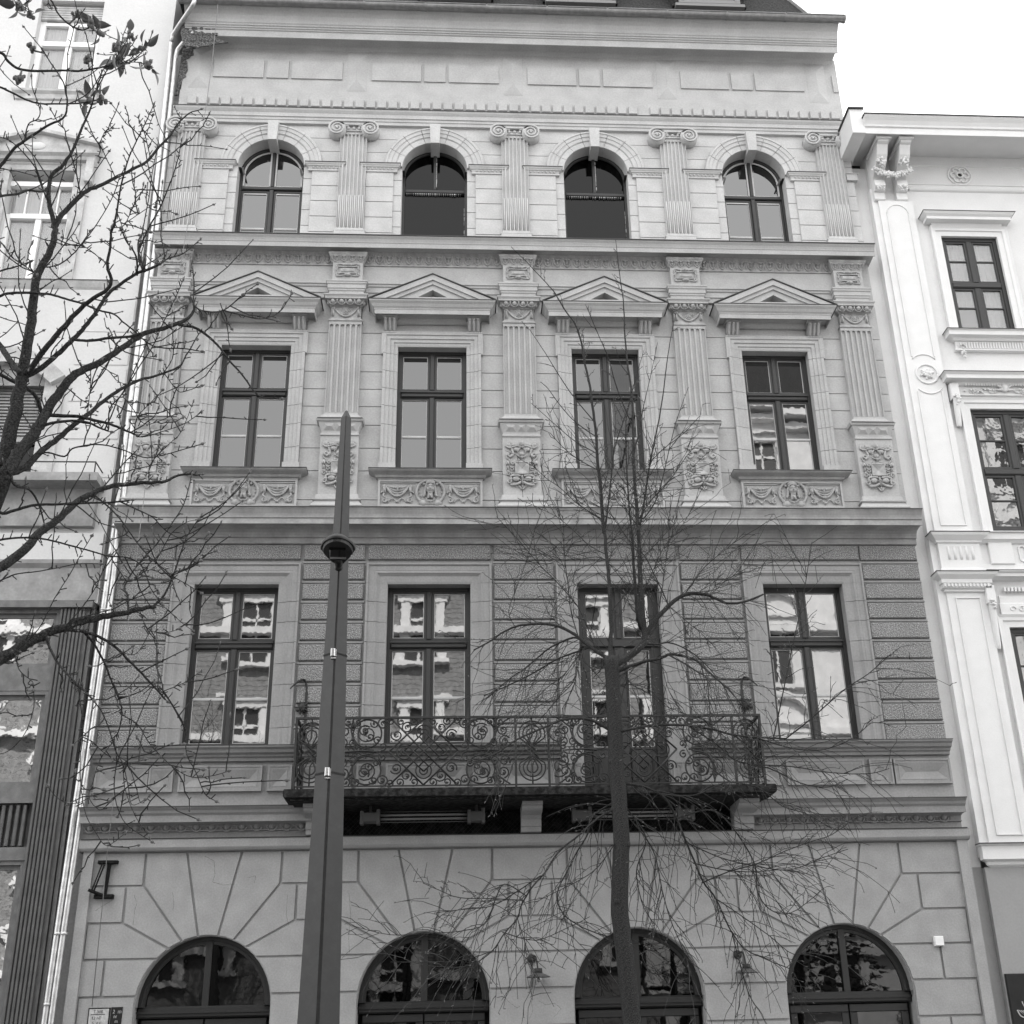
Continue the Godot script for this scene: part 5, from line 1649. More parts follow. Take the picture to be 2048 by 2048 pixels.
	for n in 3:
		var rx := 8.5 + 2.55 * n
		mb(true)
		tube(spiral(Vector3(rx, 16.68, 0.01), 0.225, 0.225, 0, TAU, 28), 0.018, 0.018, 6)
		for j in 6:
			var t := TAU * j / 6.0
			var p := Vector3(rx + cos(t) * 0.12, 16.68 + sin(t) * 0.12, 0.015)
			tube(spiral(p, 0.06, 0.06, t - 2.2, t + 2.2, 10), 0.018, 0.018, 5)
		tube(spiral(Vector3(rx, 16.68, 0.02), 0.06, 0.06, 0, TAU, 14), 0.02, 0.02, 6)
		put("rosette_vent", M.white_trim, h)
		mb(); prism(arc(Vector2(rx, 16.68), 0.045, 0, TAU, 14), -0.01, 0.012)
		put("vent_dark_disc", M.black, h)  # black disc paints in the shade of the vent opening
	mb()
	prof([Vector2(0.0, 17.12), Vector2(0.78, 17.0), Vector2(0.78, 16.955), Vector2(0.8, 16.955), Vector2(0.8, 17.09), Vector2(0.83, 17.1), Vector2(0.84, 17.14), Vector2(0.88, 17.2), Vector2(0.93, 17.25), Vector2(0.95, 17.28), Vector2(0.0, 17.45)], 6.44, X1, false, -0.3)
	box(6.21, 6.46, 16.95, 17.5, -0.3, 0.82)
	put("eaves_cornice", M.white_trim, h)
	mb(); box(6.42, X1, 17.281, 17.30, 0.5, 0.97); box(6.18, 6.48, 17.501, 17.53, -0.3, 0.86)
	put("flashing", M.flash, h)
	mb(); quad(Vector3(6.46, 17.3, 0.5), Vector3(X1, 17.3, 0.5), Vector3(X1, 19.4, -5.5), Vector3(6.46, 19.4, -5.5))
	quad(Vector3(X1, 17.3, -11.4), Vector3(6.46, 17.3, -11.4), Vector3(6.46, 19.4, -5.5), Vector3(X1, 19.4, -5.5))
	put("roof", M.slate, h)
	for bx in [6.83, 7.26]:
		var b := part("eaves_bracket", h)
		mb(); prof([Vector2(0.08, 16.0), Vector2(0.1, 16.02), Vector2(0.1, 16.16), Vector2(0.14, 16.17), Vector2(0.22, 16.25), Vector2(0.2, 16.38), Vector2(0.15, 16.42), Vector2(0.25, 16.5), Vector2(0.4, 16.6), Vector2(0.52, 16.72), Vector2(0.6, 16.88), Vector2(0.66, 16.9), Vector2(0.7, 16.97), Vector2(0.1, 17.06)], bx - 0.1, bx + 0.1, false, -0.02)
		box(bx - 0.14, bx + 0.14, 16.93, 16.98, 0.1, 0.72)
		put("console", M.white_trim, b)
		mb()
		blob_cluster(Vector3(bx, 16.62, 0.42), Vector3(0.09, 0.12, 0.06), 26, 0.026)
		blob_cluster(Vector3(bx, 16.2, 0.2), Vector3(0.08, 0.06, 0.04), 14, 0.022)
		put("leaf_carving", M.white_trim, b)
	mb()
	for j in 15:
		var t := j / 14.0
		blob_cluster(Vector3(lerpf(6.72, 7.4, t), 16.53 - 0.13 * (1.0 - pow(2 * t - 1, 2)), 0.3), Vector3(0.05, 0.06, 0.05), 11, 0.026)
	put("fruit_garland", M.white_trim, h)
	# lower storey
	mb(); prof([Vector2(0.0, 3.9), Vector2(0.05, 3.93), Vector2(0.06, 3.97), Vector2(0.13, 4.0), Vector2(0.13, 4.19), Vector2(0.16, 4.2), Vector2(0.17, 4.215), Vector2(0.0, 4.25)], 6.8, X1, true)
	put("base_course", M.white_trim, h)
	mb(); box(6.63, X1, 4.216, 4.23, 0.0, 0.19)
	put("flashing", M.flash, h)
	mb(); box(6.72, X1, 0.0, 3.9, -0.32, 0.0); box(6.462, 6.716, 0.0, 3.92, -0.2, -0.116)
	put("base_wall", M.white_base, h)

# ---------------------------------------------------------------- pale neighbour with the ribbed shop front
func pale_house() -> void:
	var h := thing("apartment_building", "pale plastered house with a ribbed grey shop front below", "building")
	var X0 := -16.0; var X1 := -6.6
	mb(); box(X0, X1, 0.0, 23.5, -11.0, -0.32)
	put("body", M.pale_wall, h)
	for n in 3:
		var c := -8.57 - 2.9 * n
		var x0 := X0 if n == 2 else c - 1.45
		var x1 := X1 if n == 0 else c + 1.45
		wall_round(h, "storey_wall", M.pale_wall, x0, x1, 17.4, 23.5, c, 0.6, 18.19, 20.5, -0.32, 0.0)
		wall_round(h, "storey_wall", M.pale_wall, x0, x1, 13.2, 17.4, c, 0.58, 13.97, 16.36, -0.32, 0.0)
		wall_round(h, "storey_wall", M.pale_wall, x0, x1, 8.05, 13.2, c, 0.66, 10.1, 12.0, -0.32, 0.0)
		# top window with roller box
		var w := part("window", h)
		mb()
		for e in [[-0.6, -0.5], [0.5, 0.6], [-0.06, 0.06]]:
			box(c + e[0], c + e[1], 18.2, 20.2, -0.24, -0.16)
		box(c - 0.5, c + 0.5, 18.2, 18.27, -0.24, -0.16); box(c - 0.5, c + 0.5, 19.47, 19.58, -0.24, -0.14); box(c - 0.5, c + 0.5, 20.0, 20.08, -0.24, -0.16)
		put("frame", M.white_frame, w)
		mb()
		for k in 6:
			cbox(c - 0.6, c + 0.6, 20.1 + k * 0.06, 20.155 + k * 0.06, -0.22, -0.1, 0.012)
		put("roller_shutter", M.pale_trim, w)
		for e in [[-0.5, -0.06], [0.06, 0.5]]:
			pane(rect(c + e[0], c + e[1], 18.27, 19.47), -0.21, M.clear, w)
			pane(rect(c + e[0], c + e[1], 19.58, 20.0), -0.21, M.clear, w)
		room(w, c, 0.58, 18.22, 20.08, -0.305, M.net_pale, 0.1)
		mb(); prof([Vector2(0.0, 17.98), Vector2(0.04, 18.0), Vector2(0.05, 18.1), Vector2(0.1, 18.14), Vector2(0.11, 18.18), Vector2(-0.2, 18.2)], c - 0.7, c + 0.7, true)
		put("sill", M.pale_trim, h)
		# pedimented window
		var w2 := part("window", h)
		mb()
		for e in [[-0.58, -0.5], [0.5, 0.58], [-0.05, 0.05]]:
			box(c + e[0], c + e[1], 13.97, 15.5, -0.24, -0.16)
		box(c - 0.5, c + 0.5, 15.4, 15.5, -0.24, -0.14); box(c - 0.5, c + 0.5, 13.97, 14.05, -0.24, -0.16)
		for e in [-0.28, 0.0, 0.28]:
			box(c + e - 0.012, c + e + 0.012, 15.5, 16.1, -0.23, -0.18)
		box(c - 0.58, c + 0.58, 16.1, 16.2, -0.24, -0.12)
		put("frame", M.white_frame, w2)
		for e in [[-0.5, -0.05], [0.05, 0.5]]:
			pane(rect(c + e[0], c + e[1], 14.05, 15.4), -0.21, M.clear, w2)
		pane(rect(c - 0.56, c + 0.56, 15.5, 16.1), -0.21, M.clear, w2)
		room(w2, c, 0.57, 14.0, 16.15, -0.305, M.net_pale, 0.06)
		mb()
		var P := [Vector2(0.0, -0.03), Vector2(0.0, 0.02), Vector2(0.1, 0.025), Vector2(0.12, 0.05), Vector2(0.25, 0.055), Vector2(0.25, 0.0)]
		for s in [-1.0, 1.0]:
			jamb(P, c + s * 0.58, s, 13.97, 16.36)
			box(c + s * 0.86 - 0.07, c + s * 0.86 + 0.07, 16.04, 16.56, 0.0, 0.14)
		head(P, c, 0.58, 16.36)
		put("architrave", M.pale_trim, h)
		mb()
		prof([Vector2(0.0, 16.5), Vector2(0.12, 16.52), Vector2(0.14, 16.58), Vector2(0.2, 16.62), Vector2(0.0, 16.66)], c - 0.88, c + 0.8, true)
		prism(PackedVector2Array([Vector2(c - 1.08, 16.82), Vector2(c - 1.08, 16.64), Vector2(c + 1.0, 16.64), Vector2(c + 1.0, 16.82), Vector2(c - 0.1, 17.12)]), 0.0, 0.1)
		prism(PackedVector2Array([Vector2(c - 1.1, 16.82), Vector2(c - 0.1, 17.1), Vector2(c + 1.02, 16.82), Vector2(c + 1.02, 16.88), Vector2(c - 0.1, 17.17), Vector2(c - 1.1, 16.88)]), 0.0, 0.2)
		put("pediment", M.pale_trim, h)
		mb(true); ball(Vector3(c - 0.15, 16.83, 0.1), Vector3(0.17, 0.09, 0.04), 12)
		put("shell_ornament", M.white_wall, h)
		# shuttered window in a segmental hood
		mb()
		var hood := PackedVector2Array()
		for k in 13:
			var t := lerpf(-1.0, 1.0, k / 12.0)
			hood.append(Vector2(c + t * 1.0, 12.56 - 0.55 * t * t))
		for k in 13:
			var t := lerpf(1.0, -1.0, k / 12.0)
			hood.append(Vector2(c + t * 0.78, 12.26 - 0.4 * t * t))
		prism(hood, 0.0, 0.16)
		for s in [-1.0, 1.0]:
			box(c + minf(s * 0.66, s * 0.98), c + maxf(s * 0.66, s * 0.98), 10.1, 12.0, -0.02, 0.05)
		put("hood", M.pale_trim, h)
		mb()
		var fill := PackedVector2Array()
		for k in 13:
			var t := lerpf(-1.0, 1.0, k / 12.0)
			fill.append(Vector2(c + t * 0.78, 12.27 - 0.4 * t * t))
		prism(fill, 0.0, 0.03)
		put("hood_field", M.pale_low, h)
		var sh := part("louvred_shutter", h)
		for k in 17:
			mb(); prof([Vector2(-0.14, 10.95 + k * 0.06), Vector2(-0.1, 10.952 + k * 0.06), Vector2(-0.13, 11.0 + k * 0.06)], c - 0.64, c + 0.64, false, -0.16)
			put("slat", M.pale_low, sh)
		mb(); box(c - 0.66, c + 0.66, 10.88, 10.94, -0.17, -0.08); box(c - 0.66, c + 0.66, 10.1, 11.97, -0.24, -0.19)
		put("frame", M.shutter, sh)
		pane(rect(c - 0.6, c + 0.6, 10.12, 10.88), -0.18, M.glass_dark, sh)
	mb(); prof([Vector2(0.0, 13.8), Vector2(0.03, 13.84), Vector2(0.06, 13.9), Vector2(0.08, 13.95), Vector2(0.0, 13.97)], X0, -6.95, false, -0.05)
	put("string_course", M.pale_trim, h)
	mb(); box(X0, -6.95, 13.945, 13.957, 0.0, 0.09); 
	put("flashing", M.flash, h)
	for y in [13.25, 12.6, 11.9, 11.2, 10.5]:
		mb(); box(-7.5, -6.62, y - 0.3, y + 0.33, -0.01, 0.012)
		put("plaster_course", M.pale_wall, h)
	# small balcony with a plain rail
	mb(); box(-10.4, -6.72, 9.94, 10.08, 0.0, 0.45); box(-10.3, -6.8, 9.3, 9.94, 0.0, 0.12)
	put("balcony_slab", M.pale_low, h)
	var rl := part("balcony_rail", h)
	mb(); box(-10.36, -6.78, 10.27, 10.285, 0.4, 0.42); box(-6.795, -6.78, 10.08, 10.27, 0.4, 0.42); box(-8.3, -8.285, 10.08, 10.27, 0.4, 0.42); box(-6.795, -6.78, 10.27, 10.285, 0.0, 0.4)
	put("rail", M.iron, rl)
	mb(); box(X0, -6.62, 8.72, 9.2, 0.0, 0.06)
	put("band", M.pale_wall, h)
	mb(); prof([Vector2(0.0, 8.05), Vector2(0.015, 8.3), Vector2(0.03, 8.62), Vector2(0.09, 8.68), Vector2(0.1, 8.74), Vector2(0.0, 8.76)], X0, -6.62, false, -0.05)
	put("sign_band", M.pale_low, h)
	# ribbed shop front
	var sf := part("shop_front", h)
	mb(); box(X0, -6.63, 7.94, 8.05, -0.1, 0.14); box(X0, -7.12, 5.0, 5.2, -0.1, 0.05); box(X0, -7.12, 4.2, 4.38, -0.1, 0.05); box(X0, -7.12, 0.0, 0.6, -0.1, 0.05)
	box(X0, -7.12, 6.66, 6.98, -0.1, 0.03)
	put("beam", M.shop_frame, sf)
	for n in 3:
		var e := -6.68 - 2.9 * n
		mb()
		box(e - 0.44, e, 0.0, 7.94, -0.3, 0.06)
		for k in 7:
			cbox(e - 0.43 + k * 0.056, e - 0.395 + k * 0.056, 0.0, 7.93, 0.06, 0.1, 0.008)
		put("ribbed_pilaster", M.shop, sf)
		var c := e - 1.68
		mb()
		for k in 24:
			cbox(c - 1.2 + k * 0.1, c - 1.15 + k * 0.1, 4.4, 4.98, -0.08, 0.02, 0.008)
		box(c - 1.24, c + 1.24, 4.38, 5.0, -0.2, -0.07)
		put("ribbed_panel", M.shop, sf)
		for v in [[6.98, 7.94], [5.2, 6.66], [0.6, 4.2]]:
			mb()
			for s in [0.0, 0.06]:
				var t: float = 0.06
				var zf: float = 0.02 - s
				box(c - 1.24 + s, c + 1.24 - s, v[1] - s - t, v[1] - s, -0.2, zf); box(c - 1.24 + s, c + 1.24 - s, v[0] + s, v[0] + s + t, -0.2, zf)
				box(c - 1.24 + s, c - 1.24 + s + t, v[0] + s + t, v[1] - s - t, -0.2, zf); box(c + 1.24 - s - t, c + 1.24 - s, v[0] + s + t, v[1] - s - t, -0.2, zf)
			put("window_frame", M.shop_frame, sf)
			pane(rect(c - 1.12, c + 1.12, v[0] + 0.12, v[1] - 0.12), -0.06, M.glass_shop, sf, 0.003)
	mb(); box(-6.67, -6.615, 0.0, 7.94, -0.3, 0.02)
	put("edge_strip", M.shop_frame, sf)

# ---------------------------------------------------------------- the sunny side of the street, seen only in the window panes
func far_house(called: String, label: String, x0: float, x1: float, top: float, z: float, wall: Material, bay: float, arched: bool) -> void:
	var h := thing(called, label, "building")
	mb(); box(x0, x1, 0.0, top, z + 0.3, z + 10.0)
	box(x0, x1, top, top + 0.3, z - 0.5, z + 10.0)
	put("wall", wall, h)
	if not arched:
		for k in int(top / 0.19):
			mb(); box(x0, x1, 0.19 * k + 0.008, 0.19 * k + 0.182, z + 0.282, z + 0.31)
			put("brick_band", M.brick_far, h)
	var c := x0 + bay * 0.5
	while c < x1 - bay * 0.3:
		var y := 3.4 if not arched else 2.4
		while y < top - 3.0:
			var w := part("window", h)
			mb()
			for s in [-1.0, 1.0]:
				box(c + minf(s * 0.6, s * 0.92), c + maxf(s * 0.6, s * 0.92), y, y + 2.2, z + 0.1, z + 0.3)
				box(c + minf(s * 0.55, s * 0.6), c + maxf(s * 0.55, s * 0.6), y, y + 2.2, z + 0.2, z + 0.3)
			box(c - 1.05, c + 1.05, y + 2.2, y + 2.5, z + 0.05, z + 0.3); box(c - 1.15, c + 1.15, y + 2.5, y + 2.62, z - 0.1, z + 0.3)
			box(c - 1.05, c + 1.05, y - 0.18, y, z - 0.02, z + 0.3)
			box(c - 0.035, c + 0.035, y, y + 2.2, z + 0.2, z + 0.3); box(c - 0.6, c + 0.6, y + 1.45, y + 1.55, z + 0.2, z + 0.3)
			put("surround", M.far_white, w)
			mb(); box(c - 0.6, c + 0.6, y, y + 2.2, z + 0.26, z + 0.305)
			put("pane", M.far_dark, w)
			if arched:
				mb(); ringprof([Vector2(0.95, z + 0.3), Vector2(0.95, z + 0.05), Vector2(1.2, z + 0.05), Vector2(1.2, z + 0.3)], Vector2(c, y + 2.62), 0, PI, 14, z + 0.3)
				put("arch", M.far_white, w)
			y += 4.1
		c += bay
	mb()
	for y in [4.4, 8.5, 12.6, 16.7, top - 0.3]:
		if y < top:
			box(x0, x1, y - 0.15, y + 0.12, z - 0.12, z + 0.3)
	put("string_course", M.far_white, h)
	if not arched:
		return
	mb(); box(x0, x0 + 2.2, top, top + 5.0, z - 0.25, z + 6.0)
	put("corner_turret", wall, h)
	x0 += 2.25
	mb(); quad(Vector3(x0, top + 0.3, z - 0.3), Vector3(x1, top + 0.3, z - 0.3), Vector3(x1, top + 5.5, z + 3.0), Vector3(x0, top + 5.5, z + 3.0))
	quad(Vector3(x0, top + 0.3, z - 0.3), Vector3(x0, top + 5.5, z + 3.0), Vector3(x0, top + 5.5, z + 10.0), Vector3(x0, top + 0.3, z + 10.0))
	put("roof", M.slate, h)

func surroundings() -> void:
	mb(); box(-60, 60, -0.3, 0.0, -14.0, 6.2)
	var p := put("pavement", M.paving, self)
	p.set_meta("kind", "structure")
	mb(); box(-60, 60, -0.3, -0.12, 6.4, 13.6)
	put("road", M.asphalt, self).set_meta("kind", "structure")
	for z in [6.2, 13.6]:
		mb(); cbox(-60, 60, -0.3, 0.005, z, z + 0.2, 0.02)
		var k := put("kerb" if z < 10 else "kerb_001", M.paving, self)
		k.set_meta("kind", "structure")
	mb(); box(-60, 60, -0.3, 0.0, 13.8, 40.0)
	put("pavement_001", M.paving, self).set_meta("kind", "structure")
	mb(); box(-400, 400, -0.6, -0.31, -400, 400)
	put("ground", M.paving, self).set_meta("kind", "structure")
	far_house("brick_apartment_building", "brick house with white window surrounds mirrored in the balcony storey panes", -23.95, 6.2, 19.6, 27.0, M.brick_far, 3.3, false)
	far_house("pale_corner_building", "tall white house with round arches mirrored in the upper panes", 6.4, 28.0, 26.5, 27.0, M.far_white, 3.6, true)

# ---------------------------------------------------------------- street things
func lamp_head(o: Node3D, c: Vector3, turn: float) -> void:
	# flat drop-shaped luminaire, narrow end at the post; built along +z and turned
	var hd := part("lamp_head", o)
	hd.position = c
	hd.rotation.y = turn
	var outline := []
	for k in 25:
		var t := k / 24.0
		var a := lerpf(-PI * 0.5, PI * 1.5, t)
		outline.append(a)
	var shape := func(a: float, g: float) -> Vector2:
		# round at the far end, narrowing to the post
		var w := 0.115 * g
		var s := sin(a); var x := cos(a)
		var z := 0.36 + s * 0.36 * (1.0 if s < 0 else 0.8) * (0.6 + 0.4 * g)
		var taper := 1.0 if s > 0 else lerpf(1.0, 0.32, pow(-s, 1.2))
		return Vector2(x * w * taper, z * 0.74)
	mb(true)
	var rows := [[1.0, 0.0], [1.03, 0.008], [1.0, 0.018], [0.75, 0.04], [0.4, 0.05]]
	for i in rows.size() - 1:
		for k in 24:
			var p := func(j: int, q: int) -> Vector3:
				var v: Vector2 = shape.call(outline[j], rows[q][0])
				return Vector3(v.x, rows[q][1], v.y)
			quad(p.call(k, i), p.call(k, i + 1), p.call(k + 1, i + 1), p.call(k + 1, i))
	smooth(false)
	var low := []
	for k in 24:
		var v: Vector2 = shape.call(outline[k], 1.0)
		low.append(Vector3(v.x, 0.0, v.y))
	for k in 24:
		tri(Vector3(0, 0.0, 0.28), low[k], low[(k + 1) % 24])
	put("housing", M.lamp_metal, hd)
	mb()
	for k in 24:
		var a: Vector2 = shape.call(outline[k], 0.9); var b: Vector2 = shape.call(outline[(k + 1) % 24], 0.9)
		quad(Vector3(a.x, -0.001, a.y), Vector3(b.x, -0.001, b.y), Vector3(b.x * 0.95, -0.022, b.y), Vector3(a.x * 0.95, -0.022, a.y))
		tri(Vector3(0, -0.022, 0.28), Vector3(a.x * 0.95, -0.022, a.y), Vector3(b.x * 0.95, -0.022, b.y))
	put("underside", M.lamp_metal, hd)
	mb(); box(-0.055, 0.055, -0.04, -0.022, 0.22, 0.36); 
	put("lens", M.glass_high, hd)
	mb(); box(-0.055, 0.055, -0.046, -0.03, 0.21, 0.22)
	put("trim", M.steel, hd)
	mb(true); tube([Vector3(0, 0.0, -0.03), Vector3(0, -0.02, 0.05), Vector3(0, -0.005, 0.12)], 0.028, 0.032, 8); ball(Vector3(0, -0.03, 0.03), Vector3(0.033, 0.035, 0.035), 8)
	put("knuckle", M.lamp_dark, hd)

func lamp_post(base: Vector3, height: float, w0: float, w1: float, label: String, head_y: float, turn: float, bands: Array) -> void:
	var o := thing("lamp_post", label, "street lamp", "tapered street lamps")
	o.position = base
	mb()
	# square pole set cornerwise with planed corners
	var ring := func(w: float, y: float) -> Array:
		var out := []
		for k in 4:
			var a := PI / 2 * k + 0.06
			for e in [-0.09, 0.09]:
				out.append(Vector3(sin(a + e) * w, y, cos(a + e) * w))
		return out
	var ys := [[w0 * 1.0, 0.0], [w1, height - 0.06], [w1 * 0.25, height]]
	for i in 2:
		var a: Array = ring.call(ys[i][0], ys[i][1]); var b: Array = ring.call(ys[i + 1][0], ys[i + 1][1])
		for k in 8:
			quad(a[k], a[(k + 1) % 8], b[(k + 1) % 8], b[k])
	put("pole", M.lamp_metal, o)
	mb(); prism(rect(-0.2, 0.2, 0.0, 0.03), -0.2, 0.2)
	put("foot_plate", M.lamp_dark, o)
	var zr := lerpf(w0, w1, head_y / height)
	lamp_head(o, Vector3(sin(turn) * zr, head_y, cos(turn) * zr), turn)
	for y in bands:
		var b := part("clamp_band", o)
		var r := lerpf(w0, w1, y / height)
		mb()
		var a: Array = ring.call(r + 0.003, y - 0.006); var c: Array = ring.call(r + 0.002, y + 0.006)
		for k in 8:
			quad(a[k], a[(k + 1) % 8], c[(k + 1) % 8], c[k])
		put("strap", M.black, b)
		mb(); cbox(-0.022, 0.006, y - 0.028, y + 0.028, r - 0.02, r + 0.014, 0.004); box(0.008, 0.016, y - 0.028, y + 0.02, r - 0.02, r + 0.01); box(-0.02, 0.014, y - 0.045, y - 0.036, r - 0.02, r + 0.012)
		put("buckle", M.steel, b)

func pipe(label: String, pts: Array, r: float, clips: Array) -> void:
	var o := thing("drainpipe", label, "drainpipe", "")
	mb(true); tube(curve(pts, 6), r, r, 12)
	put("pipe", M.zinc, o)
	for c in clips:
		mb(true); tube([c + Vector3(0, -0.02, 0), c + Vector3(0, 0.02, 0)], r + 0.008, r + 0.008, 12)
		smooth(false); box(c.x - 0.01, c.x + 0.01, c.y - 0.01, c.y + 0.01, 0.0, c.z)
		put("collar", M.zinc, o)

func wall_lamp(c: Vector3, label: String) -> void:
	var o := thing("wall_lamp", label, "wall lamp", "enamel wall lamps")
	o.position = c
	mb(true); lathe([Vector2(0.0, 0.0), Vector2(0.06, 0.0), Vector2(0.06, 0.03), Vector2(0.045, 0.045), Vector2(0.0, 0.05)], Vector3.ZERO, 16)
	var m := put("mount", M.iron, o)
	m.rotation.x = PI / 2
	m.position = Vector3(-0.06, 0.08, 0.0)
	mb(true); tube(curve([Vector3(-0.06, 0.085, 0.04), Vector3(-0.02, 0.11, 0.1), Vector3(0.0, 0.06, 0.15), Vector3(0.015, -0.06, 0.16)], 6), 0.011, 0.011, 8)
	put("arm", M.iron, o)
	mb(true); lathe([Vector2(0.0, -0.05), Vector2(0.055, -0.055), Vector2(0.06, -0.11), Vector2(0.05, -0.12)], Vector3(0.02, 0, 0.16), 18)
	put("collar", M.iron, o)
	mb(true); lathe([Vector2(0.05, -0.112), Vector2(0.09, -0.13), Vector2(0.165, -0.165), Vector2(0.17, -0.172), Vector2(0.09, -0.14), Vector2(0.04, -0.125)], Vector3(0.02, 0, 0.16), 24)
	put("shade", M.enamel, o)
	mb(true); lathe([Vector2(0.055, -0.14), Vector2(0.06, -0.2), Vector2(0.05, -0.27), Vector2(0.025, -0.29), Vector2(0.0, -0.295)], Vector3(0.02, 0, 0.16), 18)
	put("glass_jar", M.jar, o)
	mb(true); ball(Vector3(0.02, -0.2, 0.16), Vector3(0.022, 0.04, 0.022), 8)
	put("bulb", M.enamel, o)

func tube_lamp(x0: float, x1: float, label: String) -> void:
	var o := thing("tube_lamp", label, "lamp", "tube lamps under the balcony")
	o.position = Vector3(0, 4.66, 0.42)
	for e in [[x0, x0 + 0.24], [x1 - 0.26, x1 - 0.05]]:
		mb()
		cbox(e[0], e[1], -0.075, 0.075, -0.07, 0.07, 0.02)
		box(e[0] - 0.02, e[0] + 0.03, -0.095, 0.085, -0.08, 0.075); box(e[1] - 0.03, e[1] + 0.02, -0.095, 0.11, -0.08, 0.075)
		put("end_box", M.lamp_box, o)
	mb(true)
	for y in [-0.025, 0.03]:
		tube([Vector3(x0 + 0.24, y, 0.02), Vector3(x1 - 0.26, y, 0.02)], 0.016, 0.016, 8)
	put("fluorescent_tube", M.lamp_tube, o)
	mb(true)
	for e in [[-0.075, 0.05], [0.075, 0.03], [0.0, -0.06]]:
		tube([Vector3(x0 + 0.2, e[0], e[1]), Vector3(x1 - 0.2, e[0], e[1])], 0.007, 0.007, 6)
	put("guard_rod", M.lamp_box, o)
	for e in [x0 + 0.12, x1 - 0.15]:
		mb(); box(e - 0.02, e + 0.02, 0.07, 0.17, -0.02, 0.02)
		put("hanger", M.iron, o)

func lettering(text: String, size: float, m: Material, parent: Node, at_point: Vector3) -> void:
	var t := TextMesh.new()
	var f := SystemFont.new()
	f.font_names = PackedStringArray(["Droid Sans"])
	t.font = f
	t.text = text
	t.font_size = 32
	t.pixel_size = size / 32.0
	t.depth = 0.002
	var o := MeshInstance3D.new()
	o.name = "lettering"
	o.mesh = t
	o.material_override = m
	o.position = at_point
	parent.add_child(o, true)

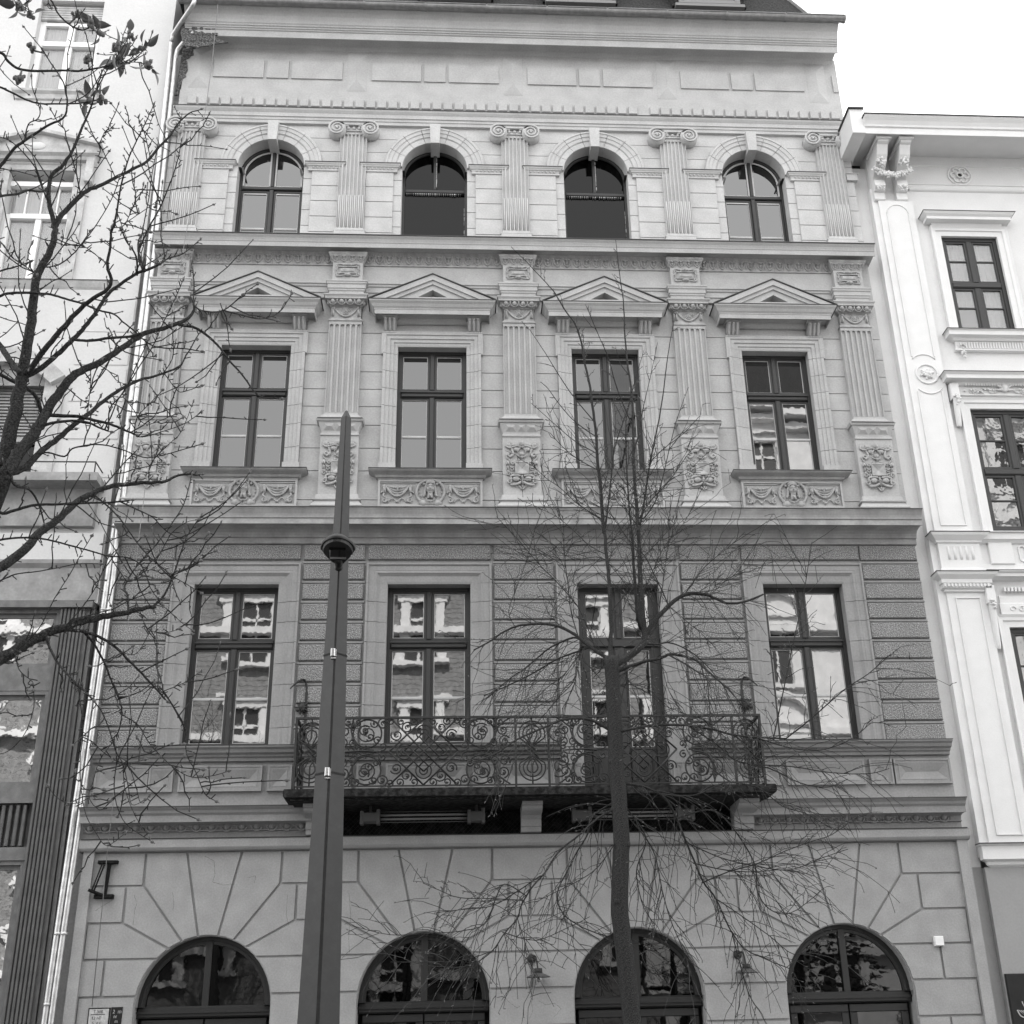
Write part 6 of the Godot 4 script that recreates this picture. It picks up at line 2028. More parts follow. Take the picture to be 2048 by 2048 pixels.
func small_things() -> void:
	# signs by the first arch
	var a := at(177, 2016, 0.02); var b := at(216, 2060, 0.02)
	var o := thing("notice_plate", "white notice plate with black border under the dangling cable", "sign")
	o.position = Vector3((a.x + b.x) / 2, (a.y + b.y) / 2, 0.0)
	var w := absf(b.x - a.x) / 2; var t := absf(a.y - b.y) / 2
	mb(); cbox(-w, w, -t, t, 0.0, 0.016, 0.004)
	put("border", M.black, o)
	mb(); box(-w + 0.016, w - 0.016, -t + 0.016, t - 0.016, 0.01, 0.018)
	put("face", M.plate, o)
	lettering("T 300", 0.05, M.board, o, Vector3(-0.01, t - 0.05, 0.0195))
	mb(); box(-w + 0.04, w - 0.06, t - 0.088, t - 0.08, 0.018, 0.0195)
	put("rule", M.board, o)
	lettering("12 nT", 0.05, M.board, o, Vector3(-0.03, t - 0.13, 0.0195))
	lettering("5  4 s", 0.05, M.board, o, Vector3(-0.02, t - 0.195, 0.0195))
	o = thing("notice_plate", "dark notice plate with pale figures beside the white one", "sign")
	o.position = Vector3((a.x + b.x) / 2 + w + 0.085, (a.y + b.y) / 2 + 0.005, 0.0)
	mb(); cbox(-0.075, 0.075, -t, t, 0.0, 0.016, 0.008)
	put("face", M.black, o)
	lettering("2  m", 0.06, M.plate, o, Vector3(0.01, t - 0.06, 0.0175))
	lettering("nr", 0.05, M.plate, o, Vector3(-0.01, t - 0.12, 0.0175))
	lettering("m", 0.05, M.plate, o, Vector3(0.01, t - 0.18, 0.0175))
	# hairline cracks in the street-storey plaster
	var house := get_node("apartment_building")
	for e in [[410, 1712, 428, 1722, 430, 1748, 425, 1764, 446, 1770, 470, 1768], [345, 1785, 348, 1805, 346, 1822], [268, 1790, 274, 1805, 270, 1820, 266, 1850], [1078, 2002, 1092, 2010, 1110, 2006, 1122, 2018, 1108, 2034], [1002, 1982, 1016, 2002, 1034, 2016, 1040, 2012], [1062, 2000, 1066, 2020, 1058, 2040], [698, 1786, 702, 1830, 697, 1880, 699, 1905], [190, 1822, 212, 1808, 228, 1798], [1592, 1592, 1610, 1596, 1622, 1590, 1640, 1600], [1780, 1590, 1800, 1600, 1822, 1592, 1840, 1602], [575, 1790, 572, 1830, 578, 1850], [494, 1755, 512, 1752, 508, 1766]]:
		var z := 0.0005 if e[1] > 1700 else 0.0045
		mb()
		for k in range(0, e.size() - 2, 2):
			var p0 := at(e[k], e[k + 1], z); var p1 := at(e[k + 2], e[k + 3], z)
			for j in 4:
				var q0 := p0.lerp(p1, j / 4.0) + Vector3(rng.randf_range(-1, 1), rng.randf_range(-1, 1), 0) * 0.006
				var q1 := p0.lerp(p1, (j + 1) / 4.0)
				var sd := (q1 - q0).cross(Vector3(0, 0, 1)).normalized() * rng.randf_range(0.0012, 0.0026)
				quad(q0 - sd, q0 + sd, q1 + sd, q1 - sd)
		put("plaster_crack", M.crack, house)
	# iron wall bracket for a cable
	o = thing("wall_anchor", "rusty I-shaped iron bracket with a slanted strut on the street storey", "bracket")
	var p := at(215, 1758, 0.0)
	o.position = Vector3(p.x, p.y, 0.0)
	mb(); cbox(-0.14, 0.13, 0.2, 0.245, 0.0, 0.09, 0.008)
	put("flange", M.rust, o)
	mb(); cbox(-0.14, 0.12, -0.27, -0.215, 0.0, 0.09, 0.008)
	put("flange", M.rust, o)
	mb(); tube([Vector3(0.0, -0.24, 0.05), Vector3(0.02, 0.22, 0.05)], 0.028, 0.028, 4)
	put("web", M.rust, o)
	mb(); tube([Vector3(-0.07, 0.2, 0.09), Vector3(-0.16, -0.17, 0.13)], 0.011, 0.011, 5); tube([Vector3(-0.04, 0.18, 0.09), Vector3(-0.13, -0.17, 0.13)], 0.013, 0.013, 5); tube([Vector3(-0.21, -0.16, 0.14), Vector3(0.0, -0.24, 0.07)], 0.022, 0.026, 5)
	put("strut", M.rust, o)
	# cable that hangs from the eaves to the street
	o = thing("hanging_cable", "thin grey cable hanging down the stucco front from the gutter", "cable")
	mb(true)
	tube([at(436, 8, 0.82), at(424, 128, 0.6), at(410, 228, 0.4), at(398, 330, 0.38), at(372, 470, 0.4), at(345, 620, 0.45), at(290, 980, 0.56), at(252, 1280, 0.5), at(226, 1610, 0.46), at(216, 1690, 0.3), at(206, 1800, 0.14), at(184, 2013, 0.05)], 0.006, 0.006, 5)
	put("cable", M.gutter, o)
	o = thing("junction_box", "small white plastic box on the groove beside the last arch", "box")
	p = at(1876, 1883, 0.0)
	o.position = Vector3(p.x, p.y, 0.0)
	mb(); cbox(-0.07, 0.07, -0.065, 0.07, -0.03, 0.06, 0.02)
	put("cover", M.white_plastic, o)
	mb(); cbox(-0.062, 0.062, -0.058, 0.062, 0.058, 0.064, 0.003)
	put("lid", M.white_plastic, o)
	# chalkboard
	o = thing("chalkboard", "black chalkboard with a chalk drawing on the white house base", "chalkboard")
	o.position = Vector3(6.74, 0.75, 0.0)
	mb(); cbox(0.0, 1.1, 0.0, 1.68, 0.0, 0.05, 0.01)
	put("board", M.board, o)
	mb(true)
	for k in 9:
		tube([Vector3(0.1 + k * 0.03, 1.2 - k * 0.004, 0.052), Vector3(0.17 + k * 0.03, 1.14 + k * 0.006, 0.052)], 0.005, 0.004, 4)
	tube(curve([Vector3(0.08, 1.2, 0.052), Vector3(0.12, 1.12, 0.052), Vector3(0.2, 1.1, 0.052), Vector3(0.32, 1.13, 0.052), Vector3(0.45, 1.2, 0.052)], 6), 0.01, 0.007, 5)
	tube([Vector3(0.17, 1.31, 0.052), Vector3(0.2, 1.2, 0.052)], 0.007, 0.005, 4)
	tube(curve([Vector3(0.2, 1.3, 0.052), Vector3(0.26, 1.31, 0.052), Vector3(0.27, 1.27, 0.052), Vector3(0.21, 1.25, 0.052)], 4), 0.007, 0.007, 4)
	tube(curve([Vector3(0.3, 1.33, 0.052), Vector3(0.36, 1.36, 0.052), Vector3(0.33, 1.24, 0.052)], 4), 0.005, 0.005, 4)
	for k in 4:
		tube(curve([Vector3(0.14 + 0.14 * k, 0.93, 0.052), Vector3(0.2 + 0.14 * k, 0.99, 0.052), Vector3(0.24 + 0.14 * k, 0.9, 0.052)], 4), 0.005, 0.005, 4)
	put("chalk_drawing", M.chalk, o)
	wall_lamp(Vector3(0.06, 2.68, 0.0), "black wall lamp between the arches flanking the middle joint")
	wall_lamp(Vector3(2.98, 2.68, 0.0), "black wall lamp between the third and last arch")
	tube_lamp(-2.4, -0.62, "caged tube lamp under the balcony half without the door")
	tube_lamp(0.62, 2.4, "caged tube lamp under the balcony half with the door")
	pipe("zinc drainpipe that leaves the gutter beside the pale house", [Vector3(-6.02, 19.84, 0.76), Vector3(-6.06, 19.72, 0.74), Vector3(-6.16, 19.66, 0.62), Vector3(-6.45, 19.5, 0.3), Vector3(-6.53, 19.38, 0.2), Vector3(-6.54, 18.9, 0.14), Vector3(-6.47, 15.0, 0.13), Vector3(-6.45, 13.0, 0.13), Vector3(-6.46, 8.2, 0.12), Vector3(-6.5, 4.9, 0.12), Vector3(-6.535, 2.35, 0.12), Vector3(-6.54, 0.1, 0.12)], 0.043, [Vector3(-6.5, 16.6, 0.13), Vector3(-6.46, 10.7, 0.12), Vector3(-6.46, 7.9, 0.12), Vector3(-6.515, 3.2, 0.12), Vector3(-6.533, 2.3, 0.12)])
	pipe("second zinc drainpipe hugging the grey stucco corner", [Vector3(-6.1, 19.42, 0.34), Vector3(-6.16, 19.36, 0.32), Vector3(-6.36, 19.2, 0.2), Vector3(-6.43, 19.05, 0.14), Vector3(-6.44, 18.5, 0.1), Vector3(-6.38, 15.2, 0.13), Vector3(-6.37, 13.0, 0.13), Vector3(-6.37, 9.7, 0.13), Vector3(-6.40, 9.2, 0.12), Vector3(-6.37, 8.2, 0.12), Vector3(-6.41, 4.9, 0.12), Vector3(-6.45, 2.35, 0.12), Vector3(-6.45, 0.1, 0.12)], 0.042, [Vector3(-6.41, 17.2, 0.12), Vector3(-6.37, 11.8, 0.13), Vector3(-6.375, 7.9, 0.12), Vector3(-6.425, 3.2, 0.12)])
	# street lamps
	var q := at(637, 2043, 10.0)
	lamp_post(Vector3(q.x, 0.0, 10.0), at(692, 822, 10.0).y, 0.165, 0.037, "tapered dark steel street lamp in front of the stucco house", at(684, 1135, 10.0).y, 0.06, [at(668, 1312, 10.0).y, at(654, 1550, 10.0).y])
	var e := at(2100, 1650, 9.0)
	lamp_post(Vector3(e.x + 0.42, 0.0, 9.0), e.y + 0.9, 0.16, 0.05, "dark street lamp reaching in beside the white house", e.y, -PI / 2, [])

# ---------------------------------------------------------------- trees
# Limbs are drawn over the photograph: [view, width at start, width at end, [x, y, ...]] in the pixels of an enlarged view
# (view = left edge, top edge and enlargement); the distance comes from the limb each one grows out of.
const VIEWS := {"e1": [0.0, 0.0, 3.865], "e2": [0.0, 460.0, 3.865], "e3": [0.0, 900.0, 3.865], "e4": [0.0, 1360.0, 2.807], "c4": [0.0, 480.0, 2.76], "d1": [0.0, 1000.0, 2.76], "d2": [600.0, 1000.0, 2.76], "d3": [1250.0, 1000.0, 2.421], "d5": [600.0, 1500.0, 2.76], "d6": [1250.0, 1500.0, 2.421], "g3": [1030.0, 1060.0, 4.83], "g4": [1000.0, 480.0, 3.33], "n": [0.0, 0.0, 1.0]}

const NEAR_TREE := [
	["n", 52.0, 44.0, [-150, 2700, -140, 2100, -125, 1600, -110, 1400, -80, 1200]],
	["n", 34.0, 12.0, [-80, 1200, -95, 800, -80, 500, -70, 200, -55, -120]],
	["n", 40.0, 34.0, [-80, 1200, -45, 1110, -12, 1010, 8, 935]],
	["n", 40.0, 32.0, [-80, 1200, -40, 1090, 10, 950]],
	["n", 32.0, 28.0, [-110, 1400, -60, 1360, -10, 1324]],
	["n", 28.0, 24.0, [-95, 1290, -60, 1200, -5, 1135]],
	["e2", 130.0, 50.0, [30, 1850, 60, 1640, 110, 1450, 140, 1280, 175, 1140, 210, 950, 245, 700, 265, 480, 310, 300, 390, 150, 430, 0]],
	["e1", 50.0, 10.0, [430, 1780, 420, 1740, 380, 1560, 390, 1380, 470, 1290, 560, 1170, 620, 1020, 690, 860, 760, 640, 785, 560]],
	["e1", 50.0, 9.0, [420, 1750, 480, 1660, 600, 1530, 680, 1470, 760, 1440, 860, 1390, 980, 1330, 1130, 1250, 1200, 1170, 1320, 1040, 1370, 960, 1460, 880, 1540, 850]],
	["e2", 105.0, 24.0, [40, 1890, 130, 1740, 230, 1620, 300, 1510, 350, 1430, 420, 1310, 520, 1180, 600, 1100, 700, 1060, 830, 985, 950, 905, 1090, 810, 1230, 770, 1380, 720, 1460, 680, 1500, 620]],
	["e2", 20.0, 10.0, [1500, 620, 1495, 520, 1500, 430, 1490, 300]],
	["c4", 20.0, 7.0, [985, 465, 1090, 490, 1200, 580, 1260, 660, 1330, 735, 1400, 830, 1450, 870, 1540, 875]],
	["c4", 12.0, 6.0, [1070, 360, 1120, 390, 1230, 390, 1330, 310]],
	["c4", 10.0, 5.0, [1240, 390, 1340, 415, 1440, 435, 1540, 400, 1610, 300]],
	["e2", 58.0, 18.0, [150, 1120, 230, 1080, 300, 980, 400, 860, 500, 740, 620, 610, 720, 530, 830, 460, 860, 380, 830, 280, 850, 130, 860, 0]],
	["e1", 20.0, 7.0, [860, 1790, 880, 1740, 905, 1620, 930, 1460, 960, 1340, 1000, 1210, 1060, 1080, 1120, 960, 1180, 830]],
	["e2", 52.0, 22.0, [200, 1130, 310, 1070, 420, 980, 500, 910, 590, 820, 680, 720, 760, 610, 830, 500, 930, 420, 1050, 340, 1160, 300, 1240, 265]],
	["e2", 18.0, 7.0, [1240, 265, 1300, 220, 1420, 180, 1540, 80]],
	["e2", 26.0, 24.0, [590, 850, 700, 855, 850, 835, 1000, 825, 1090, 800]],
	["e2", 26.0, 9.0, [-300, 640, -20, 520, 60, 490, 200, 485, 300, 490, 400, 500, 500, 530, 640, 570, 760, 620, 880, 650, 950, 710, 1050, 790, 1150, 880, 1250, 910, 1400, 915, 1540, 935]],
	["e2", 50.0, 48.0, [-300, 500, -20, 870, 40, 950, 100, 1040, 160, 1110]],
	["e2", 28.0, 38.0, [-320, 1000, -20, 1110, 80, 1160, 200, 1220, 280, 1290, 320, 1400, 350, 1430]],
	["e2", 38.0, 16.0, [350, 1430, 450, 1435, 600, 1440, 720, 1470, 850, 1500, 950, 1540, 1040, 1580]],
	["e2", 30.0, 13.0, [330, 1510, 420, 1490, 560, 1475, 680, 1490, 770, 1530, 840, 1555]],
	["e2", 58.0, 9.0, [60, 1880, 200, 1830, 330, 1700, 450, 1610, 580, 1500, 700, 1410, 800, 1320, 940, 1230, 1080, 1160, 1220, 1120, 1380, 1060, 1440, 970, 1540, 800]],
	["e2", 16.0, 7.0, [270, 1740, 370, 1720, 500, 1750, 560, 1690, 700, 1660, 820, 1665, 950, 1700, 1050, 1740, 1150, 1760, 1300, 1730, 1540, 1660]],
	["e2", 14.0, 7.0, [840, 1530, 850, 1380, 950, 1260, 1080, 1050, 1180, 900, 1260, 720, 1340, 560, 1410, 400]],
	["e3", 85.0, 16.0, [-20, 910, 60, 870, 190, 770, 290, 650, 400, 570, 500, 490, 580, 410, 680, 350, 760, 310, 880, 275, 1010, 260, 1150, 250, 1280, 240, 1380, 195, 1546, 190]],
	["e3", 28.0, 14.0, [20, 490, 150, 455, 280, 425, 450, 420, 650, 410, 850, 405, 1000, 390]],
	["e3", 14.0, 7.0, [930, 400, 1060, 460, 1180, 520, 1280, 620, 1400, 690]],
	["e3", 20.0, 7.0, [-200, 760, -20, 700, 120, 680, 270, 680, 400, 700, 550, 740, 700, 780, 840, 820, 980, 830, 1080, 880, 1130, 970, 1170, 1080, 1240, 1170]],
	["e3", 16.0, 9.0, [620, 400, 700, 380, 820, 260, 950, 110, 1060, 0]],
	["e3", 18.0, 8.0, [720, 340, 850, 450, 950, 560, 1070, 730, 1180, 850, 1310, 960, 1350, 1080, 1390, 1170]],
	["e3", 108.0, 32.0, [-40, 1640, 80, 1570, 200, 1500, 350, 1420, 500, 1370, 640, 1320, 800, 1285, 950, 1260, 1100, 1225, 1200, 1210]],
	["e3", 24.0, 9.0, [1190, 1205, 1270, 1120, 1340, 970, 1400, 790, 1450, 660, 1546, 520]],
	["e3", 20.0, 8.0, [995, 1250, 985, 1120, 960, 1070, 1000, 980, 1080, 870, 1200, 740, 1320, 580, 1420, 420, 1480, 200]],
	["e3", 34.0, 16.0, [480, 1390, 620, 1400, 760, 1440, 900, 1530, 1000, 1630, 1100, 1730, 1200, 1840, 1280, 1930]],
	["d1", 10.0, 5.0, [890, 1040, 970, 1160, 1020, 1260, 1030, 1400, 1080, 1500, 1130, 1620, 1180, 1656]],
	["e3", 24.0, 15.0, [640, 1400, 720, 1490, 800, 1630, 860, 1780, 920, 1930]],
	["e4", 11.0, 4.0, [640, 30, 660, 80, 685, 180, 665, 290, 640, 330, 655, 440, 640, 600, 665, 730, 720, 820, 840, 900]],
	["e3", 24.0, 15.0, [350, 1440, 430, 1620, 530, 1740, 650, 1860, 720, 1930]],
	["e4", 11.0, 4.0, [400, 10, 470, 60, 560, 160, 610, 270, 650, 400, 690, 470, 720, 600, 740, 700, 800, 680]],
	["e4", 7.0, 4.0, [640, 340, 560, 450, 520, 580, 500, 660, 560, 730, 610, 690]],
	["e4", 7.0, 4.0, [440, 40, 460, 200, 465, 320, 450, 450, 455, 600, 480, 750, 540, 860, 600, 930, 690, 870]],
	["e4", 6.0, 4.0, [660, 460, 720, 480, 760, 590, 790, 690, 830, 660]],
	["e4", 6.0, 4.0, [465, 320, 520, 350, 600, 420, 700, 470, 800, 450]],
	["e4", 6.0, 3.0, [500, 660, 440, 690, 370, 690, 310, 650, 280, 610]],
	["e4", 7.0, 4.0, [690, 470, 700, 600, 740, 720, 780, 800, 830, 870]],
	["d1", 8.0, 5.0, [1020, 1260, 930, 1100, 860, 1040, 760, 1030, 650, 1030]],
	["d1", 8.0, 4.0, [665, 1180, 760, 1240, 830, 1350, 950, 1470, 1060, 1530, 1180, 1520, 1250, 1500]],
	["e3", 12.0, 6.0, [110, 1560, 150, 1700, 250, 1790, 260, 1850]],
	["e4", 6.0, 4.0, [185, 20, 190, 150, 140, 300, 60, 390, 0, 415]],
	["e3", 14.0, 6.0, [-160, 1060, 0, 1010, 120, 960, 280, 940, 450, 910, 600, 880, 760, 880]],
	["e3", 11.0, 6.0, [20, 1600, 120, 1560, 300, 1380, 420, 1150, 540, 960, 640, 780, 700, 680]],
	["e3", 10.0, 6.0, [500, 1370, 640, 1210, 740, 1060, 800, 920, 840, 830]],
	["e3", 24.0, 12.0, [110, 270, 230, 310, 300, 420, 340, 560]],
	["e1", 27.0, 14.0, [-330, 330, -10, 400, 60, 470, 140, 530, 280, 548, 480, 545, 620, 548, 760, 525, 920, 495]],
	["e1", 12.0, 7.0, [900, 497, 1000, 460, 1060, 400, 1130, 362]],
	["e1", 9.0, 6.0, [900, 497, 1030, 480, 1100, 490, 1160, 512]],
	["e1", 8.0, 5.0, [900, 497, 985, 420, 1000, 340, 1010, 275]],
	["e1", 8.0, 5.0, [900, 497, 900, 420, 895, 370]],
	["e1", 8.0, 5.0, [690, 210, 740, 240, 790, 260]],
	["e1", 20.0, 10.0, [-320, 560, -10, 670, 100, 720, 200, 770, 310, 800, 480, 803, 640, 795, 720, 775, 800, 780]],
	["e1", 18.0, 11.0, [-220, -300, 200, -180, 385, -10, 440, 90, 500, 160, 570, 210, 640, 232, 700, 205]],
	["e1", 9.0, 6.0, [-220, -160, 60, -60, 130, 30, 200, 60, 240, 110]],
	["e1", 34.0, 7.0, [-260, 1560, -20, 1310, 60, 1210, 130, 1130, 260, 1040, 390, 960, 490, 910, 520, 800, 490, 640, 430, 540, 340, 410]],
	["e1", 12.0, 7.0, [190, 1080, 220, 960, 290, 920, 310, 860, 280, 760, 250, 680, 245, 610]],
	["e1", 22.0, 18.0, [-280, 1600, -10, 1520, 130, 1500, 220, 1470, 330, 1480, 390, 1420]],
	["e1", 13.0, 7.0, [620, 1490, 590, 1340, 550, 1200, 510, 1060, 500, 1000, 440, 930, 400, 860]],
	["e1", 10.0, 6.0, [890, 1370, 830, 1240, 770, 1120, 680, 1010]],
	["e1", 8.0, 5.0, [770, 1115, 810, 1020, 870, 990]],
	["e1", 10.0, 6.0, [1160, 1210, 1120, 1040, 1080, 950, 1072, 905]],
	["e1", 8.0, 5.0, [1130, 1040, 1180, 900]],
	["e1", 10.0, 7.0, [600, 1900, 700, 1800, 800, 1650, 880, 1500, 920, 1380]],
	["e1", 10.0, 6.0, [880, 1760, 960, 1740, 1030, 1600, 1120, 1450]],
	["e1", 17.0, 7.0, [1070, 1960, 1150, 1760, 1230, 1620, 1310, 1430, 1370, 1250, 1400, 1100]],
	["e1", 8.0, 6.0, [975, 1720, 1180, 1580, 1220, 1540]],
	["e1", 9.0, 6.0, [905, 1640, 940, 1740, 1000, 1900]],
	["e1", 14.0, 8.0, [370, 1560, 300, 1380, 270, 1290, 180, 1180, 80, 1090, 0, 1060]],
	["e2", 15.0, 9.0, [-260, -60, 0, 90, 80, 200, 180, 270, 280, 340]],
	["e2", 22.0, 9.0, [-260, 440, 0, 320, 120, 285, 220, 250]],
	["e2", 15.0, 7.0, [330, 290, 450, 270, 560, 190, 620, 120, 690, 20]],
	["e2", 10.0, 6.0, [840, 260, 800, 240, 700, 160, 620, 110, 490, 60]],
	["e2", 19.0, 12.0, [1060, 340, 1050, 200, 980, 90, 940, 0]],
	["e2", 20.0, 12.0, [1120, 310, 1070, 170, 1080, 60, 1150, 0]],
	["e2", 9.0, 6.0, [700, 1070, 700, 1200, 680, 1380]],
	["e2", 10.0, 6.0, [530, 1230, 600, 1290, 690, 1350]],
	["e2", 10.0, 6.0, [760, 1040, 840, 1090, 900, 1160, 960, 1190]],
	["e2", 9.0, 6.0, [1270, 1110, 1300, 1150, 1370, 1240, 1420, 1250, 1540, 1210]],
	["e2", 9.0, 6.0, [1260, 1110, 1330, 1000, 1340, 900, 1330, 760]],
	["e2", 9.0, 6.0, [960, 1300, 1040, 1400, 1080, 1470, 1160, 1500, 1340, 1430]],
	["e2", 9.0, 6.0, [1040, 1580, 1100, 1600, 1250, 1560, 1420, 1500, 1540, 1420]],
	["e2", 9.0, 6.0, [1040, 1575, 1060, 1450, 1170, 1330, 1250, 1245]],
	["e2", 8.0, 5.0, [1150, 1900, 1170, 1800, 1300, 1660, 1400, 1560, 1490, 1340]],
	["e3", 9.0, 5.0, [1150, 250, 1160, 120, 1250, 0]],
	["e3", 9.0, 5.0, [1200, 870, 1260, 760, 1330, 640, 1440, 560, 1520, 540]],
	["e3", 9.0, 5.0, [1230, 1180, 1300, 1240, 1400, 1330, 1480, 1390]],
	["e3", 9.0, 5.0, [1080, 1240, 1110, 1330, 1170, 1400, 1290, 1410, 1380, 1385]],
	["e3", 9.0, 5.0, [900, 1530, 960, 1570, 1060, 1570, 1160, 1400]],
	["e3", 9.0, 5.0, [1250, 1870, 1350, 1830, 1440, 1790, 1540, 1720]],
	["e3", 10.0, 6.0, [860, 830, 920, 930, 1000, 1020, 1100, 950, 1180, 920]],
	["e3", 9.0, 5.0, [1330, 970, 1420, 930, 1546, 860]],
	["e3", 9.0, 5.0, [1340, 980, 1430, 1030, 1546, 1100]],
]

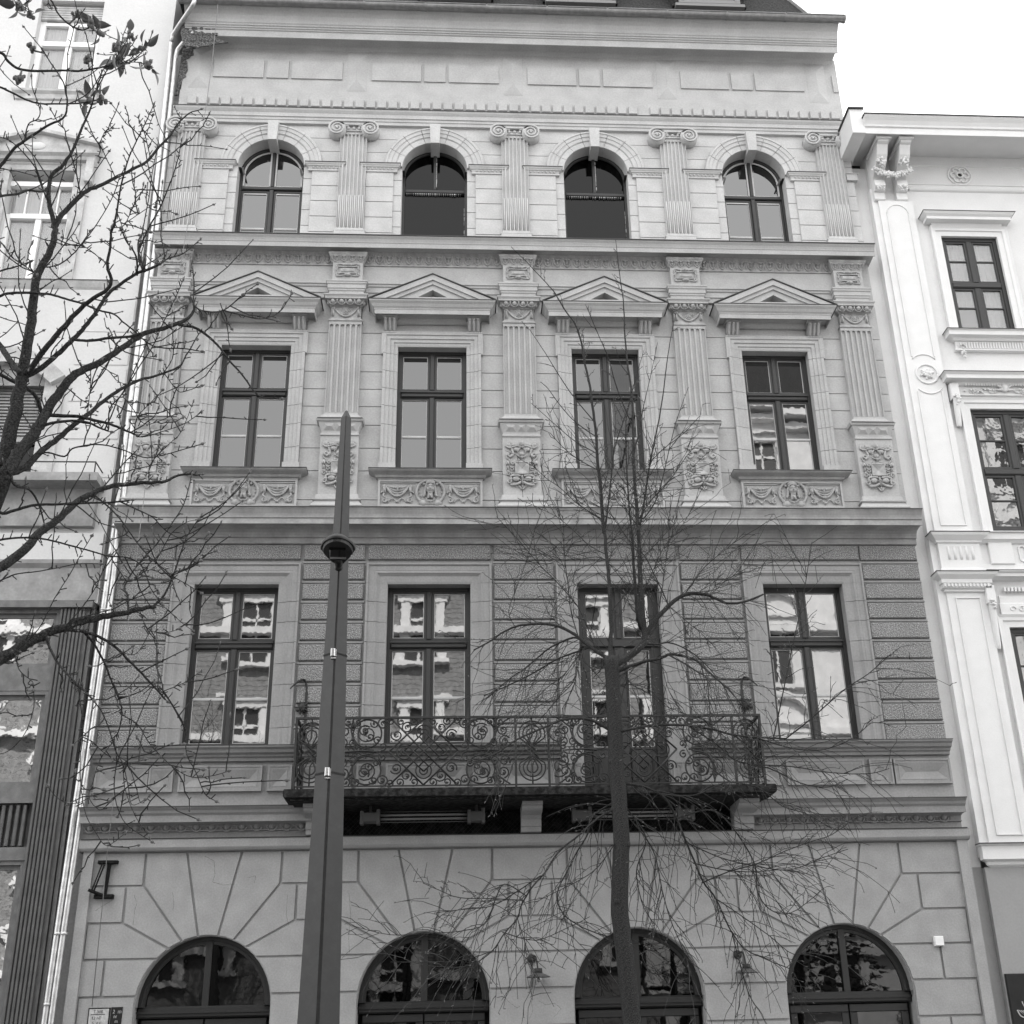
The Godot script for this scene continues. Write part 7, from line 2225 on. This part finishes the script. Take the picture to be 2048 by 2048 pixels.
const YOUNG_TREE := [
	["n", 40.0, 33.0, [1268, 2420, 1265, 2200, 1265, 2048, 1248, 1900, 1241, 1826, 1241, 1740, 1244, 1674, 1238, 1600, 1232, 1520, 1230, 1450, 1226, 1380, 1223, 1315]],
	["g3", 50.0, 34.0, [930, 1250, 920, 1150, 930, 900, 915, 600, 900, 400, 880, 200, 865, 0]],
	["g3", 95.0, 42.0, [950, 1300, 1030, 1260, 1100, 1220, 1200, 1140, 1260, 1060, 1240, 900, 1225, 700, 1215, 500, 1205, 250, 1195, 0]],
	["g3", 40.0, 28.0, [1225, 960, 1190, 850, 1165, 600, 1145, 300, 1130, 0]],
	["g4", 26.0, 4.0, [690, 1932, 670, 1650, 650, 1480, 640, 1300, 615, 1100, 595, 950, 560, 800, 545, 700, 500, 560, 440, 480, 370, 360, 310, 290, 200, 170, 75, 45]],
	["g4", 28.0, 4.0, [922, 1932, 905, 1700, 890, 1500, 885, 1240, 875, 1000, 845, 800, 830, 600, 820, 400, 795, 220, 770, 0]],
	["g4", 18.0, 5.0, [875, 1932, 855, 1700, 840, 1400, 840, 1200, 870, 1060]],
	["g4", 11.0, 4.0, [885, 1240, 830, 1120, 770, 960, 720, 780, 650, 620, 570, 430]],
	["g4", 15.0, 4.0, [700, 1932, 740, 1600, 760, 1400, 830, 1180, 870, 1050, 900, 930, 960, 730]],
	["g4", 17.0, 4.0, [930, 1910, 960, 1750, 1000, 1480, 1040, 1290, 1080, 1070, 1110, 830, 1140, 640, 1175, 480]],
	["g4", 12.0, 4.0, [960, 1850, 1030, 1750, 1080, 1600, 1130, 1380, 1180, 1190, 1255, 980]],
	["g4", 10.0, 4.0, [890, 1440, 930, 1250, 960, 1090, 1000, 920, 1050, 680]],
	["g4", 9.0, 4.0, [620, 1200, 480, 1030, 380, 880, 300, 750, 200, 600]],
	["g4", 8.0, 4.0, [640, 1310, 500, 1210, 400, 1100, 320, 990, 270, 945]],
	["g4", 8.0, 4.0, [640, 1420, 500, 1340, 380, 1240, 280, 1150, 205, 1085]],
	["g4", 8.0, 4.0, [650, 1530, 520, 1460, 420, 1380, 330, 1280]],
	["g4", 9.0, 4.0, [680, 1860, 520, 1760, 400, 1650, 300, 1580, 200, 1480]],
	["g4", 10.0, 4.0, [910, 1880, 1010, 1730, 1130, 1600, 1250, 1430, 1332, 1340]],
	["g4", 8.0, 4.0, [1000, 1480, 1090, 1390, 1220, 1290, 1332, 1170]],
	["g4", 8.0, 4.0, [570, 810, 560, 720, 555, 630]],
	["g4", 7.0, 4.0, [860, 900, 800, 820, 770, 710]],
	["g4", 7.0, 4.0, [640, 1400, 600, 1300, 590, 1220]],
	["g4", 7.0, 4.0, [760, 1390, 770, 1200, 755, 1050]],
	["g3", 42.0, 14.0, [920, 1250, 800, 1180, 680, 1090, 560, 1000, 430, 935, 300, 910, 150, 910, 0, 935, -120, 990, -250, 1080, -400, 1160]],
	["g3", 24.0, 9.0, [640, 1060, 560, 1040, 430, 1090, 320, 1150, 200, 1250, 80, 1350, 0, 1400, -130, 1500, -260, 1620]],
	["g3", 24.0, 9.0, [720, 1130, 560, 1190, 400, 1250, 200, 1370, 0, 1470, -150, 1540, -300, 1600]],
	["g3", 15.0, 7.0, [640, 1100, 600, 1300, 560, 1470, 440, 1600, 280, 1790, 180, 1900]],
	["g3", 12.0, 6.0, [640, 1140, 590, 1420, 550, 1550, 455, 1730]],
	["g3", 14.0, 6.0, [680, 1130, 600, 1230, 470, 1400, 300, 1530, 150, 1690, 0, 1800]],
	["g3", 58.0, 18.0, [1255, 1040, 1320, 920, 1420, 800, 1510, 710, 1630, 630, 1730, 610, 1860, 630, 1960, 670, 2070, 710, 2230, 690, 2400, 620]],
	["g3", 44.0, 12.0, [960, 1380, 1100, 1320, 1250, 1270, 1400, 1240, 1500, 1200, 1600, 1210, 1750, 1260, 1870, 1370, 1960, 1450, 2080, 1560, 2200, 1700]],
	["g3", 20.0, 8.0, [1260, 1100, 1380, 1100, 1500, 1090, 1650, 1150, 1780, 1240, 1932, 1400, 2050, 1560]],
	["g3", 20.0, 10.0, [1490, 1210, 1640, 1290, 1760, 1370, 1850, 1430, 1870, 1600, 1890, 1850]],
	["g3", 10.0, 5.0, [1330, 1000, 1380, 850, 1410, 650, 1440, 450, 1470, 200, 1500, 0, 1540, -150]],
	["g3", 14.0, 6.0, [1480, 720, 1380, 500, 1250, 250, 1120, 120, 1030, 0, 900, -180, 760, -300]],
	["g3", 14.0, 6.0, [780, 1150, 640, 800, 560, 680, 430, 530, 270, 370, 120, 200, 0, 60, -180, -130]],
	["g3", 12.0, 6.0, [610, 1030, 540, 780, 510, 520, 480, 250, 470, 0, 460, -140]],
	["g3", 10.0, 5.0, [865, 230, 720, 150, 560, 0, 400, -130, 250, -200]],
	["g3", 10.0, 5.0, [885, 290, 780, 260, 650, 280, 500, 290, 340, 280, 250, 230, 120, 270]],
	["g3", 9.0, 5.0, [880, 140, 1050, 10, 1150, -90]],
	["g3", 9.0, 5.0, [905, 320, 1050, 500, 1150, 620]],
	["g3", 13.0, 6.0, [1640, 620, 1740, 480, 1820, 370, 1932, 270, 2080, 150, 2220, 20]],
	["g3", 12.0, 5.0, [1200, 300, 1300, 200, 1430, 60, 1560, -80]],
	["g3", 10.0, 5.0, [1240, 600, 1330, 400, 1450, 150, 1600, -20, 1700, -190]],
	["g3", 9.0, 5.0, [0, 935, -60, 780, 30, 520, 110, 300, 190, 0, 250, -160]],
	["g3", 9.0, 5.0, [330, 910, 400, 680, 480, 500]],
	["g3", 9.0, 5.0, [1520, 760, 1680, 900, 1800, 1000, 1950, 1150]],
	["g3", 10.0, 5.0, [1230, 1290, 1080, 1370, 1120, 1480, 1250, 1560, 1400, 1640, 1540, 1760]],
	["g3", 9.0, 5.0, [1400, 1240, 1440, 1400, 1490, 1560, 1580, 1720, 1660, 1850]],
	["g3", 9.0, 5.0, [950, 1500, 1050, 1500, 1200, 1500, 1340, 1580, 1450, 1700]],
	["g3", 9.0, 5.0, [1750, 620, 1870, 540, 1980, 520, 2150, 420, 2300, 330]],
	["g3", 9.0, 5.0, [1860, 640, 1960, 560, 2100, 420, 2200, 300]],
	["d2", 22.0, 7.0, [1710, 1270, 1620, 1220, 1540, 1205, 1440, 1215, 1350, 1255, 1200, 1320, 1080, 1400, 950, 1450]],
	["d3", 18.0, 8.0, [-50, 1130, 30, 1110, 150, 1090, 300, 1090, 420, 1110, 540, 1140, 650, 1150, 780, 1155]],
	["d3", 9.0, 4.0, [720, 1150, 760, 960, 800, 760, 860, 480, 905, 205]],
	["d3", 9.0, 4.0, [780, 1155, 900, 1060, 1060, 920, 1180, 840, 1275, 755]],
	["d3", 8.0, 4.0, [640, 1150, 800, 1200, 950, 1210, 1090, 1160, 1190, 1080]],
	["d3", 9.0, 4.0, [300, 1090, 440, 1180, 560, 1270, 800, 1290, 1000, 1320, 1180, 1325, 1280, 1300]],
	["d3", 8.0, 4.0, [560, 1270, 700, 1300, 850, 1370, 980, 1390, 1080, 1350]],
	["d5", 15.0, 5.0, [1770, 300, 1640, 380, 1540, 470, 1450, 540, 1400, 600, 1350, 680, 1280, 760, 1220, 860, 1200, 930, 1130, 1010, 1060, 1110, 960, 1180, 850, 1200, 700, 1190]],
	["d5", 12.0, 6.0, [1770, 270, 1620, 360, 1590, 460, 1530, 560, 1480, 660, 1420, 790, 1450, 900, 1560, 980, 1700, 1030]],
	["d5", 8.0, 4.0, [1320, 700, 1200, 780, 1060, 860, 900, 880, 740, 900]],
	["d5", 8.0, 4.0, [1240, 800, 1130, 740, 1080, 820, 1020, 960, 880, 1000, 740, 1010, 500, 1020, 290, 970]],
	["d5", 8.0, 4.0, [1200, 930, 1240, 1060, 1260, 1180, 1310, 1260]],
	["d5", 7.0, 4.0, [1220, 830, 1060, 820, 880, 815, 760, 770, 680, 735]],
	["d5", 7.0, 4.0, [1130, 1010, 1300, 1050, 1480, 980, 1600, 920]],
	["d5", 7.0, 4.0, [1060, 1110, 900, 1160, 700, 1170, 500, 1170]],
	["d5", 8.0, 4.0, [1770, 470, 1650, 640, 1540, 720, 1420, 780, 1300, 840]],
	["d6", 15.0, 5.0, [-10, 160, 100, 180, 190, 230, 250, 330, 290, 430, 340, 550, 380, 640, 440, 720, 500, 850, 550, 930, 600, 975, 700, 1020, 800, 1060]],
	["d6", 8.0, 4.0, [-10, 260, 100, 420, 60, 560, 60, 640, 90, 760, 140, 840]],
	["d6", 9.0, 4.0, [-10, 300, 130, 470, 180, 680, 220, 820, 290, 990, 330, 1120]],
	["d6", 10.0, 4.0, [250, 330, 400, 290, 480, 330, 560, 430, 630, 560, 640, 680, 700, 770, 800, 790, 930, 700]],
	["d6", 8.0, 4.0, [380, 640, 500, 590, 640, 550, 750, 500, 880, 450, 1000, 410, 1100, 340]],
	["d6", 7.0, 4.0, [520, 890, 560, 1050, 600, 1180, 640, 1250]],
	["d6", 7.0, 4.0, [340, 550, 480, 580, 620, 590, 760, 580, 870, 600]],
	["d6", 7.0, 4.0, [300, 450, 460, 520, 620, 560, 800, 580, 960, 520, 1080, 480]],
	["d6", 7.0, 4.0, [440, 720, 560, 800, 700, 900, 820, 990, 950, 960]],
	["d6", 8.0, 4.0, [160, 210, 330, 220, 480, 160, 640, 180, 760, 270, 880, 310, 1000, 380]],
]

func draw_limbs(tree: Node3D, limbs: Array, z0: float, drift: float, bark: Material) -> Array:
	var placed := []   # [pixels, depths, points, radii]
	for L in limbs:
		var v: Array = VIEWS[L[0]]
		var raw: Array = L[3]
		var px := []
		for i in range(0, raw.size(), 2):
			px.append(Vector2(v[0] + raw[i] / v[2], v[1] + raw[i + 1] / v[2]))
		# the limb it grows from gives its distance
		var z := z0; var best := 60.0
		var onto := Vector3.INF
		for q in placed:
			for i in q[0].size():
				var d: float = q[0][i].distance_to(px[0])
				if d < best:
					best = d; z = q[1][i]
					onto = q[2][i]
		var go := rng.randf_range(-drift, drift)
		if placed.is_empty():
			go = 0.0
		var pts := []; var us := []; var zs := []
		var n := px.size()
		for i in n:
			var zz := z + go * float(i) / (n - 1)
			pts.append(at(px[i].x, px[i].y, zz)); 
		if onto != Vector3.INF:
			pts.push_front(onto)
		elif placed.size() > 1:
			pass
		var fine := curve(pts, 4)
		for p in fine:
			var c: Vector3 = (p - EYE) * lens
			us.append(Vector2(1070.15 + FOCAL * c.x / -c.z, 1024.0 - FOCAL * c.y / -c.z)); zs.append(p.z)
		var mid: Vector3 = fine[fine.size() / 2]
		var far := -((mid - EYE) * lens).z
		var r0: float = L[1] / v[2] / 2.15 / FOCAL * far; var r1: float = L[2] / v[2] / 2.15 / FOCAL * far
		# uneven growth
		for i in range(1, fine.size() - 1):
			fine[i] += Vector3(rng.randf_range(-1, 1), rng.randf_range(-1, 1), rng.randf_range(-1, 1)) * minf(r0 * 0.13, 0.005)
		mb(true)
		tube(fine, r0, r1, 9 if r0 > 0.02 else 6)
		if r0 > 0.012:
			for k in int(fine.size() * 0.5):
				var i := rng.randi_range(0, fine.size() - 1)
				var r := lerpf(r0, r1, float(i) / fine.size())
				ball(fine[i] + Vector3(rng.randf_range(-1, 1), rng.randf_range(-1, 1), rng.randf_range(-1, 1)).normalized() * r * 0.75, Vector3.ONE * r * 0.45, 6)
		put("trunk" if placed.is_empty() else ("limb" if r0 > 0.02 else "branch"), bark, tree)
		placed.append([us, zs, fine, [r0, r1]])
	return placed

func thin(pts: Array, r0: float, r1: float) -> void:
	# three-sided twig
	var rows := []
	var n := pts.size()
	for i in n:
		var a: Vector3 = pts[maxi(i - 1, 0)]; var b: Vector3 = pts[mini(i + 1, n - 1)]
		var t := (b - a).normalized()
		var u := t.cross(Vector3(0.3, 0.2, 1.0)).normalized(); var w := t.cross(u)
		var r := lerpf(r0, r1, float(i) / (n - 1))
		rows.append([pts[i] + u * r, pts[i] + (w * 0.866 - u * 0.5) * r, pts[i] + (-w * 0.866 - u * 0.5) * r])
	for i in n - 1:
		for k in 3:
			quad(rows[i][(k + 1) % 3], rows[i][k], rows[i + 1][k], rows[i + 1][(k + 1) % 3])

func bud(p: Vector3, d: Vector3, long: float) -> void:
	tube([p, p + d * long * 0.3, p + d * long * 0.65, p + d * long], long * 0.1, long * 0.06, 5)
	ball(p + d * long * 0.5, Vector3(long * 0.2, long * 0.42, long * 0.2) if absf(d.y) > 0.6 else Vector3(long * 0.33, long * 0.27, long * 0.22), 5)

func leaf_mesh() -> ArrayMesh:
	mb(true)
	var rows := []
	for i in 7:
		var t := i / 6.0
		var w := 0.021 * sin(PI * pow(t, 0.8)) + 0.001
		var y := t * 0.085; var z := -0.02 * t * t
		rows.append([Vector3(-w, y, z + w * 0.45), Vector3(0, y, z), Vector3(w, y, z + w * 0.45)])
	for i in 6:
		for k in 2:
			quad(rows[i][k], rows[i][k + 1], rows[i + 1][k + 1], rows[i + 1][k])
	tube([Vector3(0, -0.03, 0.004), Vector3(0, 0, 0)], 0.002, 0.0025, 4)
	return done()

func budded_tree() -> void:
	rng.seed = 41
	var t := thing("street_tree", "bare branching tree with fat buds and a few young leaves by the lamp post", "tree")
	var placed := draw_limbs(t, NEAR_TREE, 12.0, 0.55, M.bark)
	var twigs := SurfaceTool.new(); twigs.begin(Mesh.PRIMITIVE_TRIANGLES); twigs.set_smooth_group(0)
	var buds := SurfaceTool.new(); buds.begin(Mesh.PRIMITIVE_TRIANGLES); buds.set_smooth_group(0)
	for k in range(6, placed.size()):
		var q: Array = placed[k]
		var pts: Array = q[2]
		var r0: float = q[3][0]; var r1: float = q[3][1]
		# tip bud
		S = buds
		var e: Vector3 = pts[pts.size() - 1]
		var d := (e - pts[pts.size() - 2] as Vector3).normalized()
		if r1 < 0.006:
			bud(e, d, 0.034)
		for i in range(2, pts.size()):
			var r := lerpf(r0, r1, float(i) / pts.size())
			var p: Vector3 = pts[i]
			var seg: Vector3 = p - pts[i - 1]
			var n := int(seg.length() / 0.04 + rng.randf())
			for j in n:
				var s: Vector3 = pts[i - 1] + seg * rng.randf()
				var side := seg.normalized().cross(Vector3(rng.randf_range(-1, 1), rng.randf_range(-1, 1), rng.randf_range(-1, 1))).normalized()
				side = (side + seg.normalized() * 0.5 + Vector3(0, 0.25, 0)).normalized()
				if rng.randf() < 0.86:
					S = twigs
					var ln := rng.randf_range(0.015, 0.04) + r
					thin([s, s + side * ln], 0.0035, 0.003)
					if rng.randf() < 0.25:
						S = buds
						bud(s + side * ln, side, 0.02)
				else:
					var ln := rng.randf_range(0.1, 0.42) * (1.0 if r < 0.02 else 1.2)
					var bend := Vector3(rng.randf_range(-0.3, 0.3), rng.randf_range(-0.1, 0.6), rng.randf_range(-0.3, 0.3))
					var w := [s]
					for m in 5:
						var f := (m + 1) / 5.0
						w.append(s + side * ln * f + bend * ln * f * f + Vector3(rng.randf_range(-1, 1), rng.randf_range(-1, 1), 0) * 0.008)
					S = twigs
					thin(w, 0.0045, 0.0028)
					S = buds
					bud(w[5], (w[5] - w[4] as Vector3).normalized(), rng.randf_range(0.022, 0.038))
					for m in [2, 3, 4]:
						S = twigs
						var sd := Vector3(rng.randf_range(-1, 1), rng.randf_range(-0.4, 1), rng.randf_range(-1, 1)).normalized()
						thin([w[m], w[m] + sd * 0.02], 0.003, 0.0025)
	S = twigs
	put("twigs", M.twig, t).set_meta("kind", "stuff")
	S = buds
	put("buds", M.bud, t).set_meta("kind", "stuff")
	# opening leaf clusters on the high branches
	var leaf := leaf_mesh()
	for c in [[238, 122, 9, 1.1, 12.0], [176, 200, 7, 0.9, 12.0], [183, 50, 6, 0.9, 12.0], [40, 12, 7, 1.0, 12.0], [205, 200, 4, 0.8, 12.0], [285, 96, 6, 1.0, 12.0], [299, 131, 4, 1.0, 12.0], [261, 72, 4, 0.9, 12.0], [232, 95, 2, 0.9, 12.0], [204, 67, 2, 0.9, 12.0], [62, 30, 3, 0.9, 12.0]]:
		var p := at(c[0], c[1], c[4])
		# settle on the nearest branch tip
		var best := 9.0; var root := p
		for q in placed:
			for v in q[2]:
				var cc: Vector3 = (v - EYE) * lens
				var u := Vector2(1070.15 + FOCAL * cc.x / -cc.z, 1024.0 - FOCAL * cc.y / -cc.z)
				if u.distance_to(Vector2(c[0], c[1])) < best * 6.0:
					best = u.distance_to(Vector2(c[0], c[1])) / 6.0; root = at(c[0], c[1], v.z)
		mb(true)
		for k in 7:
			ball(root + Vector3(rng.randf_range(-1, 1), rng.randf_range(-1, 1), rng.randf_range(-1, 1)) * 0.02, Vector3(0.014, 0.02, 0.012), 6)
		put("bud_scales", M.bud, t)
		for k in c[2]:
			var o := inst("leaf", leaf, M.leaf, t, root)
			o.rotation = Vector3(rng.randf_range(-0.7, 0.7), rng.randf_range(0, TAU), rng.randf_range(-PI, PI))
			o.scale = Vector3.ONE * 1.2 * c[3] * rng.randf_range(0.75, 1.15)
			o.position += o.basis.y.normalized() * 0.03
	for c in [[176, 122], [62, 100], [40, 160], [152, 33], [36, 162]]:
		var best := 60.0; var root := at(c[0], c[1], 12.0); var foot := root
		for q in placed:
			for v in q[2]:
				var cc: Vector3 = (v - EYE) * lens
				var u := Vector2(1070.15 + FOCAL * cc.x / -cc.z, 1024.0 - FOCAL * cc.y / -cc.z)
				if u.distance_to(Vector2(c[0], c[1])) < best:
					best = u.distance_to(Vector2(c[0], c[1])); root = at(c[0], c[1], v.z); foot = v
		mb(true)
		tube([foot, root], 0.005, 0.006, 5)
		for k in 12:
			ball(root + Vector3(rng.randf_range(-1, 1) * 0.025, rng.randf_range(-0.4, 1) * 0.03, rng.randf_range(-1, 1) * 0.02), Vector3(0.011, 0.016, 0.01), 6)
		put("swollen_bud", M.bud, t)

func wispy_tree() -> void:
	rng.seed = 77
	var t := thing("street_tree", "slim pollarded tree with wiry bare twigs before the iron balcony", "tree")
	var placed := draw_limbs(t, YOUNG_TREE, 4.5, 0.7, M.bark)
	var twigs := SurfaceTool.new(); twigs.begin(Mesh.PRIMITIVE_TRIANGLES); twigs.set_smooth_group(0)
	var buds := SurfaceTool.new(); buds.begin(Mesh.PRIMITIVE_TRIANGLES); buds.set_smooth_group(0)
	for k in range(1, placed.size()):
		var q: Array = placed[k]
		var pts: Array = q[2]
		var r0: float = q[3][0]; var r1: float = q[3][1]
		for i in range(2, pts.size()):
			var p: Vector3 = pts[i]
			var seg: Vector3 = p - pts[i - 1]
			var up := seg.normalized().y
			var high: bool = p.y > 8.7
			var rate := 0.2 if high else 0.075
			var n := int(seg.length() / rate + rng.randf())
			for j in n:
				var s: Vector3 = pts[i - 1] + seg * rng.randf()
				var side := seg.normalized().cross(Vector3(rng.randf_range(-1, 1), rng.randf_range(-1, 1), rng.randf_range(-1, 1))).normalized()
				var dir := (side * 0.75 + seg.normalized() * rng.randf_range(0.5, 1.3)).normalized()
				var ln := rng.randf_range(0.15, 0.8) if not high else rng.randf_range(0.03, 0.25)
				var sag := -0.35 if p.y < 5.6 else rng.randf_range(-0.25, 0.35)
				var w := [s]
				for m in 6:
					var f := (m + 1) / 6.0
					w.append(s + dir * ln * f + Vector3(rng.randf_range(-0.03, 0.03), sag * f * f, rng.randf_range(-0.03, 0.03)) * ln + Vector3(rng.randf_range(-1, 1), rng.randf_range(-1, 1), rng.randf_range(-1, 1)) * 0.004)
				S = twigs
				thin(w, 0.0046 if r0 < 0.012 else 0.0052, 0.0026)
				for m in range(2, 7):
					if rng.randf() < 0.55:
						var sd := (Vector3(rng.randf_range(-1, 1), rng.randf_range(-1, 0.6), rng.randf_range(-1, 1)) + dir * 0.5).normalized()
						if rng.randf() < 0.3 and not high:
							S = twigs
							var l2 := ln * rng.randf_range(0.15, 0.5)
							var a: Vector3 = w[m]
							thin([a, a + sd * l2 * 0.5 + Vector3(0, 0.01, 0), a + sd * l2], 0.0042, 0.0028)
							S = buds
							thin([a + sd * l2, a + sd * (l2 + 0.012), a + sd * (l2 + 0.026)], 0.006, 0.003)
						else:
							S = buds
							thin([w[m], w[m] + sd * 0.012, w[m] + sd * 0.026], 0.0065, 0.003)
	S = twigs
	put("twigs", M.twig, t).set_meta("kind", "stuff")
	S = buds
	put("buds", M.bud, t).set_meta("kind", "stuff")

func grow(p: Vector3, d: Vector3, ln: float, r: float, depth: int) -> void:
	var pts := [p]
	var q := p; var dir := d
	for k in 4:
		dir = (dir + Vector3(rng.randf_range(-1, 1), rng.randf_range(-0.4, 0.7), rng.randf_range(-1, 1)) * 0.16).normalized()
		q += dir * ln / 4.0
		pts.append(q)
	tube(pts, r, r * 0.6, 5 if depth > 1 else 3)
	if depth == 0:
		return
	for k in (4 if depth > 1 else 5):
		var s: Vector3 = pts[1 + (k % 4)]
		var o := (dir + Vector3(rng.randf_range(-1, 1), rng.randf_range(-0.3, 0.6), rng.randf_range(-1, 1)) * 0.95).normalized()
		grow(s, o, ln * rng.randf_range(0.5, 0.75), r * 0.5, depth - 1)

func bare_tree(where: Vector3, seeded: int, label: String) -> void:
	rng.seed = seeded
	var t := thing("street_tree", label, "tree")
	t.position = where
	mb(true); tube([Vector3.ZERO, Vector3(0.1, 2.0, 0.05), Vector3(0.0, 4.6, 0.0)], 0.24, 0.19, 8)
	put("trunk", M.bark, t)
	for k in 5:
		mb(true)
		grow(Vector3(0, 3.9 + 0.15 * k, 0), Vector3(cos(k * 1.3) * 0.55, 1.0, sin(k * 1.3) * 0.55).normalized(), 4.3, 0.11, 4)
		put("limb", M.bark, t)

func evergreen() -> void:
	# stands on the far pavement; the last balcony-storey window mirrors it
	rng.seed = 5
	var t := thing("conifer_tree", "dark evergreen tree across the street mirrored in the last window", "tree")
	t.position = Vector3(9.6, 0, 24.0)
	mb(true); tube([Vector3(0, 0, 0), Vector3(0.1, 6, 0), Vector3(0.05, 12.5, 0)], 0.22, 0.05, 8)
	put("trunk", M.bark, t)
	mb()
	for k in 2600:
		var y := rng.randf_range(3.0, 13.5)
		var r := (14.2 - y) * 0.24 * sqrt(rng.randf())
		var a := rng.randf_range(0, TAU)
		var p := Vector3(cos(a) * r, y - r * 0.2, sin(a) * r)
		var d := Vector3(cos(a), rng.randf_range(-0.5, 0.3), sin(a)).normalized() * rng.randf_range(0.2, 0.45)
		var s := d.cross(Vector3.UP).normalized() * 0.07
		tri(p - s, p + s, p + d); tri(p - Vector3(0, 0.06, 0), p + Vector3(0, 0.06, 0), p + d)
	put("crown", M.needles, t)

func _ready() -> void:
	rng.seed = 2024
	var cam := Camera3D.new()
	cam.name = "camera"
	add_child(cam)
	cam.transform = Transform3D(lens, EYE)
	cam.near = 0.1
	cam.far = 600.0
	cam.projection = Camera3D.PROJECTION_FRUSTUM
	cam.size = 0.1 * 2048.0 / FOCAL
	cam.frustum_offset = Vector2(-0.1 * 46.15 / FOCAL, 0.0)
	cam.current = true
	var env := Environment.new()
	env.background_mode = Environment.BG_SKY
	env.tonemap_mode = Environment.TONE_MAPPER_LINEAR
	env.tonemap_exposure = 2.95
	env.sdfgi_enabled = true
	env.ssao_enabled = true
	env.ssil_enabled = true
	var sm := ProceduralSkyMaterial.new()
	sm.sky_top_color = grey(0.62)
	sm.sky_horizon_color = grey(0.8)
	sm.sky_curve = 0.2
	sm.ground_bottom_color = grey(0.1)
	sm.ground_horizon_color = grey(0.3)
	sm.sun_angle_max = 1.0
	sm.energy_multiplier = 1.5
	var sky := Sky.new()
	sky.sky_material = sm
	env.sky = sky
	var we := WorldEnvironment.new()
	we.name = "world"
	we.environment = env
	add_child(we)
	# the sun stands behind the stucco house: its front lies in shade, the far side of the street is lit
	var sun := DirectionalLight3D.new()
	sun.name = "sun"
	sun.light_energy = 1.2
	sun.light_angular_distance = 0.6
	sun.light_color = Color(1, 0.99, 0.98)
	sun.shadow_enabled = true
	add_child(sun)
	sun.look_at_from_position(Vector3(6, 30, -28), Vector3(0, 0, 0), Vector3.UP)
	materials()
	surroundings()
	main_house()
	white_house()
	pale_house()
	small_things()
	budded_tree()
	wispy_tree()
	evergreen()
	bare_tree(Vector3(-8.2, 0, 22.5), 9, "big bare tree mirrored in the first balcony storey window")
	bare_tree(Vector3(0.6, 0, 23.2), 15, "bare tree mirrored in the street storey arches")
